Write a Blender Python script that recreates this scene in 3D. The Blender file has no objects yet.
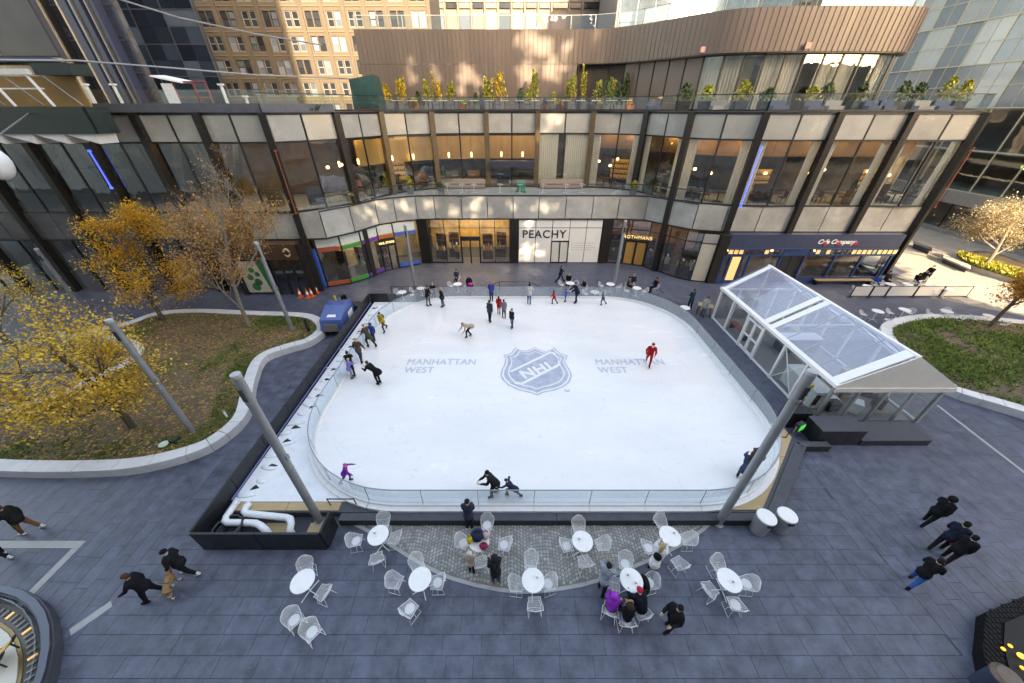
import bpy, bmesh, math, random
import numpy as np
from mathutils import Vector, Matrix, noise
from mathutils.bvhtree import BVHTree
random.seed(7)
S = bpy.context.scene
COL = S.collection
R = math.radians
# ---------------------------------------------------------------- camera
F_PX, PITCH, CAM_H = 345.0, R(34.0), 12.5
cd = bpy.data.cameras.new('camera'); cam = bpy.data.objects.new('camera', cd); COL.objects.link(cam)
cam.location = (0, 0, CAM_H); cam.rotation_euler = (R(90) - PITCH, 0, 0)
cd.sensor_width = 36; cd.lens = F_PX / 1024 * 36; cd.clip_start = 0.1; cd.clip_end = 1000
S.camera = cam
# ---------------------------------------------------------------- sky, sun, exposure
SUN_EL, SUN_AZ = R(25), R(22)         # the sun stands behind the camera, to its right
W = bpy.data.worlds.new('World'); S.world = W; W.use_nodes = True
nt = W.node_tree; bg = nt.nodes['Background']
sky = nt.nodes.new('ShaderNodeTexSky'); sky.sky_type = 'NISHITA'; sky.sun_disc = False
sky.dust_density = 2.0; sky.ozone_density = 1.0; sky.sun_elevation = SUN_EL; sky.sun_rotation = math.pi - SUN_AZ
nt.links.new(sky.outputs[0], bg.inputs[0]); bg.inputs[1].default_value = 0.15
sl = bpy.data.lights.new('sun', 'SUN'); sl.energy = 2.0; sl.angle = R(0.55); sl.color = (1.0, 0.94, 0.86)
sun = bpy.data.objects.new('sun', sl); COL.objects.link(sun)
sun.rotation_euler = (R(90) - SUN_EL, 0, SUN_AZ)
S.view_settings.view_transform = 'Standard'; S.view_settings.look = 'None'
S.view_settings.gamma = 1.0; S.view_settings.use_curve_mapping = False
S.view_settings.exposure = 2.98
try:
    S.view_settings.use_white_balance = True; S.view_settings.white_balance_temperature = 9800; S.view_settings.white_balance_tint = 12   # camera set for the shade
except AttributeError: pass
S.render.engine = 'CYCLES'
cy = S.cycles
cy.use_denoising = True; cy.max_bounces = 7; cy.diffuse_bounces = 3; cy.glossy_bounces = 3
cy.transmission_bounces = 4; cy.transparent_max_bounces = 14; cy.caustics_reflective = False; cy.caustics_refractive = False
cy.sample_clamp_indirect = 4.0; cy.use_adaptive_sampling = True
try: cy.denoiser = 'OPENIMAGEDENOISE'
except Exception: pass

CP, SP = math.cos(PITCH), math.sin(PITCH)
def G(px, py, z=0.0):
    "world point of a picture point on the level z"
    a = PITCH + math.atan((py - 341.5) / F_PX); d = CAM_H - z; Y = d / math.tan(a)
    return ((px - 512) / F_PX * (Y * CP + d * SP), Y, z)
def WY(px, py, Y):
    "world point of a picture point on the vertical plane at distance Y"
    a = PITCH + math.atan((py - 341.5) / F_PX); d = Y * math.tan(a)
    return ((px - 512) / F_PX * (Y * CP + d * SP), Y, CAM_H - d)

# ---------------------------------------------------------------- materials
MATS = {}
def mat(name, col, rough=0.6, metal=0.0, var=0.0, scale=3.0, bump=0.0, bscale=None, spec=0.5, coat=0.0, emit=None, es=0.0,
        col2=None, piece=0.0, detail=4.0, sheen=0.0, stretch=None, trans=0.0):
    if name in MATS: return MATS[name]
    m = bpy.data.materials.new(name); m.use_nodes = True
    t = m.node_tree; N = t.nodes; L = t.links; b = N['Principled BSDF']
    b.inputs['Base Color'].default_value = (*col, 1); b.inputs['Roughness'].default_value = rough
    b.inputs['Metallic'].default_value = metal; b.inputs['Specular IOR Level'].default_value = spec
    b.inputs['Coat Weight'].default_value = coat; b.inputs['Coat Roughness'].default_value = 0.06
    b.inputs['Transmission Weight'].default_value = trans
    if emit: b.inputs['Emission Color'].default_value = (*emit, 1); b.inputs['Emission Strength'].default_value = es
    vec = None
    if var or bump or col2:
        tc = N.new('ShaderNodeTexCoord'); vec = tc.outputs['Object']
        geo = N.new('ShaderNodeNewGeometry'); vec = geo.outputs['Position']
        if stretch:
            mp = N.new('ShaderNodeMapping'); mp.inputs['Scale'].default_value = stretch
            L.new(vec, mp.inputs['Vector']); vec = mp.outputs['Vector']
    src = None
    if var or col2:
        n = N.new('ShaderNodeTexNoise'); n.inputs['Scale'].default_value = scale; n.inputs['Detail'].default_value = detail
        n.inputs['Roughness'].default_value = 0.62
        L.new(vec, n.inputs['Vector'])
        ramp = N.new('ShaderNodeValToRGB'); L.new(n.outputs['Fac'], ramp.inputs['Fac'])
        c2 = col2 if col2 else tuple(min(1, c * (1 + var)) for c in col)
        c1 = col if col2 else tuple(c * (1 - var) for c in col)
        ramp.color_ramp.elements[0].position = 0.32; ramp.color_ramp.elements[1].position = 0.68
        ramp.color_ramp.elements[0].color = (*c1, 1); ramp.color_ramp.elements[1].color = (*c2, 1)
        src = ramp.outputs['Color']
        rr = N.new('ShaderNodeMapRange'); L.new(n.outputs['Fac'], rr.inputs['Value'])
        rr.inputs['From Min'].default_value = .3; rr.inputs['From Max'].default_value = .7
        rr.inputs['To Min'].default_value = max(0.02, rough - .1); rr.inputs['To Max'].default_value = min(1, rough + .1)
        if rough > .12: L.new(rr.outputs[0], b.inputs['Roughness'])
    if piece:
        oi = N.new('ShaderNodeObjectInfo'); ge = N.new('ShaderNodeNewGeometry')
        ad = N.new('ShaderNodeMath'); ad.operation = 'ADD'; L.new(oi.outputs['Random'], ad.inputs[0]); L.new(ge.outputs['Random Per Island'], ad.inputs[1])
        fr = N.new('ShaderNodeMath'); fr.operation = 'FRACT'; L.new(ad.outputs[0], fr.inputs[0])
        mr = N.new('ShaderNodeMapRange'); L.new(fr.outputs[0], mr.inputs['Value'])
        mr.inputs['To Min'].default_value = 1 - piece; mr.inputs['To Max'].default_value = 1 + piece
        mx = N.new('ShaderNodeMix'); mx.data_type = 'RGBA'; mx.blend_type = 'MULTIPLY'; mx.inputs['Factor'].default_value = 1
        if src: L.new(src, mx.inputs['A'])
        else: mx.inputs['A'].default_value = (*col, 1)
        L.new(mr.outputs[0], mx.inputs['B']); src = mx.outputs['Result']
    if src: L.new(src, b.inputs['Base Color'])
    if bump:
        n2 = N.new('ShaderNodeTexNoise'); n2.inputs['Scale'].default_value = bscale or scale * 4; n2.inputs['Detail'].default_value = 5
        L.new(vec, n2.inputs['Vector'])
        bp = N.new('ShaderNodeBump'); bp.inputs['Strength'].default_value = bump; bp.inputs['Distance'].default_value = 0.02
        L.new(n2.outputs['Fac'], bp.inputs['Height']); L.new(bp.outputs['Normal'], b.inputs['Normal'])
    MATS[name] = m; return m
def glass(name, tint=(.92, .95, .95), refl=0.06, rough=0.0, ior=1.5, haze=0.0, hcol=(.8, .85, .9)):
    if name in MATS: return MATS[name]
    m = bpy.data.materials.new(name); m.use_nodes = True; t = m.node_tree; N = t.nodes; L = t.links
    N.remove(N['Principled BSDF']); out = N['Material Output']
    tr = N.new('ShaderNodeBsdfTransparent'); tr.inputs[0].default_value = (*tint, 1)
    gl = N.new('ShaderNodeBsdfGlossy'); gl.inputs['Roughness'].default_value = rough; gl.inputs['Color'].default_value = (.95, .97, 1, 1)
    lw = N.new('ShaderNodeLayerWeight'); lw.inputs['Blend'].default_value = .5
    pw = N.new('ShaderNodeMath'); pw.operation = 'POWER'; L.new(lw.outputs['Facing'], pw.inputs[0]); pw.inputs[1].default_value = 5
    ad = N.new('ShaderNodeMath'); ad.operation = 'MULTIPLY_ADD'; L.new(pw.outputs[0], ad.inputs[0]); ad.inputs[1].default_value = 1 - refl; ad.inputs[2].default_value = refl; ad.use_clamp = True
    ge = N.new('ShaderNodeNewGeometry'); nz = N.new('ShaderNodeTexNoise'); nz.inputs['Scale'].default_value = .9; L.new(ge.outputs['Position'], nz.inputs['Vector'])
    bp = N.new('ShaderNodeBump'); bp.inputs['Strength'].default_value = .25; bp.inputs['Distance'].default_value = .02; L.new(nz.outputs['Fac'], bp.inputs['Height']); L.new(bp.outputs['Normal'], gl.inputs['Normal'])
    mx = N.new('ShaderNodeMixShader'); L.new(ad.outputs[0], mx.inputs[0]); L.new(gl.outputs[0], mx.inputs[2])
    if haze:
        df = N.new('ShaderNodeBsdfDiffuse'); df.inputs[0].default_value = (*hcol, 1)
        m2 = N.new('ShaderNodeMixShader'); m2.inputs[0].default_value = haze
        L.new(tr.outputs[0], m2.inputs[1]); L.new(df.outputs[0], m2.inputs[2]); L.new(m2.outputs[0], mx.inputs[1])
    else: L.new(tr.outputs[0], mx.inputs[1])
    L.new(mx.outputs[0], out.inputs[0]); MATS[name] = m; return m

# ---------------------------------------------------------------- mesh building
class MB:
    def __init__(s, o=(0, 0, 0)): s.v = []; s.f = []; s.m = []; s.o = o
    def add(s, vs, fs, mi=0):
        n = len(s.v); s.v += [tuple(p) for p in vs]; s.f += [tuple(i + n for i in f) for f in fs]; s.m += [mi] * len(fs); return s
    def bx(s, x0, x1, y0, y1, z0, z1, mi=0):
        return s.add([(x0, y0, z0), (x1, y0, z0), (x1, y1, z0), (x0, y1, z0), (x0, y0, z1), (x1, y0, z1), (x1, y1, z1), (x0, y1, z1)],
                     [(3, 2, 1, 0), (4, 5, 6, 7), (0, 1, 5, 4), (1, 2, 6, 5), (2, 3, 7, 6), (3, 0, 4, 7)], mi)
    def bar(s, a, b, w, z0, z1, mi=0):
        "a wall-like box along the plan line a-b, w thick"
        d = Vector((b[0] - a[0], b[1] - a[1])); l = d.length or 1e-6; d /= l; n = Vector((-d.y, d.x)) * w / 2
        p = [(a[0] - n.x, a[1] - n.y), (b[0] - n.x, b[1] - n.y), (b[0] + n.x, b[1] + n.y), (a[0] + n.x, a[1] + n.y)]
        return s.prism(p, z0, z1, mi)
    def prism(s, poly, z0, z1, mi=0):
        n = len(poly); vs = [(p[0], p[1], z0) for p in poly] + [(p[0], p[1], z1) for p in poly]
        fs = [tuple(range(n - 1, -1, -1)), tuple(range(n, 2 * n))] + [(i, (i + 1) % n, n + (i + 1) % n, n + i) for i in range(n)]
        return s.add(vs, fs, mi)
    def cyl(s, p0, p1, r0, r1=None, n=10, mi=0, caps=True):
        r1 = r0 if r1 is None else r1
        p0, p1 = Vector(p0), Vector(p1); d = (p1 - p0); d = d.normalized() if d.length > 1e-9 else Vector((0, 0, 1))
        a = d.orthogonal().normalized(); b = d.cross(a)
        vs = []
        for p, r in ((p0, r0), (p1, r1)):
            for i in range(n):
                t = 2 * math.pi * i / n; vs.append(p + (a * math.cos(t) + b * math.sin(t)) * r)
        fs = [(i, (i + 1) % n, n + (i + 1) % n, n + i) for i in range(n)]
        if caps: fs += [tuple(range(n - 1, -1, -1)), tuple(range(n, 2 * n))]
        return s.add(vs, fs, mi)
    def tube(s, pts, r, n=6, mi=0, rs=None):
        pts = [Vector(p) for p in pts]; vs = []; fs = []; a = None
        for i, p in enumerate(pts):
            d = (pts[min(i + 1, len(pts) - 1)] - pts[max(i - 1, 0)])
            d = d.normalized() if d.length > 1e-9 else Vector((0, 0, 1))
            a = d.orthogonal().normalized() if a is None else (a - d * a.dot(d))
            if a.length < 1e-6: a = d.orthogonal()
            a = a.normalized(); b = d.cross(a); q = rs[i] if rs else r
            for k in range(n):
                t = 2 * math.pi * k / n; vs.append(p + (a * math.cos(t) + b * math.sin(t)) * q)
        for i in range(len(pts) - 1):
            for k in range(n): fs.append((i * n + k, i * n + (k + 1) % n, (i + 1) * n + (k + 1) % n, (i + 1) * n + k))
        fs += [tuple(range(n - 1, -1, -1)), tuple(range((len(pts) - 1) * n, len(pts) * n))]
        return s.add(vs, fs, mi)
    def lathe(s, prof, c=(0, 0, 0), n=16, mi=0, sx=1, sy=1):
        vs = []; fs = []
        for r, z in prof:
            for k in range(n):
                t = 2 * math.pi * k / n; vs.append((c[0] + r * sx * math.cos(t), c[1] + r * sy * math.sin(t), c[2] + z))
        for i in range(len(prof) - 1):
            for k in range(n): fs.append((i * n + k, i * n + (k + 1) % n, (i + 1) * n + (k + 1) % n, (i + 1) * n + k))
        fs += [tuple(range(n - 1, -1, -1)), tuple(range((len(prof) - 1) * n, len(prof) * n))]
        return s.add(vs, fs, mi)
    def ell(s, c, r, n=10, h=6, M=None, mi=0):
        vs = []; fs = []; c = Vector(c)
        for i in range(h + 1):
            ph = math.pi * i / h; k2 = max(math.sin(ph), 1e-3)
            for k in range(n):
                t = 2 * math.pi * k / n; p = Vector((r[0] * k2 * math.cos(t), r[1] * k2 * math.sin(t), r[2] * math.cos(ph)))
                vs.append(c + (M @ p if M else p))
        for i in range(h):
            for k in range(n): fs.append((i * n + k, (i + 1) * n + k, (i + 1) * n + (k + 1) % n, i * n + (k + 1) % n))
        fs += [tuple(range(n)), tuple(range((h + 1) * n - 1, h * n - 1, -1))]
        return s.add(vs, fs, mi)
    def cap(s, p0, p1, r0, r1, n=10, mi=0):
        "closed tapered capsule"
        p0, p1 = Vector(p0), Vector(p1); d = (p1 - p0); d = d.normalized() if d.length > 1e-6 else Vector((0, 0, 1))
        pts = []; rs = []
        for a in (-80, -45): pts.append(p0 + d * r0 * math.sin(R(a))); rs.append(r0 * math.cos(R(a)))
        pts += [p0, p1]; rs += [r0, r1]
        for a in (45, 80): pts.append(p1 + d * r1 * math.sin(R(a))); rs.append(r1 * math.cos(R(a)))
        return s.tube(pts, 0, n, mi, rs)
    def mesh(s, name, mats, smooth=False):
        me = bpy.data.meshes.new(name)
        o = s.o; me.from_pydata([(p[0] - o[0], p[1] - o[1], p[2] - o[2]) for p in s.v], [], s.f)
        ms = mats if isinstance(mats, (list, tuple)) else [mats]
        for m in ms: me.materials.append(m)
        if len(ms) > 1: me.polygons.foreach_set('material_index', s.m)
        if smooth: me.polygons.foreach_set('use_smooth', [True] * len(me.polygons))
        me.update(); return me
    def build(s, name, mats, parent=None, smooth=False):
        o = bpy.data.objects.new(name, s.mesh(name, mats, smooth)); COL.objects.link(o)
        if parent is not None: o.parent = parent
        return o
def tag(o, label=None, cat=None, group=None, kind=None):
    if label: o['label'] = label
    if cat: o['category'] = cat
    if group: o['group'] = group
    if kind: o['kind'] = kind
    return o
def thing(name, label, cat, loc=(0, 0, 0), rz=0.0, group=None):
    o = bpy.data.objects.new(name, None); COL.objects.link(o); o.location = loc; o.rotation_euler = (0, 0, rz)
    o.empty_display_size = .2
    return tag(o, label, cat, group)
def place(me, name, loc=(0, 0, 0), rot=(0, 0, 0), sc=(1, 1, 1), parent=None):
    o = bpy.data.objects.new(name, me); COL.objects.link(o); o.location = loc; o.rotation_euler = rot; o.scale = sc
    if parent is not None: o.parent = parent
    return o
def copy_tree(o, parent=None):
    c = o.copy(); COL.objects.link(c); c.parent = parent
    for ch in o.children: copy_tree(ch, c)
    return c
TMP = bpy.data.scenes.new('workbench_scene')
def evaluated(o):
    'mesh of an object with its modifiers, worked out in a scene of its own'
    TMP.collection.objects.link(o); 
    with bpy.context.temp_override(scene=TMP, view_layer=TMP.view_layers[0]): dg = bpy.context.evaluated_depsgraph_get()
    me = bpy.data.meshes.new_from_object(o.evaluated_get(dg)); bpy.data.objects.remove(o); return me
def text_mesh(body, size, ext=0.01, bold=0.0, space=1.0, shear=0.0):
    cu = bpy.data.curves.new('lettering', 'FONT'); cu.body = body; cu.size = size; cu.extrude = ext; cu.offset = bold
    cu.align_x = 'CENTER'; cu.align_y = 'CENTER'; cu.space_character = space; cu.shear = shear; cu.resolution_u = 4
    me = evaluated(bpy.data.objects.new('lettering', cu)); me.materials.clear(); return me
def lettering(body, size, m, parent, loc, rot, name='lettering', **k):
    me = text_mesh(body, size, **k); me.materials.append(m); return place(me, name, loc, rot, parent=parent)
def crom(pts, n=6, closed=False):
    "smooth curve through plan points"
    out = []; N = len(pts)
    for i in range(N if closed else N - 1):
        g = (lambda k: pts[k % N]) if closed else (lambda k: pts[max(0, min(N - 1, k))])
        p0, p1, p2, p3 = g(i - 1), g(i), g(i + 1), g(i + 2)
        for j in range(n):
            t = j / n
            out.append(tuple(.5 * (2 * p1[c] + (p2[c] - p0[c]) * t + (2 * p0[c] - 5 * p1[c] + 4 * p2[c] - p3[c]) * t * t + (3 * p1[c] - p0[c] - 3 * p2[c] + p3[c]) * t ** 3) for c in (0, 1)))
    if not closed: out.append(tuple(pts[-1][:2]))
    return out
def inside(p, poly):
    x, y = p[0], p[1]; c = False; j = len(poly) - 1
    for i in range(len(poly)):
        if (poly[i][1] > y) != (poly[j][1] > y) and x < (poly[j][0] - poly[i][0]) * (y - poly[i][1]) / (poly[j][1] - poly[i][1]) + poly[i][0]: c = not c
        j = i
    return c
def resample(pts, step):
    out = [pts[0]]; acc = 0
    for a, b in zip(pts, pts[1:]):
        l = math.dist(a, b); t = step - acc
        while t <= l and l > 0:
            out.append(tuple(a[c] + (b[c] - a[c]) * t / l for c in (0, 1))); t += step
        acc = (acc + l) % step
    return out
def offset(pts, d, closed=False):
    out = []; n = len(pts)
    for i in range(n):
        a = pts[(i - 1) % n] if closed else pts[max(i - 1, 0)]; b = pts[(i + 1) % n] if closed else pts[min(i + 1, n - 1)]
        t = Vector((b[0] - a[0], b[1] - a[1])); t = t.normalized() if t.length else Vector((1, 0))
        out.append((pts[i][0] - t.y * d, pts[i][1] + t.x * d))
    return out

# colours of things
M_JOINT = mat('paving_joint', (.055, .060, .075), .9)
M_PAVE = mat('slate_paver', (.072, .083, .122), .46, var=.42, scale=2.1, bump=.35, bscale=9, piece=.085, detail=9)
def scuffs(m, scale, width, col, amt, dist=1.5, dots=True):
    "thin wandering scuff lines and pale spots laid over a material's own colour"
    t = m.node_tree; N = t.nodes; L = t.links; b = N['Principled BSDF']; src = b.inputs['Base Color'].links[0].from_socket
    geo = N.new('ShaderNodeNewGeometry')
    def mixin(src, mask):
        mx = N.new('ShaderNodeMix'); mx.data_type = 'RGBA'; L.new(mask, mx.inputs['Factor']); L.new(src, mx.inputs['A']); mx.inputs['B'].default_value = (*col, 1); return mx.outputs['Result']
    for k, s in enumerate(scale):
        n = N.new('ShaderNodeTexNoise'); n.inputs['Scale'].default_value = s; n.inputs['Detail'].default_value = 1.5; n.inputs['Distortion'].default_value = dist; L.new(geo.outputs['Position'], n.inputs['Vector'])
        a = N.new('ShaderNodeMath'); a.operation = 'SUBTRACT'; L.new(n.outputs['Fac'], a.inputs[0]); a.inputs[1].default_value = .5 - .06 * k
        ab = N.new('ShaderNodeMath'); ab.operation = 'ABSOLUTE'; L.new(a.outputs[0], ab.inputs[0])
        mr = N.new('ShaderNodeMapRange'); L.new(ab.outputs[0], mr.inputs['Value']); mr.inputs['From Max'].default_value = width; mr.inputs['To Min'].default_value = amt; mr.inputs['To Max'].default_value = 0
        br = N.new('ShaderNodeTexNoise'); br.inputs['Scale'].default_value = 1.7 + k; L.new(geo.outputs['Position'], br.inputs['Vector'])
        m2 = N.new('ShaderNodeMapRange'); L.new(br.outputs['Fac'], m2.inputs['Value']); m2.inputs['From Min'].default_value = .42; m2.inputs['From Max'].default_value = .62
        mu = N.new('ShaderNodeMath'); mu.operation = 'MULTIPLY'; L.new(mr.outputs[0], mu.inputs[0]); L.new(m2.outputs[0], mu.inputs[1]); src = mixin(src, mu.outputs[0])
    if dots:
        v = N.new('ShaderNodeTexVoronoi'); v.inputs['Scale'].default_value = 1.6; L.new(geo.outputs['Position'], v.inputs['Vector'])
        mr = N.new('ShaderNodeMapRange'); L.new(v.outputs['Distance'], mr.inputs['Value']); mr.inputs['From Min'].default_value = .03; mr.inputs['From Max'].default_value = .06; mr.inputs['To Min'].default_value = .5; mr.inputs['To Max'].default_value = 0
        src = mixin(src, mr.outputs[0])
    L.new(src, b.inputs['Base Color'])
scuffs(M_PAVE, (1.3, 2.6), .012, (.16, .17, .2), .35)
M_COB = mat('granite_cobble', (.30, .30, .29), .7, var=.15, scale=2, piece=.28)
M_STRIPE = mat('pale_granite_strip', (.34, .34, .345), .6, var=.12, scale=4)
M_KERB = mat('pale_stone_kerb', (.6, .6, .62), .65, var=.1, scale=1.6, bump=.15, bscale=18, piece=.05)
M_SOIL = mat('bed_soil', (.085, .058, .04), .95, col2=(.16, .115, .075), scale=1.3, bump=.8, bscale=7, detail=8)
M_GRASS = mat('lawn_grass', (.07, .135, .025), .8, col2=(.17, .19, .05), scale=1.0, piece=.3)
M_ICE = mat('skated_ice', (.735, .735, .755), .2, col2=(.82, .81, .82), scale=.75, bump=.05, bscale=30, detail=9, stretch=(.35, 1, 1))
scuffs(M_ICE, (.5, .9, 1.7, 3.1), .007, (.58, .63, .72), .6, .9, False)
M_WHITE = mat('white_powder_coat', (.78, .78, .79), .4, var=.04, scale=5)
M_SNOW = mat('white_deck_sheet', (.76, .78, .82), .6, var=.06, scale=2.2, bump=.5, bscale=5)
M_BLACK = mat('black_board', (.012, .013, .017), .45, var=.3, scale=3)
M_BLACK2 = mat('black_steel', (.018, .019, .023), .35, var=.2, scale=6)
M_DECK = mat('dark_grey_decking', (.055, .06, .075), .5, var=.2, scale=4)
M_PLY = mat('plywood_sheet', (.42, .29, .15), .7, col2=(.5, .37, .21), scale=3, detail=8, stretch=(.3, 2, 2), piece=.06)
M_STEEL = mat('grey_painted_steel', (.26, .265, .275), .42, metal=.3, var=.08, scale=8)
M_RGLASS = glass('rink_glass', (.89, .93, .95), .05, haze=.12, hcol=(.80, .88, .94))
M_GLASS = glass('window_glass', (.94, .97, .96), .085)
M_TGLASS = glass('tent_clear_sheet', (.78, .82, .95), .12, rough=.06, haze=.24, hcol=(.76, .79, .95))
M_BROWN = mat('dark_bronze_metal', (.055, .045, .038), .4, metal=.5, var=.2, scale=5)
# ================================================================ GROUND
plaza = tag(MB().bx(-160, 160, -60, 200, -.5, -.012).build('plaza', M_JOINT), kind='structure')
# platform of the rink and the outlines that interrupt the paving
KX0, KX1, KY0, KY1 = -10.55, 12.7, 6.9, 23.5
rink_area = [(-10.55, 5.83), (-6.3, 5.83), (-6.3, 6.9), (9.4, 6.9), (12.7, 10.15), (12.7, 23.5), (-10.55, 23.5)]
bedL_px = [(-150, 468), (-60, 472), (0, 477), (77, 478), (141, 473.6), (200, 458), (231, 440), (250, 420), (255.5, 400), (258, 385), (267, 363), (288, 354), (311, 347), (325, 337),
           (327, 329), (319, 321), (301, 317.5), (260, 316), (200, 313.7), (160, 317), (123, 329), (61.5, 339), (100, 342), (128, 350), (136, 358), (125, 369), (95, 384), (55, 401), (0, 416), (-80, 430), (-150, 436)]
bedL = crom([G(*p)[:2] for p in bedL_px], 5, True)
bedR_px = [(877, 331), (890, 324), (910, 320), (935, 319), (975, 321), (1024, 326), (1090, 336), (1110, 380), (1080, 440), (1024, 420), (985, 408), (950, 397), (925, 383), (900, 362), (882, 345)]
bedR = crom([G(*p)[:2] for p in bedR_px], 5, True)
arc = crom([G(*p)[:2] for p in [(345, 519.5), (372, 533), (408, 556), (450, 578), (500, 590), (533, 592), (566, 588), (600, 580), (645, 562), (680, 545), (705, 528), (712, 519.5)]], 8)
cob_area = arc
near_q = []; far = MB()
def paver(x0, x1, y0, y1):
    cs = ((x0, y0), (x1, y0), (x1, y1), (x0, y1))
    if any(all(inside(c, a) for c in cs) for a in (rink_area, cob_area, bedL, bedR)): return
    near_q.append((x0, x1, y0, y1))
GAP = .003; rnd = random.Random(3)
y = 1.2
while y < 33:
    d = .46 if y < 14 else (.46 if y < 20 else .92)
    x = -12.4 - rnd.random() * .5
    while x < 12.4:
        l = rnd.choice((.75, .92, .92, 1.1, 1.25)); x1 = min(x + l, 12.45)
        if x1 - x > .12: paver(max(x, -12.4) + GAP, x1 - GAP, y + GAP, y + d - GAP)
        x += l
    y += d
for s in (-1, 1):
    x = 12.455 if s > 0 else 12.405
    while x < 46:
        w = .46 if x < 20 else .92
        y = 1.0 - rnd.random()
        while y < 34:
            l = rnd.choice((.75, .92, 1.1, 1.25)) * (1 if x < 20 else 1.4)
            a, b = (x + GAP, x + w - GAP) if s > 0 else (-x - w + GAP, -x - GAP)
            if a > -40 or b < 52: paver(a, b, y + GAP, y + l - GAP)
            y += l
        x += w
def seen(q):
    X, Y = (q[0] + q[1]) / 2, (q[2] + q[3]) / 2
    zc = Y * CP + CAM_H * SP; u = 512 + F_PX * X / zc; v = 341.5 - F_PX * (Y * SP - CAM_H * CP) / zc
    return -15 < u < 1040 and v < 700, (q[1] - q[0]) * (q[3] - q[2]) / zc ** 3
sc = sorted(near_q, key=lambda q: (-seen(q)[0], -seen(q)[1]))
pm = {}
for i, q in enumerate(sc):
    t = rnd.uniform(-.0015, .0015)
    if i < 300:
        k = (round(q[1] - q[0], 2), round(q[3] - q[2], 2))
        if k not in pm:
            a, b = k[0] / 2, k[1] / 2; e = .0025
            mb = MB(); mb.add([(-a, -b, -.02), (a, -b, -.02), (a, b, -.02), (-a, b, -.02), (-a, -b, -e), (a, -b, -e), (a, b, -e), (-a, b, -e), (-a + e, -b + e, 0), (a - e, -b + e, 0), (a - e, b - e, 0), (-a + e, b - e, 0)],
                              [(0, 1, 5, 4), (1, 2, 6, 5), (2, 3, 7, 6), (3, 0, 4, 7), (4, 5, 9, 8), (5, 6, 10, 9), (6, 7, 11, 10), (7, 4, 8, 11), (8, 9, 10, 11)])
            pm[k] = mb.mesh('paver', M_PAVE)
        place(pm[k], 'paver', ((q[0] + q[1]) / 2, (q[2] + q[3]) / 2, t), parent=plaza)
    else: far.add([(q[0], q[2], -.012), (q[1], q[2], -.012), (q[1], q[3], -.012), (q[0], q[3], -.012), (q[0], q[2], t), (q[1], q[2], t), (q[1], q[3], t), (q[0], q[3], t)],
                  [(0, 1, 5, 4), (1, 2, 6, 5), (2, 3, 7, 6), (3, 0, 4, 7), (4, 5, 6, 7)])
tag(far.build('paver', M_PAVE, plaza), kind='stuff')
# sunlit pale plaza on the right and roads beyond
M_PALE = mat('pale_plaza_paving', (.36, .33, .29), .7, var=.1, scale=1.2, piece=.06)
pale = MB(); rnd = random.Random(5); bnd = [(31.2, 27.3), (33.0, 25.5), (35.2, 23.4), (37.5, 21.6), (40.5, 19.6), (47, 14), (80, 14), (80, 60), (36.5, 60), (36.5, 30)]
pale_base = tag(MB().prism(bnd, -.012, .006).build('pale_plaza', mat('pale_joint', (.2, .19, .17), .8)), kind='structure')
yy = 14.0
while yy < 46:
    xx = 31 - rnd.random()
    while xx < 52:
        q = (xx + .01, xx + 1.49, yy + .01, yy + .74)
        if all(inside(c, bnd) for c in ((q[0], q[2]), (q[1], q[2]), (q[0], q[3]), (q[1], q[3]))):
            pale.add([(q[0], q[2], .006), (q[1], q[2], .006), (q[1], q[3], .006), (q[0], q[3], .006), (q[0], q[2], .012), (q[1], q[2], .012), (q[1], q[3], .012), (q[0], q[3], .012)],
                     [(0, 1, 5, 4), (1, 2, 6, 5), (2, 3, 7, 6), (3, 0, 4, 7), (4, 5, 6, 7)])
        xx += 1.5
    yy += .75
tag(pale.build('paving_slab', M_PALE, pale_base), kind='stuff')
# inlaid pale strips
def strip(a, b, w):
    tag(MB().bar(a, b, w, .001, .006).build('paving_strip', M_STRIPE), kind='structure')
strip((-17.9, 5.97), (-14.86, 5.97), .24); strip((-14.97, 5.84), (-14.97, 4.0), .24); strip((-12.2, 4.25), (-12.72, 3.55), .24)
strip((21.63, 12.75), (21.08, 7.2), .13)
# cobbled segment in front of the rink
cob_base = tag(MB().prism(arc, -.012, .005).build('cobbled_area', mat('cobble_joint', (.16, .16, .155), .9)), kind='structure')
inner = offset(arc, .12)
cb = MB(); rnd = random.Random(11)
cw = 2.3
for col in range(-5, 6):                                   # fans: arcs of stones, centred on columns
    cx = 1.1 + col * cw
    k = -4
    while True:
        rr_y = 4.2 + k * .118; k += 1
        if rr_y > 8.6: break
        n = 21
        for i in range(n):
            t = (i + .5) / n * 2 - 1
            x = cx + t * cw / 2; yy = rr_y - 0.75 * (1 - math.cos(t * 1.15))
            if yy > 6.78 or not inside((x, yy), arc): continue
            if min(math.dist((x, yy), p) for p in arc[1:-1]) < .13 and yy < 6.6: continue
            sx = cw / n / 2 * .86; sy = .05; z = rnd.uniform(.012, .022); an = math.atan2(-0.75 * math.sin(t * 1.15) * 1.15, cw / 2)
            c, s_ = math.cos(an), math.sin(an); e = .7
            P = lambda u, v, zz: (x + u * c - v * s_, yy + u * s_ + v * c, zz)
            cb.add([P(-sx, -sy, .004), P(sx, -sy, .004), P(sx, sy, .004), P(-sx, sy, .004), P(-sx * e, -sy * e, z), P(sx * e, -sy * e, z), P(sx * e, sy * e, z), P(-sx * e, sy * e, z)],
                   [(0, 1, 5, 4), (1, 2, 6, 5), (2, 3, 7, 6), (3, 0, 4, 7), (4, 5, 6, 7)])
tag(cb.build('cobble', M_COB, cob_base), kind='stuff')
for a, b in zip(arc[::4], arc[4::4] + [arc[-1]]):
    MB().bar(a, b, .11, .003, .016).build('edging_stone', M_STRIPE, cob_base)

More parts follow.
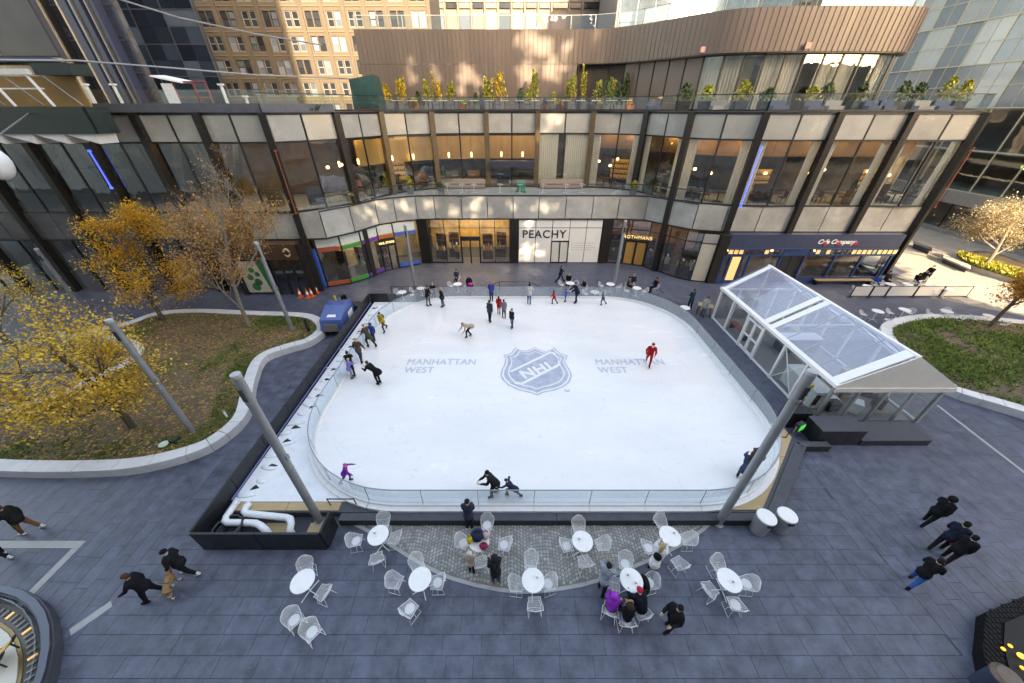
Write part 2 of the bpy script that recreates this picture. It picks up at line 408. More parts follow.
# ================================================================ PLANTING BEDS
# raised soil with uneven surface
def soil(inn, name, h0, amp, m, seed, step=.35):
    xs = [p[0] for p in inn]; ys = [p[1] for p in inn]; mb = MB(); idx = {}
    x0, y0 = min(xs), min(ys); nx = int((max(xs) - x0) / step) + 2; ny = int((max(ys) - y0) / step) + 2
    hs = {}
    for i in range(nx):
        for j in range(ny):
            p = (x0 + i * step, y0 + j * step)
            hs[i, j] = h0 + amp * noise.noise((p[0] * .35, p[1] * .35, seed)) + amp * .35 * noise.noise((p[0] * 1.9, p[1] * 1.9, seed + 3))
    for i in range(nx - 1):
        for j in range(ny - 1):
            if inside((x0 + (i + .5) * step, y0 + (j + .5) * step), inn):
                fs = []
                for a, b in ((i, j), (i + 1, j), (i + 1, j + 1), (i, j + 1)):
                    if (a, b) not in idx: idx[a, b] = len(mb.v); mb.v.append((x0 + a * step, y0 + b * step, hs[a, b]))
                    fs.append(idx[a, b])
                mb.f.append(tuple(fs)); mb.m.append(0)
    return tag(mb.build(name, m, smooth=True), kind='structure')
def bed(poly, name, kw, kh, seed):
    area = sum(poly[i][0] * poly[(i + 1) % len(poly)][1] - poly[(i + 1) % len(poly)][0] * poly[i][1] for i in range(len(poly)))
    inn = offset(poly, kw if area > 0 else -kw, True)
    base = soil(offset(poly, (kw if area > 0 else -kw) * .45, True), name, .36, .12, M_SOIL, seed, .3)
    n = len(poly); step = 3
    for i in range(0, n, step):
        ids = [(i + k) % n for k in range(step + 1)]
        if i + step >= n: ids = list(range(i, n)) + [0]
        po = [poly[k] for k in ids] + [inn[k] for k in reversed(ids)]
        # pull the ends together a little: a joint
        m = len(ids)
        for e0, e1 in ((0, 1), (m - 1, m - 2), (m, m + 1), (2 * m - 1, 2 * m - 2)):
            v = Vector(po[e1]) - Vector(po[e0])
            if v.length > .05: po[e0] = tuple(Vector(po[e0]) + v.normalized() * .008)
        mb = MB(); q = len(po); e = .03
        c = [sum(p[0] for p in po) / q, sum(p[1] for p in po) / q]
        top = [(p[0] + (c[0] - p[0]) * .02, p[1] + (c[1] - p[1]) * .02) for p in po]
        vs = [(*p, -.01) for p in po] + [(*p, kh - e) for p in po] + [(*p, kh) for p in top]
        fs = [(a, (a + 1) % q, q + (a + 1) % q, q + a) for a in range(q)] + [(q + a, q + (a + 1) % q, 2 * q + (a + 1) % q, 2 * q + a) for a in range(q)] + [tuple(range(2 * q, 3 * q))]
        mb.add(vs, fs).build('kerb_stone', M_KERB, base)
    return base, inn
bl, innL = bed(bedL, 'planting_bed', .55, .42, 2)
br, innR = bed(bedR, 'planting_bed', .62, .42, 9)
def blades(name, inn, n, dens, m, hmin, hmax, seed, label, cat, w=.02):
    rnd = random.Random(seed); xs = [p[0] for p in inn]; ys = [p[1] for p in inn]; mb = MB(); k = 0; tries = 0
    while k < n and tries < n * 12:
        tries += 1; x, yy = rnd.uniform(min(xs), max(xs)), rnd.uniform(min(ys), max(ys))
        if yy > 60 or abs(x) > 45 or not inside((x, yy), inn): continue
        if rnd.random() > dens(x, yy): continue
        k += 1; z = .30
        for _ in range(3):
            h = rnd.uniform(hmin, hmax); a = rnd.uniform(0, 6.28); b = rnd.uniform(.2, 1.0) * h; dx, dy = math.cos(a), math.sin(a); ww = w * rnd.uniform(.7, 1.6)
            px, py = x + rnd.uniform(-.06, .06), yy + rnd.uniform(-.06, .06)
            mb.add([(px - dy * ww, py + dx * ww, z), (px + dy * ww, py - dx * ww, z), (px + dx * b * .5 + dy * ww * .6, py + dy * b * .5 - dx * ww * .6, z + h * .75), (px + dx * b, py + dy * b, z + h)], [(0, 1, 2), (0, 2, 3)])
    return tag(mb.build(name, m), label, cat, kind='stuff')
def densL(x, y):
    v = noise.noise((x * .28, y * .28, 4.2)) + .5 * noise.noise((x * .8, y * .8, 1.2))
    e = min(math.dist((x, y), p) for p in innL[::2]); edge = 1 if e < 1.1 else 0
    right = 1 if x > -17.5 else .15
    return max(0, min(1, (v + .05 + .55 * edge) * 1.5)) * right
def densR(x, y): return max(.04, min(1, (noise.noise((x * .35, y * .35, 8.2)) + .34) * 1.7))
blades('lawn_grass', innL, 15000, densL, M_GRASS, .05, .16, 21, 'patchy green grass along the kerb of the left planting bed', 'grass')
blades('lawn_grass', innR, 11000, densR, mat('bed_ground_cover', (.09, .15, .03), .8, col2=(.19, .24, .05), scale=.9, piece=.35), .06, .24, 22, 'thick green ground cover in the right planting bed', 'ground cover', .028)
def litter(inn, n, seed, m, name, label):
    rnd = random.Random(seed); xs = [p[0] for p in inn]; ys = [p[1] for p in inn]; mb = MB(); k = 0
    while k < n:
        x, yy = rnd.uniform(max(min(xs), -36), min(max(xs), 40)), rnd.uniform(min(ys), max(ys))
        k += 1
        if not inside((x, yy), inn): continue
        a = rnd.uniform(0, 6.28); s = rnd.uniform(.03, .075); c, d = math.cos(a) * s, math.sin(a) * s; z = .5 + rnd.uniform(-.03, .01)
        z = .36 + .12 * noise.noise((x * .35, yy * .35, 2)) + .042 * noise.noise((x * 1.9, yy * 1.9, 5)) + .015
        mb.add([(x - c, yy - d, z + rnd.uniform(0, .02)), (x + d, yy - c, z), (x + c, yy + d, z + rnd.uniform(0, .02)), (x - d, yy + c, z)], [(0, 1, 2, 3)])
    return tag(mb.build(name, m), label, 'leaves', kind='stuff')
litter(innL, 14000, 31, mat('fallen_leaf', (.30, .17, .05), .8, piece=.5), 'fallen_leaves', 'brown and yellow leaves fallen on the left bed soil')

# ================================================================ ICE RINK
ZI = .35
def rrect(x0, x1, y0, y1, r, n=10):
    out = []
    for cx, cy_, a0 in ((x1 - r, y0 + r, -90), (x1 - r, y1 - r, 0), (x0 + r, y1 - r, 90), (x0 + r, y0 + r, 180)):
        for i in range(n + 1): a = R(a0 + 90 * i / n); out.append((cx + r * math.cos(a), cy_ + r * math.sin(a)))
    return out
RX0, RX1, RY0, RY1, RR = -9.1, 11.8, 7.15, 24.0, 4.9
outline = rrect(RX0, RX1, RY0, RY1, RR, 14)
plat = tag(MB().prism([(-10.5, 6.95), (9.35, 6.95), (12.65, 10.2), (12.65, 23.45), (9.2, 24.4), (-6, 24.4), (-9.4, 23.45), (-10.5, 23.45)], -.01, .30).build('rink_platform', M_DECK), kind='structure')
# white sheet over the platform left, plywood right and front
MB().prism([(-10.45, 7.35), (-4, 7.35), (-4, 23.4), (-10.45, 23.4)], .30, .325).build('white_deck_sheet', M_SNOW, plat)
for a, b in (((-10.4, 7.0), (-8.3, 7.32)), ((-8.28, 7.0), (-6.35, 7.32))): MB().bx(a[0], b[0], a[1], b[1], .30, .335).build('plywood_sheet', M_PLY, plat)
for k, q in enumerate(([(6.5, 7.03), (9.15, 7.03), (10.3, 8.15), (6.5, 8.15)], [(6.5, 8.17), (10.32, 8.17), (11.5, 9.35), (6.5, 9.35)], [(6.5, 9.37), (11.52, 9.37), (12.5, 10.4), (12.5, 11.2), (6.5, 11.2)])):
    MB().prism(q, .30, .335 - .001 * k).build('plywood_sheet', M_PLY, plat)
ice = tag(MB().prism(outline, .30, ZI).build('ice_sheet', M_ICE), kind='structure')
# the black kerb of the platform (front, diagonal, right)
kerb = thing('platform_kerb', 'low black timber kerb along the front and right corner of the ice rink', 'kerb', (1.5, 6.75, 0))
o = kerb.location
def kpart(a, b, w, h):
    m = MB(tuple(o)); m.bar(a, b, w, -.01, h).build('kerb_board', M_BLACK, kerb)
    m = MB(tuple(o)); m.bar(a, b, w - .02, h + .002, h + .03).build('kerb_top', M_DECK, kerb)
kpart((-6.2, 6.77), (1.6, 6.77), .3, .30); kpart((1.62, 6.77), (9.42, 6.77), .3, .30)
kpart((9.46, 6.84), (12.62, 9.98), .42, .30); kpart((12.62, 10.02), (13.9, 10.02), .3, .30)
# rink boards
rb = thing('rink_barrier', 'clear glass barrier with white base around the oval ice rink', 'barrier', (1.35, RY0, ZI))
o = rb.location
per = outline + [outline[0]]
tot = sum(math.dist(a, b) for a, b in zip(per, per[1:]))
def along(s):
    s %= tot
    for a, b in zip(per, per[1:]):
        l = math.dist(a, b)
        if s <= l and l > 0: return (a[0] + (b[0] - a[0]) * s / l, a[1] + (b[1] - a[1]) * s / l), ((b[1] - a[1]) / l, -(b[0] - a[0]) / l)
        s -= l
    return per[0], (0, -1)
def wallseg(mb, s0, s1, r0, r1, z0, z1, n):
    ins = []; outs = []
    for i in range(n + 1):
        p, nn = along(s0 + (s1 - s0) * i / n); ins.append((p[0] + nn[0] * r0, p[1] + nn[1] * r0)); outs.append((p[0] + nn[0] * r1, p[1] + nn[1] * r1))
    return mb.prism(outs + ins[::-1], z0, z1)
NP = 33; st = tot / NP
for i in range(NP):
    s0, s1 = i * st, (i + 1) * st
    mid, nn = along((s0 + s1) / 2)
    gate = mid[0] > 11.5 and 15.6 < mid[1] < 17.4
    wallseg(MB(tuple(o)), s0 + .006, s1 - .006, -.09, .05, ZI - .04, ZI + .16, 6).build('kickboard', M_WHITE, rb)
    wallseg(MB(tuple(o)), s0 + .006, s1 - .006, .052, .22, .29, ZI + .06, 6).build('outer_ledge', M_WHITE, rb)
    if gate: continue
    wallseg(MB(tuple(o)), s0 + .02, s1 - .02, -.035, -.02, ZI + .161, 1.30, 6).build('glass_panel', M_RGLASS, rb)
    wallseg(MB(tuple(o)), s0, s1, -.045, -.01, 1.301, 1.325, 6).build('top_rail', M_STEEL, rb)
    p, nn = along(s0); MB(tuple(o)).cyl((p[0] - nn[0] * .027, p[1] - nn[1] * .027, ZI + .1), (p[0] - nn[0] * .027, p[1] - nn[1] * .027, 1.30), .014, n=6).build('post', M_STEEL, rb)
# marks in the ice
M_MARK = mat('blue_grey_ice_paint', (.31, .35, .46), .5, col2=(.48, .52, .62), scale=2.5, detail=8)
M_MARK2 = mat('pale_ice_paint', (.46, .50, .60), .5, var=.08, scale=3)
sh = [(200, 125), (235, 125), (270, 105), (300, 62), (340, 85), (400, 92), (440, 75), (465, 60), (500, 80), (560, 98), (600, 85), (630, 62), (655, 90), (690, 115), (745, 130), (740, 160), (725, 185), (745, 220), (775, 270), (785, 310), (765, 360), (720, 400), (640, 430), (540, 450), (485, 475), (440, 455), (330, 430), (240, 390), (190, 340), (172, 300), (185, 250), (210, 200), (215, 160)]
def icept(u, v): return G(480 + u / 8.53, 340 + v / 8.53, ZI)
shw = [icept(*p) for p in sh]
cx_ = sum(p[0] for p in shw) / len(shw); cy_ = (max(p[1] for p in shw) + min(p[1] for p in shw)) / 2 + .1
emb = thing('ice_emblem', 'faded blue shield emblem with three white letters painted at centre ice', 'emblem', (cx_, cy_, ZI))
def scaled(k): return [((p[0] - cx_) * k, (p[1] - cy_) * k) for p in shw]
def ring(name, k0, k1, z, m): MB().prism(scaled(k0), z - .001, z).build(name, m, emb)
ring('shield_border', 1.0, 0, .004, M_MARK); ring('shield_line', .955, 0, .006, M_ICE); ring('shield_rim', .91, 0, .008, M_MARK); ring('shield_line', .80, 0, .010, M_ICE); ring('shield_field', .765, 0, .012, M_MARK)
band = [icept(*p) for p in ((262, 262), (600, 98), (640, 110), (672, 175), (690, 215), (360, 385), (300, 375), (255, 320))]
band2 = [icept(*p) for p in ((252, 285), (610, 112), (660, 155), (668, 205), (352, 365), (300, 355), (262, 315))]
MB().prism([(p[0] - cx_, p[1] - cy_) for p in band], .0135, .0145).build('diagonal_band', M_ICE, emb)
MB().prism([(p[0] - cx_, p[1] - cy_) for p in band2], .0160, .0170).build('diagonal_band', M_MARK, emb)
p0, p1 = icept(335, 305), icept(640, 195); ang = math.atan2(p1[1] - p0[1], p1[0] - p0[0])
lettering('NHL', 1.02, M_ICE, emb, ((p0[0] + p1[0]) / 2 - cx_ + .02, (p0[1] + p1[1]) / 2 - cy_ - .08, .0190), (0, 0, ang), ext=.0006, bold=.03, space=1.12)
lettering('TM', .22, M_MARK, emb, (icept(740, 435)[0] - cx_, icept(740, 435)[1] - cy_, .004), (0, 0, 0), ext=.0005, bold=.01)
for side, (mx, my), (wx, wy) in (('left', (407.5, 360), (406, 372)), ('right', (595.5, 360), (602, 372))):
    a = G(mx, 362.2, ZI); b = G(wx, 370.3, ZI)
    t = thing('ice_lettering', f'faint blue two line lettering in the ice {"left of the shield" if side == "left" else "right of the shield"}', 'lettering', (a[0], a[1], ZI))
    me = text_mesh('MANHATTAN', .74, .003, .0, 1.08); me.materials.append(M_MARK2)
    w = max(v.co.x for v in me.vertices); k = 3.92 / (2 * w)
    for dx, dy, dz in ((0, 0, .004), (.028, .012, .0055)): place(me, 'lettering', (3.92 / 2 + dx, dy, dz), sc=(k, 1, 1), parent=t)
    me = text_mesh('WEST', .74, .003, .0, 1.08); me.materials.append(M_MARK2)
    w2 = max(v.co.x for v in me.vertices)
    for dx, dy, dz in ((0, 0, .004), (.028, .012, .0055)): place(me, 'lettering', (w2 * k + dx, b[1] - a[1] + dy, dz), sc=(k, 1, 1), parent=t)
# ================================================================ BLACK WALL round the left side and the pipe pit
bw = thing('black_enclosure_wall', 'black panel wall along the left of the rink and round the pipe pit', 'wall', (-10.6, 5.9, 0))
o = tuple(bw.location)
def bwall(a, b, n, h=1.0, w=.07, m=M_BLACK, name='wall_panel'):
    for i in range(n):
        p = [a[c] + (b[c] - a[c]) * (i / n) for c in (0, 1)]; q = [a[c] + (b[c] - a[c]) * ((i + 1) / n) for c in (0, 1)]
        l = math.dist(p, q); g = .012 / l
        p2 = [p[c] + (q[c] - p[c]) * g for c in (0, 1)]; q2 = [q[c] - (q[c] - p[c]) * g for c in (0, 1)]
        x = MB(o).bar(p2, q2, w, -.01, h).build(name, m, bw)
bwall((-10.58, 5.9), (-10.78, 23.45), 9); bwall((-10.55, 5.84), (-6.32, 5.84), 2); bwall((-6.3, 5.84), (-6.3, 6.62), 1)
bwall((-10.75, 23.5), (-9.35, 23.5), 1); bwall((-9.3, 23.5), (-8.75, 23.5), 1, .95, .09, M_DECK)
for k in range(1, 9):
    yy = 5.9 + k * 17.55 / 9
    xx = -10.58 - .2 * k / 9
    MB(o).bx(xx - .14, xx - .04, yy - .05, yy + .05, 0, .92).build('brace', M_BLACK2, bw)
# light strip at the foot of the wall, deck side
MB(o).bar((-10.50, 7.4), (-10.68, 23.3), .05, .326, .36).build('blue_edge_strip', mat('blue_plastic_strip', (.22, .24, .5), .4), bw)
# black wedges put in for the shaded dark gaps in the piled snow
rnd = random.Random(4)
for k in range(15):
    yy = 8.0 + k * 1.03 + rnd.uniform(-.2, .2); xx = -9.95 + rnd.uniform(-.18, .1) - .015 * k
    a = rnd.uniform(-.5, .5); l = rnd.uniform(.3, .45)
    MB().add([(xx, yy - .1, .326), (xx + l, yy + .02 + a * .1, .326), (xx + .1, yy + .16, .326), (xx + .1, yy + .02, .40)], [(0, 1, 2), (0, 3, 1), (1, 3, 2), (2, 3, 0)]).build('dark_gap_wedge', M_BLACK, plat)
for k in range(26):
    yy = 7.6 + k * .6; xx = -10.1 + rnd.uniform(-.15, .25) ; l = rnd.uniform(.4, .9); h = rnd.uniform(.04, .1)
    MB().ell((xx, yy, .325), (l * .5, .12, h), 8, 4, Matrix.Rotation(rnd.uniform(-.4, .4), 3, 'Z')).build('snow_ridge', M_SNOW, plat, True)
# pipes in the pit
M_PIPE = mat('white_pipe_wrap', (.74, .76, .8), .55, var=.06, scale=6, bump=.3, bscale=12)
def px3(u, v, z): p = G(180 + u / 5.69, 440 + v / 5.69, z); return (p[0], p[1], z)
for lab, pts in (('outer white wrapped pipe bending through the black pit', [(330, 345), (240, 470), (440, 472), (490, 515)]), ('inner white wrapped pipe between pit and white deck', [(395, 360), (350, 415), (640, 445), (625, 515)])):
    P3 = [px3(*p, .42) for p in pts]
    t = thing('wrapped_pipe', lab, 'pipe', (P3[0][0], P3[0][1], 0.0)); oo = tuple(t.location)
    pth = [P3[0]]
    for i in range(1, len(P3) - 1):
        a, b, c = (Vector(P3[i - 1]), Vector(P3[i]), Vector(P3[i + 1]))
        pth += [b + (a - b).normalized() * .2, b + (a - b).normalized() * .06 + (c - b).normalized() * .06, b + (c - b).normalized() * .2]
    last = Vector(P3[-1]); pth += [last, last + Vector((0.05, -.05, -.4))]
    MB(oo).tube(pth, .115, 12).build('pipe_run', M_PIPE, t, True)
    for q in pth[1::3]:
        MB(oo).cyl((q[0], q[1], 0.0), (q[0], q[1], .32), .02, n=6).build('stand', M_STEEL, t)
    for q, qq in ((pth[0], pth[1]), (pth[len(pth) // 2], pth[len(pth) // 2 + 1])):
        d = (Vector(qq) - Vector(q)).normalized()
        MB(oo).cyl(Vector(q) + d * .1, Vector(q) + d * .16, .125, n=12).build('collar', M_WHITE, t)
t = thing('rubber_hose', 'coiled black hose lying in the corner of the pit', 'hose', (-9.9, 6.35, 0))
pts = [(.28 * math.cos(a * .5) * (1 + .02 * a), .28 * math.sin(a * .5) * (1 + .02 * a), .06 + .012 * a) for a in range(0, 40)]
MB().tube(pts, .045, 6).build('coil', M_BLACK2, t, True); MB().cyl((.3, .1, .3), (.42, .3, .34), .055, n=8).build('coupling', M_STEEL, t)
for lab, x in (('plywood offcut on the pit floor between the pipes', -8.9), ('plywood offcut on the pit floor by the pole', -7.3)):
    tag(MB().bx(x, x + 1.0, 6.15, 6.7, .0, .03).build('plywood_offcut', M_PLY), lab, 'plywood')
# small black gate frame by the pit
g = thing('frame_stand', 'small black steel frame stand on the deck beside the front pole', 'frame', (G(333, 512)[0], 7.2, .335))
MB().cyl((-.02, 0, 0), (-.02, -.02, .42), .02, n=6).build('leg', M_BLACK2, g); MB().cyl((.95, 0, 0), (.95, -.02, .42), .02, n=6).build('leg', M_BLACK2, g); MB().cyl((-.04, -.02, .43), (.97, -.02, .43), .022, n=6).build('crossbar', M_BLACK2, g)
# ================================================================ MAIN PODIUM BUILDING
M_BEIGE = mat('beige_blind_glass', (.38, .37, .34), .22, var=.1, scale=.7, coat=.9, piece=.1, bump=.08, bscale=.8)
M_SPAN = mat('beige_spandrel_glass', (.29, .285, .26), .2, col2=(.44, .43, .40), scale=.6, piece=.1, coat=1.0, bump=.12, bscale=1.1)
M_DSPAN = mat('dark_spandrel_glass', (.12, .11, .10), .2, var=.2, scale=.6, coat=.9)
M_COLM = mat('bronze_column', (.028, .024, .022), .35, metal=.4, var=.2, scale=6)
M_MULL = mat('dark_mullion', (.03, .03, .034), .4, metal=.4)
M_SLAB = mat('concrete_slab', (.3, .3, .3), .8, var=.1)
M_WARM = mat('warm_timber_wall', (.42, .28, .12), .55, col2=(.52, .36, .17), scale=1.2, stretch=(3, 3, .2))
M_INT = mat('shop_interior_wall', (.30, .24, .17), .7, var=.2, scale=.8)
M_DARKINT = mat('dark_interior', (.035, .034, .036), .7, var=.3, scale=.5)
M_FLOORI = mat('interior_floor', (.12, .10, .08), .4, var=.2, scale=1)
M_CURT = mat('white_curtain', (.86, .84, .80), .8, var=.04, scale=3)
t_ = M_CURT.node_tree; tl_ = t_.nodes.new('ShaderNodeBsdfTranslucent'); tl_.inputs[0].default_value = (.8, .78, .74, 1); mx_ = t_.nodes.new('ShaderNodeMixShader'); mx_.inputs[0].default_value = .45
t_.links.new(t_.nodes['Principled BSDF'].outputs[0], mx_.inputs[1]); t_.links.new(tl_.outputs[0], mx_.inputs[2]); t_.links.new(mx_.outputs[0], t_.nodes['Material Output'].inputs[0])
M_LAMP = mat('warm_lamp_glow', (1, .8, .5), .5, emit=(1.0, .60, .24), es=1.6)
M_LAMPC = mat('ceiling_lamp_glow', (1, .85, .6), .5, emit=(1.0, .78, .50), es=5.0)
M_FILL = mat('fill_glow', (1, .8, .5), .5, emit=(1.0, .74, .44), es=4.0)
M_BLUEL = mat('blue_light_tube', (.1, .2, 1), .5, emit=(.03, .08, 1.0), es=.3)
M_PUB = mat('navy_painted_timber', (.016, .042, .135), .4, var=.15, scale=3)
M_NAVYP = mat('navy_fascia', (.03, .042, .09), .45, var=.2, scale=2)
U = [(-44, 26.2), (-40, 26.2), (-36, 26.2), (-31.8, 26.2), (-27.8, 26.2), (-23.9, 26.2), (-19.9, 26.2), (-15.9, 26.3), (-12.6, 29.3), (-10.6, 33.0), (-7.0, 35.6), (-2.3, 36.5), (2.3, 36.5), (7.2, 36.3), (11.3, 34.4), (13.35, 30.5), (17.4, 28.35), (22.3, 28.2), (27.3, 28.2), (32.2, 28.2), (34.6, 31.0), (35.6, 36), (36, 42), (36, 48)]
LF = U[:8] + [(-14.3, 26.55), (-12.75, 28.2), (-11.5, 30.4), (-10.2, 31.3), (-8.5, 32.05), (-6.9, 32.2), (-4.5, 32.2), (-2.2, 32.2), (.1, 32.2), (2.4, 32.2), (4.8, 32.2), (7.2, 32.2), (9.5, 32.2), (11.9, 31.9), (13.3, 30.4), (14.9, 28.9), (17.0, 28.3)] + U[17:]
PB = thing('podium_building', 'curved two storey glass podium with bronze columns and beige panels behind the rink', 'building', (0, 32.2, 0))
o = tuple(PB.location)
Z1, Z2, Z3, Z4 = 4.2, 6.25, 10.64, 12.22
FILL_STRIPS = []
def midpt(a, b, i):
    p0, p3 = U[max(i - 1, 0)], U[min(i + 2, len(U) - 1)]
    return tuple(-p0[c] / 16 + 9 * a[c] / 16 + 9 * b[c] / 16 - p3[c] / 16 for c in (0, 1))
def shrink(a, b, g):
    l = math.dist(a, b); return [a[c] + (b[c] - a[c]) * g / l for c in (0, 1)], [b[c] - (b[c] - a[c]) * g / l for c in (0, 1)]
def wing(i): return i < 8 or i >= 15
for i, p in enumerate(U[:-1]):
    big = .42
    d = Vector((U[min(i + 1, len(U) - 1)][0] - U[max(i - 1, 0)][0], U[min(i + 1, len(U) - 1)][1] - U[max(i - 1, 0)][1])).normalized()
    q = (p[0] + d.y * .12, p[1] - d.x * .12)
    z0 = 0 if wing(i) or i in (8, 15) else Z2
    if i > 19: z0 = 0
    a, b = (q[0] - d.x * big / 2, q[1] - d.y * big / 2), (q[0] + d.x * big / 2, q[1] + d.y * big / 2)
    MB(o).bar(a, b, .5, z0, 12.3).build('column', M_COLM if not (9 <= i <= 13) else mat('bronze_fin', (.16, .115, .07), .4, metal=.5, var=.15, scale=3), PB)
for i in range(len(U) - 1):
    a, b = U[i], U[i + 1]; m = midpt(a, b, i)
    dark = i < 5
    if 5 <= i < 19:
        dv = Vector((b[0] - a[0], b[1] - a[1])).normalized()
        for kk in (.25, .75):
            q = (a[0] + (b[0] - a[0]) * kk - dv.y * (2.2 if i < 13 else 2.4), a[1] + (b[1] - a[1]) * kk + dv.x * (2.2 if i < 13 else 2.4))
            FILL_STRIPS.append((q, math.atan2(dv.y, dv.x)))
    fr = MB(o)
    for (p, q) in ((a, m), (m, b)):
        fr.bar(p, q, .10, Z3 - .05, Z3 + .05); fr.bar(p, q, .12, Z2 - .07, Z2 + .03); fr.bar(p, q, .14, Z4 - .04, Z4 + .08)
        if wing(i) or i in (8, 14): pass
    fr.bar((m[0] - .05, m[1]), (m[0] + .05, m[1]), .12, Z2, Z4)
    w = fr.build('window', M_MULL, PB)
    for (p, q) in ((a, m), (m, b)):
        p2, q2 = shrink(p, q, .06)
        MB(o).bar(p2, q2, .04, Z3 + .06, Z4 - .05).build('blind_panel', M_BEIGE if not dark else (M_DSPAN if i < 4 else mat('grey_blind_glass', (.22, .21, .20), .25, coat=.8)), w)
        MB(o).bar(p2, q2, .02, Z2 + .04, Z3 - .06).build('pane', M_GLASS, w)
# spandrel band (with the balcony front in the middle)
for i in range(len(LF) - 1):
    a, b = LF[i], LF[i + 1]; n = 2 if math.dist(a, b) > 3 else 1
    for k in range(n):
        p = [a[c] + (b[c] - a[c]) * k / n for c in (0, 1)]; q = [a[c] + (b[c] - a[c]) * (k + 1) / n for c in (0, 1)]
        p2, q2 = shrink(p, q, .035)
        MB(o).bar(p2, q2, .05, Z1 + .06, Z2 - .09).build('spandrel_panel', M_SPAN if b[0] > -17 else (mat('bronze_spandrel_glass', (.20, .155, .09), .2, var=.15, scale=.6, coat=.9) if b[0] > -25 else M_DSPAN), PB)
    MB(o).bar(a, b, .16, Z1 - .05, Z1 + .05).build('transom', M_MULL, PB)
# slabs
back = [(36, 64), (-60, 64), (-60, 26.4)]
def poly_in(line, d): return offset(line, d)
MB(o).prism(poly_in(LF, .1) + back, Z2 - .35, Z2 - .1).build('floor_slab', M_SLAB, PB)
MB(o).prism(poly_in(LF, .08) + back, Z1 - .02, Z1 + .06).build('shop_ceiling', mat('white_ceiling', (.5, .48, .44), .8), PB)
MB(o).prism(poly_in(U, .1) + back, Z4 + .02, Z4 + .12).build('roof_slab', mat('terrace_deck', (.16, .15, .14), .7, var=.2), PB)
MB(o).prism(poly_in(U, .3) + back, Z3 + .02, Z3 + .06).build('ceiling', mat('dim_ceiling', (.16, .13, .10), .8), PB)
# balcony balustrade
for i in range(8, 23):
    a, b = LF[i], LF[i + 1]
    p, q = shrink(a, b, .03)
    MB(o).bar(p, q, .02, Z2 + .0, 7.1).build('balustrade_pane', M_GLASS, PB); MB(o).bar(a, b, .06, 7.1, 7.16).build('handrail', M_MULL, PB)
    MB(o).bar(a, b, .14, Z2 - .09, Z2 - .01).build('slab_edge', M_MULL, PB)
# interior back walls
def wallrun(line, z0, z1, m, name, w=.1):
    for a, b in zip(line, line[1:]): MB(o).bar(a, b, w, z0, z1).build(name, m, PB)
wallrun([(-44, 33), (-26, 33)], Z2, Z4, M_DARKINT, 'interior_wall'); wallrun([(-26, 33), (-17, 33)], Z2, Z4, mat('amber_interior', (.16, .095, .035), .6, var=.3, scale=.7), 'interior_wall')
wallrun([(-17, 33.2), (-14, 37.5), (-9, 41.5), (9, 41.8), (15.5, 37), (20, 34.4), (35, 34.4)], Z2, Z4, mat('umber_interior', (.075, .045, .025), .6, var=.6, scale=1.3), 'interior_wall')
wallrun([(-13.4, 33.6), (-11.6, 36.2), (-7.4, 39), (-2.3, 39.7), (2.3, 39.7)], 8.3, 10.3, M_WARM, 'timber_screen')
wallrun([(8, 39.5), (12, 37), (15.5, 33.2), (18, 31.6), (22.3, 31.4), (32, 31.4)], 9.3, 10.55, mat('tan_valance', (.22, .13, .065), .6, var=.1), 'timber_screen')
wallrun([(-44, 31.5), (-22.5, 31.5)], 0, Z1 - .03, M_DARKINT, 'shop_wall')
wallrun([(-22.5, 30.5), (-16, 31)], 0, Z1 - .03, mat('cafe_wall', (.12, .09, .06), .6), 'shop_wall')
wallrun([(-16, 31), (-13, 33.5), (-9, 36)], 0, Z1 - .03, mat('bright_shop_wall', (.5, .42, .26), .6, var=.25, scale=1.2), 'shop_wall')
wallrun([(-8.6, 37), (.1, 37)], 0, Z1 - .03, mat('gold_shop_wall', (.52, .37, .16), .6, var=.3, scale=1.4), 'shop_wall')
wallrun([(9, 37), (13, 35), (17.2, 32)], 0, Z1 - .03, mat('rust_shop_wall', (.26, .13, .05), .6, var=.4, scale=1.6), 'shop_wall')
wallrun([(17.6, 31.6), (33, 31.6)], 0, Z1 - .03, mat('pub_wall', (.14, .075, .035), .6, var=.4, scale=1.2), 'shop_wall')
for x, y0, y1 in ((-22.5, 27, 31), (-16, 27.2, 31), (-8.7, 32.6, 37), (.2, 32.6, 37), (8.9, 32.6, 37), (17.4, 28.2, 32)):
    MB(o).bar((x, y0), (x, y1), .15, 0, Z1 - .03).build('party_wall', M_DARKINT, PB)
nth = ['first', 'second', 'third', 'fourth', 'fifth', 'sixth', 'seventh', 'eighth', 'ninth', 'tenth', 'eleventh', 'twelfth', 'thirteenth', 'fourteenth', 'fifteenth', 'sixteenth', 'seventeenth', 'eighteenth', 'nineteenth', 'twentieth', 'twenty first', 'twenty second', 'twenty third', 'twenty fourth']
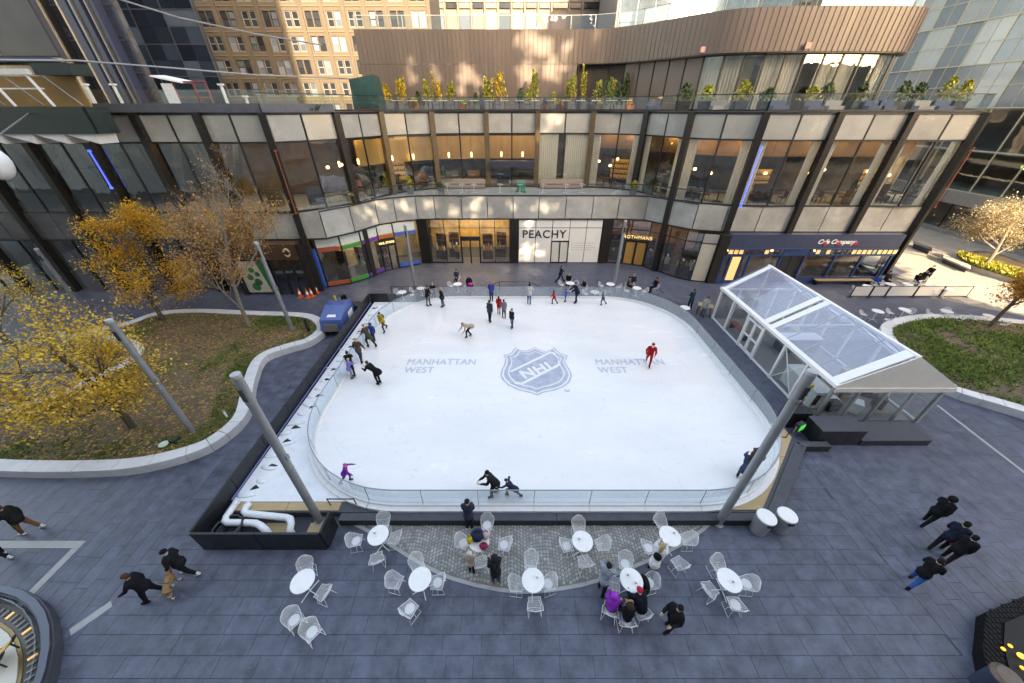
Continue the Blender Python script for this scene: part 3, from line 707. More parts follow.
# ---- lamps that the windows show, plus warm fill strips added upstairs
def pendant(x, y, z, top, label, r=.08, h=.42):
    t = thing('pendant_lamp', label, 'lamp', (x, y, z), group='lit pendant lamps behind the upper windows')
    MB().lathe([(r * .6, 0), (r, h * .2), (r, h * .8), (r * .6, h)], n=8).build('glowing_shade', M_LAMP, t, True); MB().cyl((0, 0, h), (0, 0, top - z), .012, n=4).build('cord', M_MULL, t)
def ceil_lamp(x, y, z, label, w=1.2, d=.25):
    t = thing('ceiling_lamp', label, 'lamp', (x, y, z), group='lit ceiling lamps inside the shops')
    MB().bx(-w / 2, w / 2, -d / 2, d / 2, -.05, -.01).build('diffuser', M_LAMPC, t); MB().bx(-w / 2 - .03, w / 2 + .03, -d / 2 - .03, d / 2 + .03, -.01, .03).build('housing', M_MULL, t)
for k, (q, an) in enumerate(FILL_STRIPS):  # warm strips added to brighten the upper rooms
    t = thing('fill_strip', f'added warm fill strip on the upstairs ceiling, {nth[k] if k < 20 else nth[27 - k]} from the {"left" if k < 20 else "right"}', 'lamp', (q[0], q[1], Z3), an, 'added warm fill strips upstairs')
    MB().bx(-.8, .8, -.06, .06, -.07, -.03).build('diffuser', M_FILL, t); MB().bx(-.82, .82, -.08, .08, -.03, .0).build('housing', M_MULL, t)
nn_ = 0
for i in range(8, 12):
    a, b = U[i], U[i + 1]
    for k in (.27, .73):
        x, y = a[0] + (b[0] - a[0]) * k, a[1] + (b[1] - a[1]) * k
        d = Vector((b[0] - a[0], b[1] - a[1])).normalized(); pendant(x - d.y * 2.3, y + d.x * 2.3, 8.55, Z3 + .02, f'slim lit pendant before the golden timber screen upstairs, {nth[nn_]} from the left'); nn_ += 1
for k, (x, y, z) in enumerate(((-14.8, 30.8, 8.5), (-14.0, 31.6, 8.6), (8.6, 38.3, 8.1), (9.6, 37.6, 7.8), (10.4, 38.2, 8.3), (15.4, 32.2, 8.2), (16.4, 31.4, 8.0), (19.3, 30.9, 8.2), (20.8, 31.2, 8.0), (24.0, 30.6, 8.1), (25.3, 31.0, 8.3), (28.8, 30.8, 8.2), (30.2, 30.4, 8.0))):
    pendant(x, y, z, Z3 + .02, f'round lit amber lamp in the upstairs dining room, {nth[k - 2]} from the left' if x > 8 else f'lit lamp upstairs above the rainbow framed shop, {nth[k]} from the left', .13, .2)
for k, x in enumerate((-6.4, -3.9, -1.4)):
    for y in (33.6, 35.4): ceil_lamp(x, y, Z1 - .03, f'warm lit ceiling strip in the golden shop, {nth[k]} from the left, {"front" if y < 34 else "back"} row', 1.8, .3)
for k, (x, y) in enumerate(((-14.4, 29.6), (-12.6, 31.8), (-10.2, 33.6))): ceil_lamp(x, y, Z1 - .03, f'lit ceiling strip in the shop with rainbow frames, {nth[k]} from the left', 1.6, .3)
for k, (x, y) in enumerate(((11, 33.8), (13.2, 32.5), (15.4, 30.5))): ceil_lamp(x, y, Z1 - .03, f'lit ceiling strip in the curved clothes shop, {nth[k]} from the left', .9, .2)
for k in range(7): 
    x = 18.6 + k * 1.85
    pendant(x, 28.9 + .4 * (k % 2), 2.35, Z1 - .02, f'small globe pendant lit behind the navy pub windows, {nth[k]} from the left', .1, .2)
for k, x in enumerate((-40, -34, -27.5)): ceil_lamp(x, 29, Z1 - .03, f'small lit strip inside the dark left wing, {nth[k]} from the left', .8, .12)
for k, x in enumerate((-24.5, -21.8)): ceil_lamp(x, 28.6, Z3, f'lit ceiling strip upstairs behind the half bare tree, {nth[k]} from the left', .9, .15)
# ---- curtains beside the right columns
def curtain(a, b, z0, z1, off=.16):
    d = Vector((b[0] - a[0], b[1] - a[1])); l = d.length; d.normalize(); n_ = Vector((-d.y, d.x)); N_ = max(6, int(l / .09)); mb = MB(o); vs = []
    for i in range(N_ + 1):
        p = Vector(a) + d * l * i / N_ + n_ * (off + .05 * (1 if i % 2 else -1)); vs += [(p.x, p.y, z0), (p.x, p.y, z1)]
    mb.add(vs, [(2 * i, 2 * i + 2, 2 * i + 3, 2 * i + 1) for i in range(N_)]); mb.build('curtain', M_CURT, PB)
lerp = lambda a, b, t: (a[0] + (b[0] - a[0]) * t, a[1] + (b[1] - a[1]) * t)
curtain(lerp(U[12], U[13], .03), lerp(U[12], U[13], .40), Z2, Z3); curtain(lerp(U[12], U[13], .54), lerp(U[12], U[13], .98), Z2, Z3)
for i in (13, 14, 15, 16, 17, 18):
    curtain(lerp(U[i], U[i + 1], .05), lerp(U[i], U[i + 1], .19), Z2, Z3); curtain(lerp(U[i], U[i + 1], .82), lerp(U[i], U[i + 1], .96), Z2, Z3)
# coloured light tubes on columns; the red ones have colour in place of glow
for name, q, lab, m in (('light_tube', (17.62, 27.86), 'blue light tube on the column above the pub', M_BLUEL), ('light_tube', (-27.7, 25.72), 'blue light tube on a column of the dark left wing', M_BLUEL),
                        ('red_light_tube', (32.45, 27.75), 'red light tube running up the last right column', mat('red_tube_colour', (.25, .06, .03), .5)), ('red_light_tube', (-15.6, 25.85), 'red light tube on the column left of the colourful shop', mat('red_tube_colour', (.25, .06, .03), .5))):
    mb = MB().cyl((q[0], q[1], 6.3 if q[0] > -20 else 8.0), (q[0], q[1], 10.2), .045, n=8); mb.cyl((q[0], q[1], 6.2 if q[0] > -20 else 7.9), (q[0], q[1], 6.32 if q[0] > -20 else 8.02), .09, n=8); mb.cyl((q[0], q[1], 10.15), (q[0], q[1], 10.27), .1, n=8)
    tag(mb.build(name, m), lab, 'tube')
# ---- restaurant furniture behind the glass: tables and chairs
M_WOODD = mat('dark_wood', (.07, .04, .022), .5, var=.2)
def dining(x, y, z, rz, label, cloth=M_WOODD):
    t = thing('dining_table', label, 'table', (x, y, z), rz)
    MB().bx(-.55, .55, -.4, .4, .72, .76).build('table_top', cloth, t); MB().cyl((0, 0, .03), (0, 0, .72), .05, n=6).build('stem', M_MULL, t); MB().bx(-.3, .3, -.25, .25, 0, .03).build('foot', M_MULL, t)
    for s in (-1, 1):
        c = thing('dining_chair', label.replace('dining table', ('left', 'right')[s > 0] + ' chair at the dining table'), 'chair', (x + s * .85 * math.cos(rz), y + s * .85 * math.sin(rz), z), rz + (0 if s < 0 else math.pi))
        MB().bx(-.22, .22, -.22, .22, .42, .48).build('seat', M_WOODD, c); MB().bx(-.24, -.19, -.22, .22, .48, .9).build('backrest', M_WOODD, c)
        for a in (-.19, .19):
            for b in (-.19, .19): MB().cyl((a, b, 0), (a, b, .42), .02, n=4).build('leg', M_MULL, c)
DT = [(i, k) for i in (8, 9, 10, 13, 14, 15, 16, 17, 18) for k in (.3, .72)]
for n, (i, k) in enumerate(DT):
    p = lerp(U[i], U[i + 1], k); d = Vector((U[i + 1][0] - U[i][0], U[i + 1][1] - U[i][1])).normalized()
    dining(p[0] - d.y * 1.4, p[1] + d.x * 1.4, Z2 - .1, math.atan2(d.y, d.x), f'dark dining table inside the upper floor, {nth[n]} from the left')
def planter(x, y, z, w, d, h, m, label, plant_m, n, hh, r, cat='planter', seed=1):
    t = thing('planter', label, cat, (x, y, z))
    mb = MB(); mb.add([(-w / 2 * .92, -d / 2 * .92, 0), (w / 2 * .92, -d / 2 * .92, 0), (w / 2 * .92, d / 2 * .92, 0), (-w / 2 * .92, d / 2 * .92, 0), (-w / 2, -d / 2, h), (w / 2, -d / 2, h), (w / 2, d / 2, h), (-w / 2, d / 2, h)],
                 [(3, 2, 1, 0), (0, 1, 5, 4), (1, 2, 6, 5), (2, 3, 7, 6), (3, 0, 4, 7), (4, 5, 6, 7)]); mb.build('pot', m, t)
    rnd = random.Random(seed); f = MB()
    cols_ = [(rnd.gauss(0, .16), rnd.gauss(0, .16), rnd.uniform(.55, 1.0), rnd.uniform(-.12, .12)) for _ in range(rnd.randint(2, 4))] if hh > 1.8 else [(0, 0, 1, 0)]
    for _ in range(n):
        u = rnd.random() ** .7; a = rnd.uniform(0, 6.28); rr = math.sqrt(rnd.random()) * r * (1 - .75 * u) * rnd.uniform(.6, 1.15)
        cc = cols_[rnd.randrange(len(cols_))]; u *= cc[2]; c = Vector((rr * math.cos(a) * (w / d if w > 1.5 * d else 1) + cc[0] + cc[3] * u * hh * .6, rr * math.sin(a) + cc[1], h + u * hh + rnd.gauss(0, .04))); s = rnd.uniform(.06, .13)
        M3 = Matrix.Rotation(rnd.uniform(0, 6.28), 3, 'Z') @ Matrix.Rotation(rnd.uniform(-1.2, 1.2), 3, 'X')
        f.add([c + M3 @ Vector(q) for q in ((-s * .5, 0, -s * .4), (s * .5, 0, -s * .4), (s * .4, 0, s), (-s * .4, 0, s))], [(0, 1, 2, 3)])
    f.build('foliage', plant_m, t)
    MB().cyl((0, 0, h * .8), (0, 0, h + hh * .7), .03, .012, n=5).build('stem', M_WOODD, t)
    return t
M_YEL = mat('yellow_autumn_leaf', (.62, .42, .03), .7, piece=.4, col2=(.5, .38, .05), scale=2)
M_YGR = mat('yellow_green_leaf', (.34, .33, .05), .7, piece=.45)
M_GRN = mat('green_shrub_leaf', (.06, .10, .03), .7, piece=.5)
M_TERRA = mat('orange_pot', (.5, .16, .05), .6)
M_GREYP = mat('grey_pot', (.16, .16, .17), .6)
# shelving, partitions and plants deeper in the dining room
rnd = random.Random(44); M_AMBS = mat('lit_shelf_back', (.5, .3, .1), .5, emit=(1, .55, .18), es=.03)
def back_bar(x, y, z, rz, label):
    t = thing('bar_shelf', label, 'shelf', (x, y, z), rz)
    MB().bx(-.9, .9, .1, .16, 0, 2.2).build('back_panel', M_WOODD, t)
    for k in range(4):
        s_ = MB().bx(-.88, .88, -.15, .1, .5 + k * .45, .54 + k * .45).build('shelf', M_WOODD, t); MB().bx(-.85, .85, .08, .098, .56 + k * .45, .9 + k * .45).build('lit_strip', M_AMBS, s_)
        for j in range(9):
            h_ = rnd.uniform(.18, .32); MB().lathe([(.035, 0), (.035, h_ * .6), (.012, h_ * .75), (.012, h_)], (-.78 + j * .19 + rnd.uniform(-.03, .03), -.03, .541 + k * .45), 6).build('bottle', mat('bottle_glass_%d' % rnd.randrange(4), rnd.choice(((.03, .06, .02), (.2, .08, .02), (.3, .28, .22), (.05, .05, .06))), .2), s_)
kb = 0
for i in (8, 9, 10, 13, 14, 15, 16, 17, 18):
    a, b = U[i], U[i + 1]; d = Vector((b[0] - a[0], b[1] - a[1])).normalized()
    q = lerp(a, b, rnd.uniform(.35, .65)); dd = 3.2 if i < 13 else 2.9
    if i in (9, 13, 14, 16, 18): back_bar(q[0] - d.y * dd, q[1] + d.x * dd, Z2 - .1, math.atan2(d.y, d.x), f'lit bar shelf with bottles inside the upper floor, {nth[kb]} from the left')
    q = lerp(a, b, rnd.choice((.12, .88))); planter(q[0] - d.y * .9, q[1] + d.x * .9, Z2 - .1, .45, .45, .5, M_GREYP, f'indoor potted plant behind the upper windows, {nth[kb]} from the left', M_GRN, 150, 1.3, .5, seed=300 + kb); kb += 1
for k, (i, u_, col_) in enumerate(((8, .5, (.25, .05, .04)), (9, .2, (.02, .02, .025)), (9, .8, (.3, .13, .06)), (10, .3, (.12, .12, .14)), (10, .75, (.3, .14, .06)), (11, .3, (.02, .02, .03)), (14, .5, (.05, .12, .05)), (15, .3, (.04, .05, .1)), (16, .6, (.08, .03, .02)), (17, .35, (.02, .03, .05)), (18, .6, (.1, .05, .03)), (6, .4, (.12, .07, .03)), (7, .5, (.07, .07, .09)))):
    q = lerp(U[i], U[i + 1], u_); d = Vector((U[i + 1][0] - U[i][0], U[i + 1][1] - U[i][1])).normalized()
    t = thing('booth_partition', f'upholstered booth partition inside the upper floor, {nth[k]} of the row', 'partition', (q[0] - d.y * 2.2, q[1] + d.x * 2.2, Z2 - .1), math.atan2(d.y, d.x))
    MB().bx(-.6, .6, -.1, .1, 0, 1.25).build('panel', mat('booth_%d' % k, col_, .8), t); MB().bx(-.62, .62, -.12, .12, 1.251, 1.3).build('cap', M_WOODD, t); MB().bx(-.55, .55, -.55, -.101, .1, .48).build('seat', mat('booth_%d' % k, col_, .8), t)
# balcony furniture
def bistro_mesh(h=.74, r=.34):
    top = MB().lathe([(r - .012, h - .025), (r, h - .015), (r, h), (r - .012, h + .006)], n=28).mesh('table_top', M_WHITE, False)
    stem = MB().cyl((0, 0, .03), (0, 0, h - .025), .028, n=8).mesh('stem', M_WHITE)
    f = MB()
    for a in range(4): t_ = R(45 + 90 * a); f.tube([(0, 0, .06), (math.cos(t_) * .2, math.sin(t_) * .2, .035), (math.cos(t_) * .33, math.sin(t_) * .33, .012)], .014, 5)
    return top, stem, f.mesh('base', M_WHITE)
BT = bistro_mesh()
def bistro(x, y, z, label, group=None):
    t = thing('bistro_table', label, 'table', (x, y, z), random.uniform(0, 1.5), group)
    for m, n_ in zip(BT, ('table_top', 'stem', 'base')): place(m, n_, parent=t)
    return t
for k, px in enumerate((447, 462, 474, 500, 520, 543, 566, 582)):
    p = WY(px, 186, 33.6); bistro(p[0], 33.6, Z2 - .1, f'small white table on the balcony, {nth[k]} from the left', 'white tables on the balcony')
for k, (px, pm_, hh) in enumerate(((386, M_YGR, 1.3), (409, M_YGR, .9), (440, M_GRN, .4), (635, M_YGR, .6), (652, M_GRN, .7))):
    p = WY(px, 186, 33.0 if px < 600 else 32.6); planter(p[0], p[1] + .2, Z2 - .1, .5, .5, .5, M_GREYP, f'leafy potted plant on the balcony, {nth[k]} from the left', pm_, 160, hh, .5, seed=k)
t = thing('service_cart', 'small green service cart on the middle of the balcony', 'cart', (WY(521, 185, 33.8)[0], 33.9, Z2 - .1))
MB().bx(-.38, .38, -.28, .28, .15, .95).build('body', mat('teal_green_paint', (.03, .3, .2), .5), t); MB().bx(-.42, .42, -.31, .31, .951, 1.0).build('top', M_STEEL, t)
for a in (-.35, .35): MB().cyl((a, -.25, .08), (a, .25, .08), .08, n=8).build('wheel', M_BLACK2, t)
M_SEATB = mat('taupe_bench_back', (.3, .26, .23), .8)
for k, (x0, x1) in enumerate(((-7, -2.6), (2.7, 6.8))):
    t = thing('banquette', ('pale pink bench under the balcony windows left of the door', 'pale pink bench under the balcony windows right of the door')[k], 'bench', ((x0 + x1) / 2, 36.0, Z2 - .1))
    w = (x1 - x0) / 2; MB().bx(-w, w, -.45, 0, .1, .45).build('seat', mat('pale_pink_cushion', (.36, .27, .24), .8), t); MB().bx(-w, w, -.05, .1, .45, .8).build('backrest', M_SEATB, t)
MB(o).bx(-2.1, 2.1, 35.6, 36.4, 8.05, 8.5).build('door_canopy', mat('navy_canopy', (.03, .035, .06), .5), PB)

# ================================================================ SHOPFRONTS (parts of the building)
def shopfront(name, label=None):
    e = bpy.data.objects.new(name, None); COL.objects.link(e); e.parent = PB
    if label: e['label'] = label
    return e
def sp(mb, nm, m, sf): return mb.build(nm, m, sf)
# white boarded shop
M_BOARD = mat('white_hoarding', (.80, .79, .75), .55, var=.04, scale=1.2)
M_INK = mat('black_lettering', (.02, .02, .025), .5)
sf = shopfront('shopfront', 'white boarded shopfront with big black lettering'); YF = 32.26
xs = [.62, 2.2, 3.75, 5.35, 6.9, 8.35]
for a, b in zip(xs, xs[1:]):
    dd = (a == 3.75)
    sp(MB(o).bx(a + .03, b - .03, YF, YF + .06, 2.2 if dd else .08, 3.36), 'hoarding_board', M_BOARD, sf); sp(MB(o).bx(a + .03, b - .03, YF, YF + .06, 3.42, Z1 - .1), 'hoarding_board', M_BOARD, sf)
fr = MB(o)
for x in xs: fr.bx(x - .025, x + .025, YF + .01, YF + .09, .0, Z1 - .05)
fr.bx(.62, 8.35, YF + .012, YF + .088, 3.365, 3.415); sp(fr, 'frame', M_MULL, sf)
fr = MB(o); 
for x in (3.75, 4.55, 5.35): fr.bx(x - .05, x + .05, YF - .02, YF + .08, .0, 2.2)
fr.bx(3.75, 5.35, YF - .018, YF + .078, 2.08, 2.2); fr.bx(3.8, 5.3, YF - .016, YF + .076, .0, .12); sp(fr, 'door_frame', M_BLACK2, sf)
for a in (3.8, 4.6): sp(MB(o).bx(a, a + .7, YF + .02, YF + .05, .12, 2.08), 'door_panel', mat('papered_door_glass', (.66, .64, .58), .3, coat=.5), sf)
sg = lettering('PEACHY', 1.02, M_INK, sf, (3.0 - o[0], YF - .02 - o[1], 2.78), (R(90), 0, 0), ext=.012, bold=.012, space=1.12)
for k in range(4): sp(MB(o).bx(5.6, 7.9 - .3 * (k % 2), YF - .006, YF - .002, 1.95 - .22 * k, 1.99 - .22 * k), 'small_print', mat('grey_print', (.5, .5, .5), .6), sf)
def pier(x0, x1, y, z1=Z1 - .06): MB(o).bx(x0, x1, y - .1, y + .5, 0, z1).build('pier', M_COLM, PB)
pier(-.2, .58, YF); pier(8.4, 9.25, YF); pier(-8.75, -7.8, YF)
# golden glass shop
sf = shopfront('shopfront', 'glass shopfront glowing gold with a black double door')
xs = [-7.75, -6.3, -4.85, -3.0, -1.6, -.25]
for a, b in zip(xs, xs[1:]):
    dd = (a == -4.85)
    if not dd: sp(MB(o).bx(a + .03, b - .03, YF, YF + .02, .15, 3.36), 'pane', M_GLASS, sf)
    sp(MB(o).bx(a + .03, b - .03, YF, YF + .02, 3.42, Z1 - .1), 'pane', M_GLASS, sf)
fr = MB(o)
for x in xs: fr.bx(x - .03, x + .03, YF - .03, YF + .06, 0, Z1 - .05)
fr.bx(-7.75, -.25, YF - .028, YF + .058, 3.365, 3.415); fr.bx(-7.75, -4.85, YF - .026, YF + .056, 0, .12); fr.bx(-3, -.25, YF - .026, YF + .056, 0, .12); sp(fr, 'frame', M_MULL, sf)
fr = MB(o)
for x in (-4.8, -3.95, -3.05): fr.bx(x - .07, x + .07, YF - .06, YF + .07, 0, 2.6)
fr.bx(-4.8, -3.05, YF - .058, YF + .068, 2.2, 2.6); sp(fr, 'door_frame', M_BLACK2, sf)
for a in (-4.7, -3.85): sp(MB(o).bx(a, a + .66, YF, YF + .02, .1, 2.2), 'door_pane', M_GLASS, sf)
# goods inside the shops
rnd = random.Random(8)
def goods(x, y, label, shop, cols):
    t = thing('display_stand', label, 'display', (x, y, 0), rnd.uniform(-.4, .4))
    MB().bx(-.5, .5, -.25, .25, .0, .85).build('plinth', M_WOODD, t)
    for k in range(4):
        a = -.4 + k * .24; h = rnd.uniform(.2, .7)
        MB().lathe([(.08, .85), (.1, .85 + h * .5), (.05, .85 + h)], (a, rnd.uniform(-.1, .1), 0), 7).build('merchandise', mat('goods_%d' % (rnd.randrange(8)), rnd.choice(cols), .6), t)
    MB().bx(-.5, .5, .2, .24, 1.1, 2.4).build('back_panel', M_WOODD, t); MB().bx(-.5, .5, .0, .24, 1.75, 1.8).build('shelf', M_WOODD, t)
gc = [(.5, .35, .1), (.6, .5, .3), (.25, .08, .03), (.5, .45, .4), (.1, .12, .2), (.08, .2, .08), (.55, .2, .05), (.3, .3, .33)]
for k, x in enumerate((-7, -5.8, -2.4, -1.1)): goods(x, 33.6 + .5 * (k % 2), f'display stand in the golden shop window, {nth[k]} from the left', '', gc)
for k, (x, y) in enumerate(((10.2, 33.4), (13.0, 31.9), (14.2, 30.7), (15.2, 29.4), (16.0, 29.2), (11.6, 33.2))): goods(x, y, f'display stand in the curved clothes shop, {nth[k]} built along the glass', '', gc)
for k, (x, y) in enumerate(((-14.8, 28.6), (-13.6, 29.6), (-12.2, 31.4))): goods(x, y, f'display stand in the shop with rainbow frames, {nth[k]} from the left', '', [(.6, .5, .1), (.1, .4, .1), (.6, .1, .05), (.1, .2, .6), (.7, .7, .65)])
def mannequin(x, y, label, c):
    t = thing('mannequin', label, 'mannequin', (x, y, .0), rnd.uniform(-.5, .5) )
    mb = MB(); mb.lathe([(.06, .75), (.17, .85), (.14, 1.1), (.2, 1.35), (.17, 1.45), (.05, 1.52)], n=10, sy=.6); mb.build('clothed_torso', mat(f'garment_{c[0]:.2f}_{c[2]:.2f}', c, .8), t, True)
    mb = MB(); mb.ell((0, 0, 1.63), (.08, .1, .12), 8, 6); mb.build('head', M_WHITE, t, True)
    for s in (-1, 1): MB().cap((s * .09, 0, .05), (s * .09, 0, .8), .06, .09, 8).build('leg', mat('dark_trouser', (.03, .03, .045), .8), t, True); MB().cap((s * .23, 0, .85), (s * .2, 0, 1.38), .035, .055, 8).build('arm', mat(f'garment_{c[0]:.2f}_{c[2]:.2f}', c, .8), t, True)
    MB().lathe([(.2, 0), (.2, .03)], n=10).build('base', M_STEEL, t)
for k, (x, y, c) in enumerate(((12.9, 31.4, (.1, .12, .2)), (14.0, 30.0, (.4, .36, .3)), (14.9, 28.8, (.05, .05, .06)), (15.7, 28.5, (.5, .45, .38)), (16.3, 28.35, (.12, .14, .2)))):
    mannequin(x, y, f'dressed mannequin in the curved corner window, {nth[k]} from the door', c)
mannequin(-5.4, 33.2, 'dressed mannequin in the golden shop window left of its door', (.5, .4, .1))
# curved corner clothes shop
sf = shopfront('shopfront', 'curved dark glass clothes shop with gold lettering over timber doors')
cl = [(9.3, 32.26), (10.7, 32.15), (12.5, 31.45), (13.7, 29.95), (14.6, 28.75), (15.6, 28.05), (16.75, 27.75)]
for k, (a, b) in enumerate(zip(cl, cl[1:])):
    p, q = shrink(a, b, .04)
    if k == 1:
        fr = MB(o)
        for t_ in (0, .5, 1): c = lerp(a, b, t_); fr.bx(c[0] - .07, c[0] + .07, c[1] - .08, c[1] + .06, 0, 2.35)
        fr.bar(a, b, .14, 2.2, 2.36); sp(fr, 'door_frame', M_BLACK2, sf)
        for t0, t1 in ((.05, .45), (.55, .95)): sp(MB(o).bar(lerp(a, b, t0), lerp(a, b, t1), .05, .1, 2.2), 'timber_door', mat('honey_timber_door', (.5, .27, .07), .45, var=.1), sf)
        sp(MB(o).bar(p, q, .02, 2.4, 3.3), 'pane', M_GLASS, sf)
    elif k == 5:
        sp(MB(o).bar(p, q, .05, .1, 3.3), 'curtain_panel', mat('cream_panel', (.5, .46, .38), .6, var=.06), sf)
    else: sp(MB(o).bar(p, q, .02, .12, 3.3), 'pane', M_GLASS, sf)
    sp(MB(o).bar(p, q, .02, 3.38, Z1 - .1), 'pane', M_GLASS if k != 5 else M_BEIGE, sf)
    fr = MB(o); fr.bar(a, b, .08, 3.3, 3.38); fr.bar(a, b, .1, 0, .1); fr.bx(a[0] - .03, a[0] + .03, a[1] - .05, a[1] + .05, .1, Z1 - .06); sp(fr, 'frame', M_MULL, sf)
M_GOLDL = mat('lit_gold_letters', (.9, .7, .3), .5, emit=(1, .75, .4), es=.15)
a, b = (10.25, 32.2), (12.75, 31.35); an = math.atan2(b[1] - a[1], b[0] - a[0])
lettering('ROTHMANS', .42, M_GOLDL, sf, ((a[0] + b[0]) / 2 - o[0] + .0, (a[1] + b[1]) / 2 - o[1] - .28, 2.72), (R(90), 0, an), ext=.02, bold=.0, space=1.15)
MB(o).bx(16.8, 17.55, 27.5, 28.2, 0, Z1 - .06).build('pier', M_COLM, PB)
# rainbow framed shop
sf = shopfront('shopfront', 'curved shopfront with red, green, purple and orange window frames')
cl = [(-15.5, 26.75), (-13.85, 27.5), (-12.65, 28.7), (-11.75, 30.2), (-10.6, 31.0), (-8.85, 32.0)]
cols = [(.42, .09, .04), (.03, .28, .05), (.14, .04, .30), (.50, .14, .03), (.04, .12, .48)]
for k, (a, b) in enumerate(zip(cl, cl[1:])):
    p, q = shrink(a, b, .05); cm = mat('frame_colour_%d' % k, cols[k], .45)
    sp(MB(o).bar(p, q, .12, 3.0, 3.3), 'frame_head', cm, sf)
    if k != 3: sp(MB(o).bar(p, q, .12, .12, .42), 'frame_sill', cm, sf)
    sp(MB(o).bar(p, q, .03, 3.34, Z1 - .1), 'frosted_pane', mat('frosted_band', (.62, .66, .62), .3, var=.08, scale=1), sf)
    if k != 3: sp(MB(o).bar(p, q, .02, .42, 3.0), 'pane', M_GLASS, sf)
    else:
        fr = MB(o)
        for t_ in (.04, .5, .96): c = lerp(a, b, t_); fr.bx(c[0] - .06, c[0] + .06, c[1] - .08, c[1] + .05, 0, 2.9)
        fr.bar(p, q, .12, 2.25, 2.95); sp(fr, 'door_frame', M_BLACK2, sf)
        for t0, t1 in ((.08, .46), (.54, .92)): sp(MB(o).bar(lerp(a, b, t0), lerp(a, b, t1), .03, .1, 2.25), 'door_pane', M_GLASS, sf)
        an = math.atan2(b[1] - a[1], b[0] - a[0])
        lettering('NHL STORE', .26, M_GOLDL, sf, ((a[0] + b[0]) / 2 - o[0], (a[1] + b[1]) / 2 - o[1] - .17, 2.6), (R(90), 0, an), ext=.015, bold=.01)
    fr = MB(o); fr.bx(a[0] - .04, a[0] + .04, a[1] - .07, a[1] + .05, 0, Z1 - .06); fr.bar(a, b, .1, 0, .1); sp(fr, 'frame', M_MULL, sf)
sp(MB(o).bx(-15.85, -15.58, 26.5, 26.8, .1, 3.3), 'blue_jamb', mat('frame_colour_4', cols[4], .45), sf)
# white patterned boards inside: animals cut-outs are left plain
for k, (x, y) in enumerate(((-13.0, 29.6), (-11.9, 31.0))): MB(o).bx(x - .7, x + .7, y + .9, y + .95, .2, 2.8).build('display_board', mat('cream_display', (.55, .5, .4), .6, var=.2, scale=2), sf)
# brown cafe front, left of the rainbow shop
sf = shopfront('shopfront', 'brown shopfront with green and white poster and dark doors'); YB = 25.35
sp(MB(o).bx(-21.6, -16.0, YB - .1, YB + .9, 2.95, Z1 - .06), 'sign_band', mat('brown_sign_band', (.09, .04, .022), .5, var=.2), sf)
sp(MB(o).lathe([(.0, -.03), (.30, -.03), (.30, .03), (.0, .03)], (-16.9, YB - .14, 3.55), 16), 'round_sign_backing', M_COLM, sf)
mb = MB(o)
for k in range(24): t_ = k / 24 * 2 * math.pi; t2 = (k + 1) / 24 * 2 * math.pi; mb.add([(-16.9 + r_ * .8 * math.cos(q), YB - .16 + dy, 3.55 + r_ * math.sin(q)) for q in (t_, t2) for r_ in (.34, .2) for dy in (0, -.04)], [(0, 4, 6, 2), (1, 3, 7, 5), (0, 1, 5, 4), (2, 6, 7, 3)])
sp(mb, 'ring_sign', mat('cream_sign', (.75, .62, .38), .5), sf)
sp(MB(o).bx(-21.2, -19.3, YB, YB + .05, .2, 2.8), 'poster', mat('pale_poster', (.5, .42, .34), .6, col2=(.62, .56, .48), scale=.9), sf)
sp(MB(o).add([(-19.3, YB - .01, .2), (-19.3, YB - .01, 2.8), (-19.75, YB - .01, 2.8), (-18.7, YB - .01, .2)], [(0, 1, 2), (0, 3, 1)]), 'poster_stripe', mat('poster_green', (.02, .16, .05), .5), sf)
mb = MB(o)
for k, (x, z, r_) in enumerate(((-20.4, .7, .34), (-20.1, 1.1, .3), (-20.6, 1.5, .25), (-19.95, 1.75, .2), (-20.3, 2.1, .22))): mb.lathe([(.01, 0), (r_, 0), (r_, .012), (.01, .012)], (0, 0, 0), 12)
mb.v = [(x, YB - .012 - z * .3, yv) for (x, yv, z) in mb.v]
mm = []; n0 = len(mb.v) // 5
for k, (x, z, r_) in enumerate(((-20.4, .7, .34), (-20.1, 1.1, .3), (-20.6, 1.5, .25), (-19.95, 1.75, .2), (-20.3, 2.1, .22))): mm += [(v[0] + x, v[1], v[2] + z) for v in mb.v[k * n0:(k + 1) * n0]]
mb.v = mm; sp(mb, 'poster_leaves', mat('poster_green', (.02, .16, .05), .5), sf)
fr = MB(o)
for x in (-18.6, -17.8, -17.0, -16.2): fr.bx(x - .07, x + .07, YB - .02, YB + .08, 0, 2.95)
fr.bx(-18.6, -16.2, YB - .018, YB + .078, 2.2, 2.35); sp(fr, 'door_frame', M_BLACK2, sf); sp(MB(o).bx(-21.6, -21.22, YB - .1, YB + .2, 0, 2.94), 'jamb', M_BLACK2, sf)
for a in (-18.5, -17.7, -16.9): sp(MB(o).bx(a, a + .66, YB, YB + .03, .1, 2.2), 'door_pane', M_GLASS, sf); sp(MB(o).bx(a, a + .66, YB, YB + .03, 2.37, 2.93), 'transom_pane', M_GLASS, sf)
MB(o).bx(-16.15, -15.9, YB - .15, YB + 1.2, 0, Z1 - .06).build('pier', M_COLM, PB)
# dark glazed left wing at street level
sf = shopfront('shopfront', 'dark glazed street front of the left wing')
for k in range(11):
    a = -43.9 + k * 2.03; sp(MB(o).bx(a + .04, a + 1.98, 26.2, 26.23, .15, Z1 - .1), 'pane', M_GLASS, sf)
    sp(MB(o).bx(a - .04, a + .04, 26.14, 26.3, 0, Z1 - .06), 'mullion', M_MULL, sf)
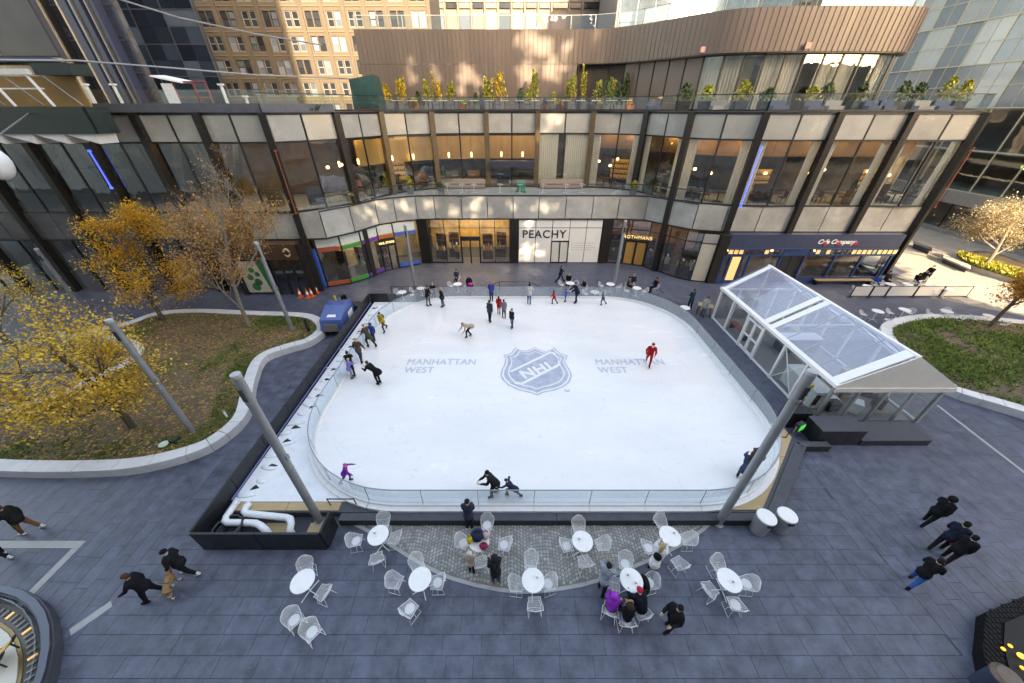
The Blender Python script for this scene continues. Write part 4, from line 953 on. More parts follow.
# diagonal bracing seen in the dark wing
for k in range(5):
    a = -43 + k * 4.6
    MB(o).cyl((a, 29.5, 0), (a + 4.2, 29.5, 10.5), .28, n=8).build('brace', M_DARKINT, PB); MB(o).cyl((a + 4.2, 30.2, 0), (a, 30.2, 10.5), .28, n=8).build('brace', M_DARKINT, PB)
# navy pub
sf = shopfront('shopfront', 'navy blue timber pub front with lit clerestory panes'); YP = 27.55
sp(MB(o).bx(17.6, 31.5, YP, YP + .6, 3.05, Z1 - .02), 'fascia', M_NAVYP, sf)
sp(MB(o).bx(17.6, 31.5, YP - .1, YP + .02, 2.98, 3.06), 'cornice', M_PUB, sf)
sp(MB(o).bx(17.6, 31.5, YP - .06, YP + .06, 2.46, 2.56), 'cornice', M_PUB, sf)
M_AMB = mat('amber_lit_pane', (.8, .6, .3), .3, emit=(1, .62, .24), es=.075)
k = 0; x = 17.75
while x < 31.2:
    lit = (x < 19.2) or (20.6 < x < 21.5) or (24.8 < x < 26.0) or x > 27.2
    if not (22.3 < x < 24.3): sp(MB(o).bx(x + .03, x + .38, YP, YP + .03, 2.60, 2.94), 'clerestory_pane', M_AMB if lit and k % 5 != 3 else M_GLASS, sf); sp(MB(o).bx(x - .03, x + .03, YP - .03, YP + .05, 2.56, 2.98), 'glazing_bar', M_PUB, sf)
    x += .42; k += 1
sp(MB(o).bx(22.3, 24.35, YP - .02, YP + .04, 2.57, 2.97), 'panel', M_PUB, sf)
for x0, x1, kind in ((17.6, 18.05, 'w'), (18.15, 19.1, 'd'), (19.2, 19.6, 'w'), (19.75, 22.1, 'w'), (22.5, 23.2, 'dd'), (23.25, 23.95, 'dd'), (24.3, 26.6, 'w'), (26.8, 28.8, 'w'), (29, 31.2, 'w')):
    if kind == 'w':
        sp(MB(o).bx(x0, x1, YP, YP + .02, .62, 2.44), 'pane', M_GLASS, sf)
        sp(MB(o).bx(x0 - .05, x1 + .05, YP - .04, YP + .06, .05, .6), 'stallriser', M_PUB, sf)
    elif kind == 'd':
        sp(MB(o).bx(x0 + .12, x1 - .12, YP, YP + .02, .3, 2.35), 'door_pane', M_AMB, sf); fr = MB(o); fr.bx(x0, x0 + .1, YP - .03, YP + .05, 0, 2.44); fr.bx(x1 - .1, x1, YP - .03, YP + .05, 0, 2.44); fr.bx(x0 + .1, x1 - .1, YP - .028, YP + .048, 0, .3); sp(fr, 'door', M_PUB, sf)
    else: sp(MB(o).bx(x0, x1, YP + .1, YP + .16, .05, 2.44), 'dark_door', M_BLACK2, sf)
for x in (17.55, 18.1, 19.15, 19.68, 22.25, 24.2, 26.7, 28.9, 31.35): sp(MB(o).bx(x - .07, x + .07, YP - .07, YP + .08, 0, 2.46), 'pilaster', M_PUB, sf)
mw = mat('white_script', (.85, .82, .78), .5); mr = mat('red_sign_ball', (.45, .015, .04), .5)
lettering('Cafe Company', .5, mw, sf, (26.15 - o[0], YP - .015 - o[1], 3.6), (R(90), 0, 0), ext=.012, bold=.012, shear=.3)
for x in (25.25, 26.35, 27.75): mb = MB(o); mb.ell((x, YP - .05, 3.48), (.17, .05, .17), 12, 8); sp(mb, 'red_ball', mr, sf)
# side of the pub and podium, facing the pale plaza
for k in range(5):
    a, b = (31.55 + k * .75, 28.0 + k * 2.6), (31.55 + (k + 1) * .75, 28.0 + (k + 1) * 2.6); p, q = shrink(a, b, .07)
    sp(MB(o).bar(p, q, .02, .6, 3.0), 'side_pane', M_GLASS, sf); sp(MB(o).bar(p, q, .08, 0, .58), 'stallriser', M_PUB, sf); sp(MB(o).bar(p, q, .1, 3.02, Z1 - .05), 'fascia', M_NAVYP, sf)
    sp(MB(o).bx(a[0] - .08, a[0] + .08, a[1] - .08, a[1] + .08, 0, 3.02), 'pilaster', M_PUB, sf)
# ================================================================ ROOF TERRACE: parapet, box
for i in range(7, 20):
    a, b = U[i], U[i + 1]
    MB(o).bar(a, b, .24, 12.36, 12.46).build('coping', M_MULL, PB); p, q = shrink(a, b, .05)
    MB(o).bar(p, q, .02, 12.47, 13.3).build('terrace_glass', M_GLASS, PB); MB(o).bar(a, b, .05, 13.3, 13.35).build('terrace_rail', M_MULL, PB)
M_PARA = mat('grey_blue_parapet', (.10, .105, .13), .5, var=.15, scale=2)
for i in range(0, 8):
    a, b = U[i], U[i + 1]
    MB(o).bar(a, b, .4, 12.31, 12.78).build('parapet', M_PARA, PB); p, q = shrink(a, b, .05)
    MB(o).bar((p[0], p[1] + .6), (q[0], q[1] + .6), .02, 12.4, 13.5).build('terrace_glass', M_GLASS, PB)
BX = thing('rooftop_pavilion', 'brown ribbed metal rooftop storey curving forward on the right', 'building', (8, 40, 12.36))
o2 = tuple(BX.location)
M_RIB = mat('brown_ribbed_metal', (.165, .13, .113), .48, metal=.15, var=.10, scale=.8, stretch=(1, 1, .15))
bl_ = [(-14.4, 41.9), (6.4, 41.9)] + crom([(6.4, 41.9), (9, 41.2), (11.5, 39.2), (13.8, 36.4), (16, 34.3), (19, 33.4), (23, 33.2), (27.5, 33.3), (29.3, 33.6), (30.4, 34.6), (30.9, 36.5), (31, 48)], 6)[1:]
def ribwall(line, z0, z1, name):
    pts = resample(line, .42); mb = MB(o2)
    for a, b in zip(pts, pts[1:]): mb.bar(a, b, .06, z0, z1)
    mb.build(name, M_RIB, BX)
    mb = MB(o2)
    for a, b in zip(pts, pts[1:]):
        t_ = Vector((b[0] - a[0], b[1] - a[1])).normalized(); mb.bar(a, (a[0] + t_.x * .05, a[1] + t_.y * .05), .16, z0 + .01, z1 - .01)
    tag(mb.build('seam', M_RIB, BX), kind='stuff')
ribwall([p for p in bl_ if p[0] <= 6.45][:2], 12.36, 16.0, 'lower_cladding')
ribwall(bl_, 16.03, 18.5, 'upper_cladding')
MB(o2).prism([(-14.3, 42.0)] + [(p[0], p[1] + .1) for p in bl_[1:-3]] + [(30.6, 60), (-14.3, 60)], 18.3, 18.42).build('roof', M_PARA, BX)
MB(o2).prism([(6.4, 42.0)] + [(p[0], p[1] + .05) for p in bl_[2:-3]] + [(30.6, 60), (6.4, 60)], 15.95, 16.03).build('soffit', M_BROWN, BX)
MB(o2).bar((-14.4, 41.95), (-14.4, 60), .1, 12.36, 18.5).build('side_wall', M_RIB, BX)
ins = offset(bl_[1:], .55)
pts = resample(ins, 1.45); rnd = random.Random(6)
for k, (a, b) in enumerate(zip(pts, pts[1:])):
    p, q = shrink(a, b, .05)
    if k < 3: m_, nm = mat('dark_recess', (.03, .022, .02), .6), 'dark_panel'
    elif k < 8: m_, nm = M_RIB, 'clad_panel'
    else: m_, nm = M_GLASS, 'pane'
    MB(o2).bar(p, q, .03, 12.36, 15.94).build(nm, m_, BX); MB(o2).bx(a[0] - .06, a[0] + .06, a[1] - .06, a[1] + .06, 12.36, 15.95).build('mullion', M_MULL, BX)
    if k >= 8 and k % 3 != 1:
        d = Vector((b[0] - a[0], b[1] - a[1])); l = d.length; d.normalize(); n_ = Vector((-d.y, d.x)); mb = MB(o2); vs = []
        for i in range(13): p_ = Vector(a) + d * l * i / 12 + n_ * (.3 + .05 * (i % 2)); vs += [(p_.x, p_.y, 12.4), (p_.x, p_.y, 15.9)]
        mb.add(vs, [(2 * i, 2 * i + 2, 2 * i + 3, 2 * i + 1) for i in range(12)]).build('curtain', mat('taupe_curtain', (.42, .37, .32), .8, var=.06), BX)
    elif k >= 8 and k % 3 == 1:
        MB(o2).bar((a[0], a[1] + 1.2), (b[0], b[1] + 1.2), .05, 12.4, 15.8).build('inner_wall', M_WARM if k == 10 else M_DARKINT, BX)
MB(o2).bar((8, 46.5), (30, 39), .1, 12.4, 15.9).build('back_wall', mat('dim_wall', (.12, .1, .08), .7), BX)
rp = resample([(p[0], p[1] + .5) for p in bl_], 2.2)
for a, b in zip(rp, rp[1:]):
    p, q = shrink(a, b, .03); MB(o2).bar(p, q, .02, 18.5, 19.5).build('rail_pane', M_GLASS, BX); MB(o2).bar(a, b, .04, 19.5, 19.54).build('rail', M_STEEL, BX); MB(o2).bx(a[0] - .02, a[0] + .02, a[1] - .02, a[1] + .02, 18.4, 19.5).build('rail_post', M_STEEL, BX)
for x, y in ((14.9, 35.1), (21.6, 32.98)): MB(o2).bx(x - .2, x + .2, y - .12, y, 16.15, 16.5).build('red_sign_plate', mat('pink_sign', (.55, .3, .27), .5), BX)
# terrace furniture and planting
TX = lambda px, Y: WY(px, 104, Y)[0]
for k, (px, hh, m_) in enumerate(((391, 3.1, M_YEL), (403, 3.0, M_YEL), (428, 2.5, M_YGR), (438, 3.4, M_YEL), (452, 2.8, M_YGR), (488, 2.9, M_YGR), (499, 3.5, M_YEL), (535, 3.2, M_YGR), (572, 3.3, M_YGR), (583, 3.5, M_YGR), (610, 3.3, M_YGR), (622, 3.3, M_GRN), (633, 3.2, M_GRN))):
    planter(TX(px, 40.3), 40.3, 12.36, .8, .8, .7, M_GREYP, f'tall narrow {"yellow" if m_ is M_YEL else "green"} shrub in a terrace pot, {nth[k]} from the left', m_, 560, (hh - .5) * (.8 + .3 * ((k * 7) % 5) / 5), (.32 + .12 * (k % 3)) if hh != 3.5 or px > 550 else .8, seed=100 + k)
for k, (px, m_, pot, hh, r_) in enumerate(((415, M_YGR, M_TERRA, .5, .4), (419, M_GRN, M_GREYP, .9, .6), (463, M_YGR, M_TERRA, .5, .4), (476, M_GRN, M_GREYP, .8, .45), (520, M_GRN, M_GREYP, 1.1, .6), (528, M_YGR, M_GREYP, 1.2, .7), (545, M_GRN, M_TERRA, .4, .4), (553, M_YGR, M_GREYP, .9, .5), (560, M_YEL, M_TERRA, .3, .35), (597, M_YGR, M_GREYP, 1.7, .9), (605, M_GRN, M_GREYP, 1.8, .9), (600, M_YEL, M_TERRA, .4, .4), (617, M_GRN, M_GREYP, 2.0, .8), (630, M_YEL, M_TERRA, .4, .4))):
    y = 38.6 if k % 2 else 37.9
    planter(TX(px, y), y, 12.36, .6, .6, .45, pot, f'{"orange" if pot is M_TERRA else "grey"} terrace pot with low plants, {nth[k]} from the left end', m_, 220, hh, r_, seed=130 + k)
for k, (px, m_, hh) in enumerate(((683, M_GRN, 1.0), (705, M_YGR, .9), (740, M_YGR, 1.2), (765, M_GRN, .7), (808, M_YGR, .8), (822, M_GRN, 1.0), (856, M_GRN, 1.0), (897, M_GRN, 1.1), (912, M_GRN, 1.0), (940, M_YGR, 1.4), (957, M_YGR, 1.2))):
    y = 30.6; planter(TX(px, y), y, 12.36, .9, .5, .6, M_BLACK2, f'dark trough with green plants on the right terrace, {nth[k]} from the left', m_, 260, hh, .55, seed=170 + k)
M_CUSH = mat('navy_cushion', (.06, .08, .15), .8); M_CUSH2 = mat('pale_cushion', (.28, .26, .26), .8)
for k, px in enumerate((655, 720, 780, 815, 835, 875, 888, 925, 945)):
    y = 29.9; t = thing('lounge_sofa', f'{"navy" if k % 3 != 1 else "pale"} cushioned sofa on the right terrace, {nth[k]} from the left', 'sofa', (TX(px, y if px > 690 else 34.5), y if px > 690 else 34.7, 12.36))
    cm = M_CUSH if k % 3 != 1 else M_CUSH2; t.scale = (.8, .8, .75)
    MB().bx(-.7, .7, -.35, .35, .12, .42).build('seat', cm, t); MB().bx(-.7, .7, .22, .38, .43, .85).build('backrest', cm, t)
    for a in (-.6, .6): MB().bx(a - .05, a + .05, -.32, .32, 0, .11).build('leg', M_BLACK2, t)
for k in range(16):
    px = 398 + k * 15.2; y = 37.2 if px < 600 else 36.2
    t = thing('terrace_table', f'small terrace table with white top along the glass rail, {nth[k]} from the left', 'table', (TX(px, y), y, 12.36))
    MB().bx(-.4, .4, -.35, .35, .72, .76).build('table_top', M_WHITE, t); MB().cyl((0, 0, 0), (0, 0, .72), .04, n=6).build('stem', M_BLACK2, t); MB().bx(-.25, .25, -.25, .25, 0, .03).build('foot', M_BLACK2, t)
    c = thing('terrace_chair', f'dark terrace chair beside a white table, {nth[k]} from the left', 'chair', (TX(px, y) + .75, y + .1, 12.36))
    MB().bx(-.22, .22, -.22, .22, .42, .47).build('seat', M_CUSH if k % 2 else M_BLACK2, c); MB().bx(.18, .22, -.22, .22, .47, .9).build('backrest', M_CUSH if k % 2 else M_BLACK2, c)
    for a in (-.18, .18):
        for b in (-.18, .18): MB().cyl((a, b, 0), (a, b, .42), .018, n=4).build('leg', M_BLACK2, c)
# tarpaulin-covered crate on the terrace
t = thing('covered_equipment', 'equipment under a dark green tarpaulin at the left end of the terrace', 'equipment', (TX(370, 37), 37, 12.36))
mb = MB(); mb.add([(-1.2, -.8, 0), (1.2, -.8, 0), (1.2, .8, 0), (-1.2, .8, 0), (-1.15, -.7, 2.2), (.9, -.75, 2.5), (1.0, .7, 2.45), (-1.1, .7, 2.25), (-.2, -.85, 1.2), (.5, -.87, .6)], [(0, 1, 9, 8), (0, 8, 4), (8, 9, 5, 4), (9, 1, 5), (1, 2, 6, 5), (2, 3, 7, 6), (3, 0, 4, 7), (4, 5, 6, 7)])
mb.build('tarpaulin', mat('green_tarpaulin', (.015, .06, .055), .4, var=.4, scale=2, bump=.6, bscale=3), t); MB().bx(-1.1, 1.1, -1.0, -.9, .02, .12).build('red_strap', mat('red_strap', (.5, .04, .02), .5), t)
# rooftop things on the left wing
t = thing('red_roof_frame', 'white hood with red frame standing on the left roof', 'frame', (WY(180, 100, 34)[0], 34, 12.36))
mb = MB()
for a in (0, 1.6, 2.6): mb.cyl((a, 0, 0), (a, 0, 1.9), .06, n=6)
mb.cyl((0, 0, 1.9), (2.6, 0, 1.9), .06, n=6); mb.cyl((0, 0, .9), (2.6, 0, .9), .05, n=6); mb.build('frame', mat('red_steel', (.22, .02, .02), .5), t)
MB().add([(-1.3, -.3, 2.3), (.9, -.3, 1.9), (.9, 1.2, 2.0), (-1.3, 1.2, 2.4), (-1.3, -.3, 2.2), (.9, -.3, 1.8), (.9, 1.2, 1.9), (-1.3, 1.2, 2.3)], [(0, 1, 2, 3), (4, 5, 6, 7), (0, 1, 5, 4), (1, 2, 6, 5), (2, 3, 7, 6), (3, 0, 4, 7)]).build('hood', M_WHITE, t); MB().bx(-.9, .0, -.1, .0, 0, 1.8).build('panel', M_WHITE, t)
for k, px in enumerate((96, 123, 228, 248)):
    p = WY(px, 104, 31); tag(MB().cyl((p[0], 31, 12.36), (p[0], 31, 13.9 if k < 3 else 13.2), .1, n=8).cyl((p[0], 31, 13.9 if k < 3 else 13.2), (p[0], 31, 14.0 if k < 3 else 13.3), .22, n=8).build('vent_pipe', M_WHITE), f'white vent pipe on the left roof, {nth[k]} from the left', 'vent pipe')
tag(blades('roof_grass', [(-44, 28), (-13, 28), (-13, 30.5), (-44, 30.5)], 1500, lambda x, y: 1, M_GRN, .1, .4, 77, 'thin strip of grass behind the left parapet', 'grass', .03)); bpy.data.objects['roof_grass'].location.z = 12.1
# ================================================================ SURROUNDING BUILDINGS
M_BRICK = mat('tan_brick', (.112, .090, .066), .8, var=.12, scale=.6, bump=.2, bscale=12)
M_STONE = mat('pale_sill_stone', (.17, .135, .095), .7)
M_WPANE = mat('dark_window_pane', (.03, .035, .045), .12, coat=.4, piece=.4)
M_WPANE2 = mat('sky_window_pane', (.16, .19, .24), .1, coat=.6, piece=.5)
def far_window(parent, o, x, z, y, w, h, frame_m, pane_m, sash=True, sill=M_STONE):
    fr = MB(o); t = .09
    fr.bx(x - w / 2, x - w / 2 + t, y - .04, y + .06, z, z + h); fr.bx(x + w / 2 - t, x + w / 2, y - .04, y + .06, z, z + h)
    fr.bx(x - w / 2 + t, x + w / 2 - t, y - .038, y + .058, z, z + t); fr.bx(x - w / 2 + t, x + w / 2 - t, y - .038, y + .058, z + h - t, z + h); fr.bx(x - w / 2 + t, x + w / 2 - t, y - .05, y + .05, z + h * .5 - .05, z + h * .5 + .05)
    f = fr.build('window', frame_m, parent)
    MB(o).bx(x - w / 2 + t, x + w / 2 - t, y, y + .03, z + t, z + h * .5 - .05).build('pane', pane_m, f); MB(o).bx(x - w / 2 + t, x + w / 2 - t, y + .02, y + .05, z + h * .5 + .05, z + h - t).build('pane', pane_m, f)
    MB(o).bx(x - w / 2 - .1, x + w / 2 + .1, y - .15, y + .05, z - .14, z - .002).build('sill', sill, f)
BR = thing('brick_building', 'tan brick building with paired white sash windows behind the left roof', 'building', (-40, 75, 0)); o = tuple(BR.location)
YB_ = 75.0; floors = [11.3 + 3.05 * k for k in range(6)]; bx0 = -66.0; bays = [bx0 + 3.4 * k for k in range(16)]
# wall built as piers and bands so that the openings are real
mb = MB(o); ww, hh = .98, 1.95
for k, b in enumerate(bays):
    lo, hi = b - 1.7, b + 1.7
    for z in floors:
        mb.bx(lo, b - 1.12, YB_, YB_ + .35, z, z + hh); mb.bx(b - .10, b + .10, YB_, YB_ + .35, z, z + hh); mb.bx(b + 1.12, hi, YB_, YB_ + .35, z, z + hh)
zz = [0.0] + [v for z in floors for v in (z, z + hh)] + [34.0]
for a, b in zip(zz[::2], zz[1::2]): mb.bx(bays[0] - 1.7, bays[-1] + 1.7, YB_, YB_ + .35, a, b)
mb.build('wall', M_BRICK, BR)
for k in range(len(bays) + 1): MB(o).bx(bays[0] - 1.7 + 3.4 * k - .28, bays[0] - 1.7 + 3.4 * k + .28, YB_ - .16, YB_ - .002, 0, 34).build('pilaster', M_BRICK, BR)
for z in floors: MB(o).bx(bays[0] - 1.7, bays[-1] + 1.7, YB_ - .08, YB_ - .003, z - .6, z - .45).build('brick_course', M_STONE, BR)
MB(o).bx(bays[0] - 1.7, bays[-1] + 1.7, YB_ + .36, YB_ + 12, 0, 33.8).build('core', M_DARKINT, BR)
M_SASH = mat('white_sash', (.25, .25, .25), .5)
for b in bays[3:]:
    for z in floors:
        for s in (-.61, .61): far_window(BR, o, b + s, z, YB_ + .14, ww + .04, hh, M_SASH if (hash((round(b, 1), z)) % 3) else M_MULL, M_WPANE if random.random() < .6 else M_WPANE2)
# pale sunlit block beyond the pavilion
PL = thing('pale_office_block', 'pale sunlit office block with wide windows above the rooftop pavilion', 'building', (12, 92, 0)); o = tuple(PL.location)
M_CREAM = mat('cream_cladding', (.2, .165, .14), .6, var=.15, scale=.2); M_PINK = mat('pink_granite', (.26, .16, .13), .6, var=.15, scale=.2)
MB(o).bx(-24, 60, 92, 110, 0, 45).build('wall', M_CREAM, PL)
rnd = random.Random(12); x = -23.5; k = 0
while x < 56:
    w = rnd.choice((2.2, 3.0, 3.4))
    for z in (17.2, 21.2, 25.4, 29.6):
        m_ = rnd.choice((M_WPANE2, M_WPANE2, M_CREAM, M_PINK, mat('bright_blind_window', (.38, .35, .3), .3, coat=.4)))
        f = MB(o).bx(x, x + w, 91.75, 91.98, z, z + 2.6).build('window', m_, PL)
        MB(o).bx(x + .1, x + w - .1, 91.70, 91.748, z - .9, z - .12).build('spandrel', M_WPANE if k % 2 else M_CREAM, f)
    MB(o).bx(x + w + .05, x + w + .3, 91.5, 91.98, 0, 45).build('pilaster', M_PINK if k % 4 == 0 else M_CREAM, PL)
    x += w + .4; k += 1
# wavy glass block to its right
WG = thing('rippled_glass_block', 'pale blue glass block with wavering reflections behind the pavilion', 'building', (24, 70, 0)); o = tuple(WG.location)
M_WAVE = mat('rippled_reflective_glass', (.35, .42, .46), .05, metal=.85, bump=.35, bscale=.5, var=.25, scale=.4)
for i in range(10):
    for j in range(6):
        x0 = 16 + i * 2.6; z0 = 16.5 + j * 3.4
        if i < 2 and j < 1: continue
        MB(o).bx(x0 + .04, x0 + 2.56, 70 + .03 * (i % 2), 70.1, z0 + .04, z0 + 3.36).build('pane', M_WAVE, WG)
MB(o).bx(15.6, 42.4, 70.12, 84, 0, 38).build('core', mat('pale_core', (.12, .14, .16), .3), WG)
for i in range(11): MB(o).bx(16 + i * 2.6 - .035, 16 + i * 2.6 + .035, 69.9, 70.11, 12, 37).build('mullion', M_STEEL, WG)
# glass tower on the right, facing the plaza
GT = thing('glass_tower', 'tall pale glass tower with a tan grid on the right', 'building', (52, 45, 0)); o = tuple(GT.location)
M_TG = [mat('sky_tone_pane_%d' % k, c, .08, metal=.35, bump=.12, bscale=.35, piece=.2) for k, c in enumerate(((.42, .46, .47), (.52, .55, .55), (.34, .38, .40), (.6, .61, .58)))]  # pale pane colours stand in for reflected light
M_TGRID = mat('tan_grid_bar', (.62, .54, .40), .5)
rnd = random.Random(15); FX = 52.0
for j in range(13):
    z0 = 4.6 + 4.0 * j
    for i in range(23):
        y0 = 18 + i * 3.0
        if j == 0 or j == 1:
            MB(o).bx(FX, FX + .05, y0 + .06, y0 + 2.94, z0 + .06 + (.0 if j else 0), z0 + 3.94).build('pane', M_GLASS, GT)
        elif i < 20: MB(o).bx(FX, FX + .05, y0 + .05, y0 + 2.95, z0 + .05, z0 + 3.95).build('pane', rnd.choice(M_TG), GT)
    MB(o).bx(FX - .12, FX + .06, 18, 87, z0 - .05, z0 + .05).build('grid_bar', M_TGRID, GT)
for i in range(24): MB(o).bx(FX - .1, FX + .055, 18 + i * 3 - .04, 18 + i * 3 + .04, 4.66, 57).build('grid_bar', M_TGRID, GT)
for i in range(23): MB(o).bx(FX - .05, FX + .052, 18 + i * 3 + 1.47, 18 + i * 3 + 1.53, 12.7, 56.9).build('grid_bar', M_TGRID, GT)
for j in range(11): MB(o).bx(FX - .05, FX + .053, 18, 78, 14.57 + j * 4, 14.63 + j * 4).build('grid_bar', M_TGRID, GT)
for j in range(8): MB(o).bx(FX - .5, FX - .02, 18 + j * 8.6, 18 + j * 8.6 + 8.5, 3.3, 4.5).build('spandrel_panel', mat('grey_band', (.3, .29, .28), .5, var=.06), GT)
for i in range(14): MB(o).bx(FX + .3, FX + .34, 18 + i * 5 + .05, 18 + i * 5 + 4.95, .5, 3.3).build('street_pane', M_GLASS, GT); MB(o).bx(FX + .25, FX + .4, 18 + i * 5 - .05, 18 + i * 5 + .05, .0, 3.3).build('mullion', M_MULL, GT)
MB(o).bx(FX + .2, FX + .5, 18, 87, 0, .5).build('base_course', M_SLAB, GT)
MB(o).bx(FX + 7, FX + 20, 18, 87, 0, 58).build('core', mat('tower_core', (.16, .15, .14), .6, var=.4, scale=.3), GT)
for j in range(3): MB(o).bx(FX + .4, FX + 7, 18, 87, 4.4 + j * 4, 4.55 + j * 4).build('floor_slab', M_SLAB, GT)
for x, y, z in ((53.6, 40, 7.2),): tag(MB().lathe([(.05, 0), (.3, .15), (.32, .35), (.1, .6)], (x, y, z), 10).cyl((x, y, z + .6), (x, y, 8.5), .015, n=4).build('green_lamp', mat('green_glow', (.4, 1, .1), .5, emit=(.5, 1, .15), es=.5)), 'glowing green lamp inside the right glass tower', 'lamp')
# projecting pale canopy at the foot of the tower
CN = thing('street_canopy', 'pale flat canopy with tan soffit between podium and glass tower', 'canopy', (44, 60, 0)); o = tuple(CN.location)
MB(o).bx(37, 51.8, 56, 70, 11.0, 12.6).build('roof', mat('pale_canopy', (.5, .47, .42), .6), CN)
for x in (39, 49.5): MB(o).cyl((x, 57, 0), (x, 57, 11), .3, n=10).build('post', M_STEEL, CN)
# dark tower on the left, behind the wing
DTW = thing('dark_glass_tower', 'dark navy glass tower rising behind the left wing', 'building', (-56, 60, 0)); o = tuple(DTW.location)
M_DBAR = mat('slate_bar', (.05, .06, .08), .4)
M_DG = [mat('navy_pane_%d' % k, c, .1, coat=.5, bump=.5, bscale=.35, piece=.4) for k, c in enumerate(((.02, .032, .052), (.035, .055, .085), (.014, .02, .034), (.06, .085, .12)))]
rnd = random.Random(18)
for i in range(9):
    for j in range(9):
        x0 = -77 + i * 4.05; z0 = 6 + j * 3.4
        for q in (0, 1):
            for r_ in (0, 1): MB(o).bx(x0 + .03 + q * 2.025, x0 + 1.99 + q * 2.025, 60, 60.06, z0 + .03 + r_ * 1.7, z0 + 1.67 + r_ * 1.7).build('pane', rnd.choice(M_DG), DTW)
for j in range(10): MB(o).bx(-77, -40.5, 59.95, 60.07, 6 + j * 3.4 - .06, 6 + j * 3.4 + .06).build('grid_bar', M_DBAR, DTW)
for i in range(10): MB(o).bx(-77 + i * 4.05 - .05, -77 + i * 4.05 + .05, 59.9, 60.065, 6.1, 36.5).build('grid_bar', M_DBAR, DTW)
MB(o).bx(-77, -40.6, 60.08, 60.7, 0, 37).build('core', M_DARKINT, DTW)
# near left tower with pale fins
LT = thing('finned_tower', 'dark tower with pale vertical fins at the top left', 'building', (-48, 46, 0)); o = tuple(LT.location)
MB(o).bx(-70, -38.6, 46, 46.6, 0, 45).build('wall', mat('dark_blue_cladding', (.03, .036, .055), .25, coat=.6, var=.4, scale=.5, bump=.3, bscale=.6), LT)
for k, (px, w, m_) in enumerate(((40, .55, mat('cream_fin', (.62, .5, .36), .4)), (47, .18, M_MULL), (62, .16, mat('cream_fin', (.62, .5, .36), .4)), (68, .7, mat('blue_grey_fin', (.045, .055, .095), .3)), (76, .2, M_STEEL), (84, .5, mat('blue_grey_fin', (.045, .055, .095), .3)), (92, .12, M_STEEL), (99, .3, mat('blue_grey_fin', (.045, .055, .095), .3)))):
    x = WY(px, 10, 45.5)[0]; MB(o).bx(x - w / 2, x + w / 2, 45.4 - .05 * k, 45.99, 12.0, 45).build('fin', m_, LT)
for k in range(12): MB(o).bx(-45.2, -38.6, 45.93, 45.998, 13 + k * 2.6, 13.12 + k * 2.6).build('floor_line', mat('slate_bar', (.05, .06, .08), .4), LT)
for k in range(4): MB(o).bx(-67.7 + 5.6 * k + .03, -67.7 + 5.6 * k + 5.57, 44.6, 44.8, 16.9, 45).build('grey_panel', mat('grey_metal_panel', (.06, .06, .066), .5, var=.06, scale=.5), LT)
MB(o).bx(-67.7, -45.35, 44.81, 45.95, 16.7, 45).build('overhang', M_PARA, LT); MB(o).bx(-67.7, -45.3, 44.3, 44.79, 16.4, 16.7).build('overhang_edge', mat('cream_fin', (.62, .5, .36), .4), LT)
# work shed at the far left
SH = thing('work_gantry', 'dark green work gantry with white truss and plywood at the left edge', 'scaffold', (-34, 20.5, 0)); o = tuple(SH.location)
M_DGR = mat('dark_green_board', (.014, .028, .024), .5, var=.2)
MB(o).bx(-50, -23.8, 23, 23.12, 11.3, 12.6).build('fascia', M_DGR, SH); MB(o).bx(-50, -23.7, 23.12, 24.4, 12.4, 12.58).build('deck', M_DGR, SH); MB(o).bx(-23.82, -23.7, 23.13, 24.4, 11.3, 12.39).build('fascia', M_DGR, SH)
MB(o).bx(-50, -24.4, 24.2, 24.3, 12.59, 14.0).build('plywood_back', mat('orange_plywood', (.42, .24, .09), .7, var=.15, scale=1.5), SH)
for k in range(12):
    x = -49 + k * 2.15; MB(o).cyl((x, 23.15, 12.6), (x - .5, 23.15, 14.0), .07, n=6).build('truss_post', M_WHITE, SH); MB(o).cyl((x + .3, 23.2, 13.95), (x + 1.55, 23.2, 12.65), .035, n=6).build('truss_diagonal', M_STEEL, SH)
MB(o).bx(-50, -25.6, 23.05, 23.25, 14.01, 14.25).build('truss_chord', M_WHITE, SH); MB(o).cyl((-50, 23.2, 13.4), (-25.4, 23.2, 13.4), .04, n=6).build('truss_rail', M_WHITE, SH)
MB(o).bx(-50, -24.6, 23.6, 24.1, 14.6, 14.75).build('blue_sheet', mat('blue_sheet', (.03, .06, .2), .5), SH); MB(o).bx(-25.4, -23.4, 23.2, 24.3, 14.0, 14.5).build('end_block', M_DGR, SH)
for k in range(14):
    x = -49.5 + k * 1.83; MB(o).add([(x, 23.1, 11.29), (x + 1.8, 23.1, 11.29), (x + 1.8, 24.3, 11.29), (x, 24.3, 11.29), (x + 1.7, 23.1, 10.8), (x + 1.7, 24.3, 10.8)], [(0, 1, 4), (1, 2, 5, 4), (2, 3, 5), (0, 4, 5, 3), (0, 3, 2, 1)]).build('white_baffle', M_WHITE, SH)
for x in (-49.5, -46.5): MB(o).cyl((x, 23.8, 0), (x, 23.8, 12.4), .15, n=8).build('post', M_DGR, SH)
t = thing('wrapped_bundle', 'white wrapped bundle hanging under the gantry at the left edge', 'bundle', (WY(-4, 165, 17)[0], 17, WY(2, 180, 17)[2]))
mb = MB(); mb.ell((0, 0, .7), (.55, .5, .7), 14, 10); mb.v = [(x * (1 + .12 * noise.noise((x * 3, y * 3, z * 3))), y * (1 + .12 * noise.noise((x * 3, z * 3, 2))), z) for x, y, z in mb.v]; mb.build('wrap', M_SNOW, t, True); MB().cyl((0, 0, 1.3), (-4.5, 6.6, 12.4 - t.location.z), .03, n=5).build('rope', M_STEEL, t)
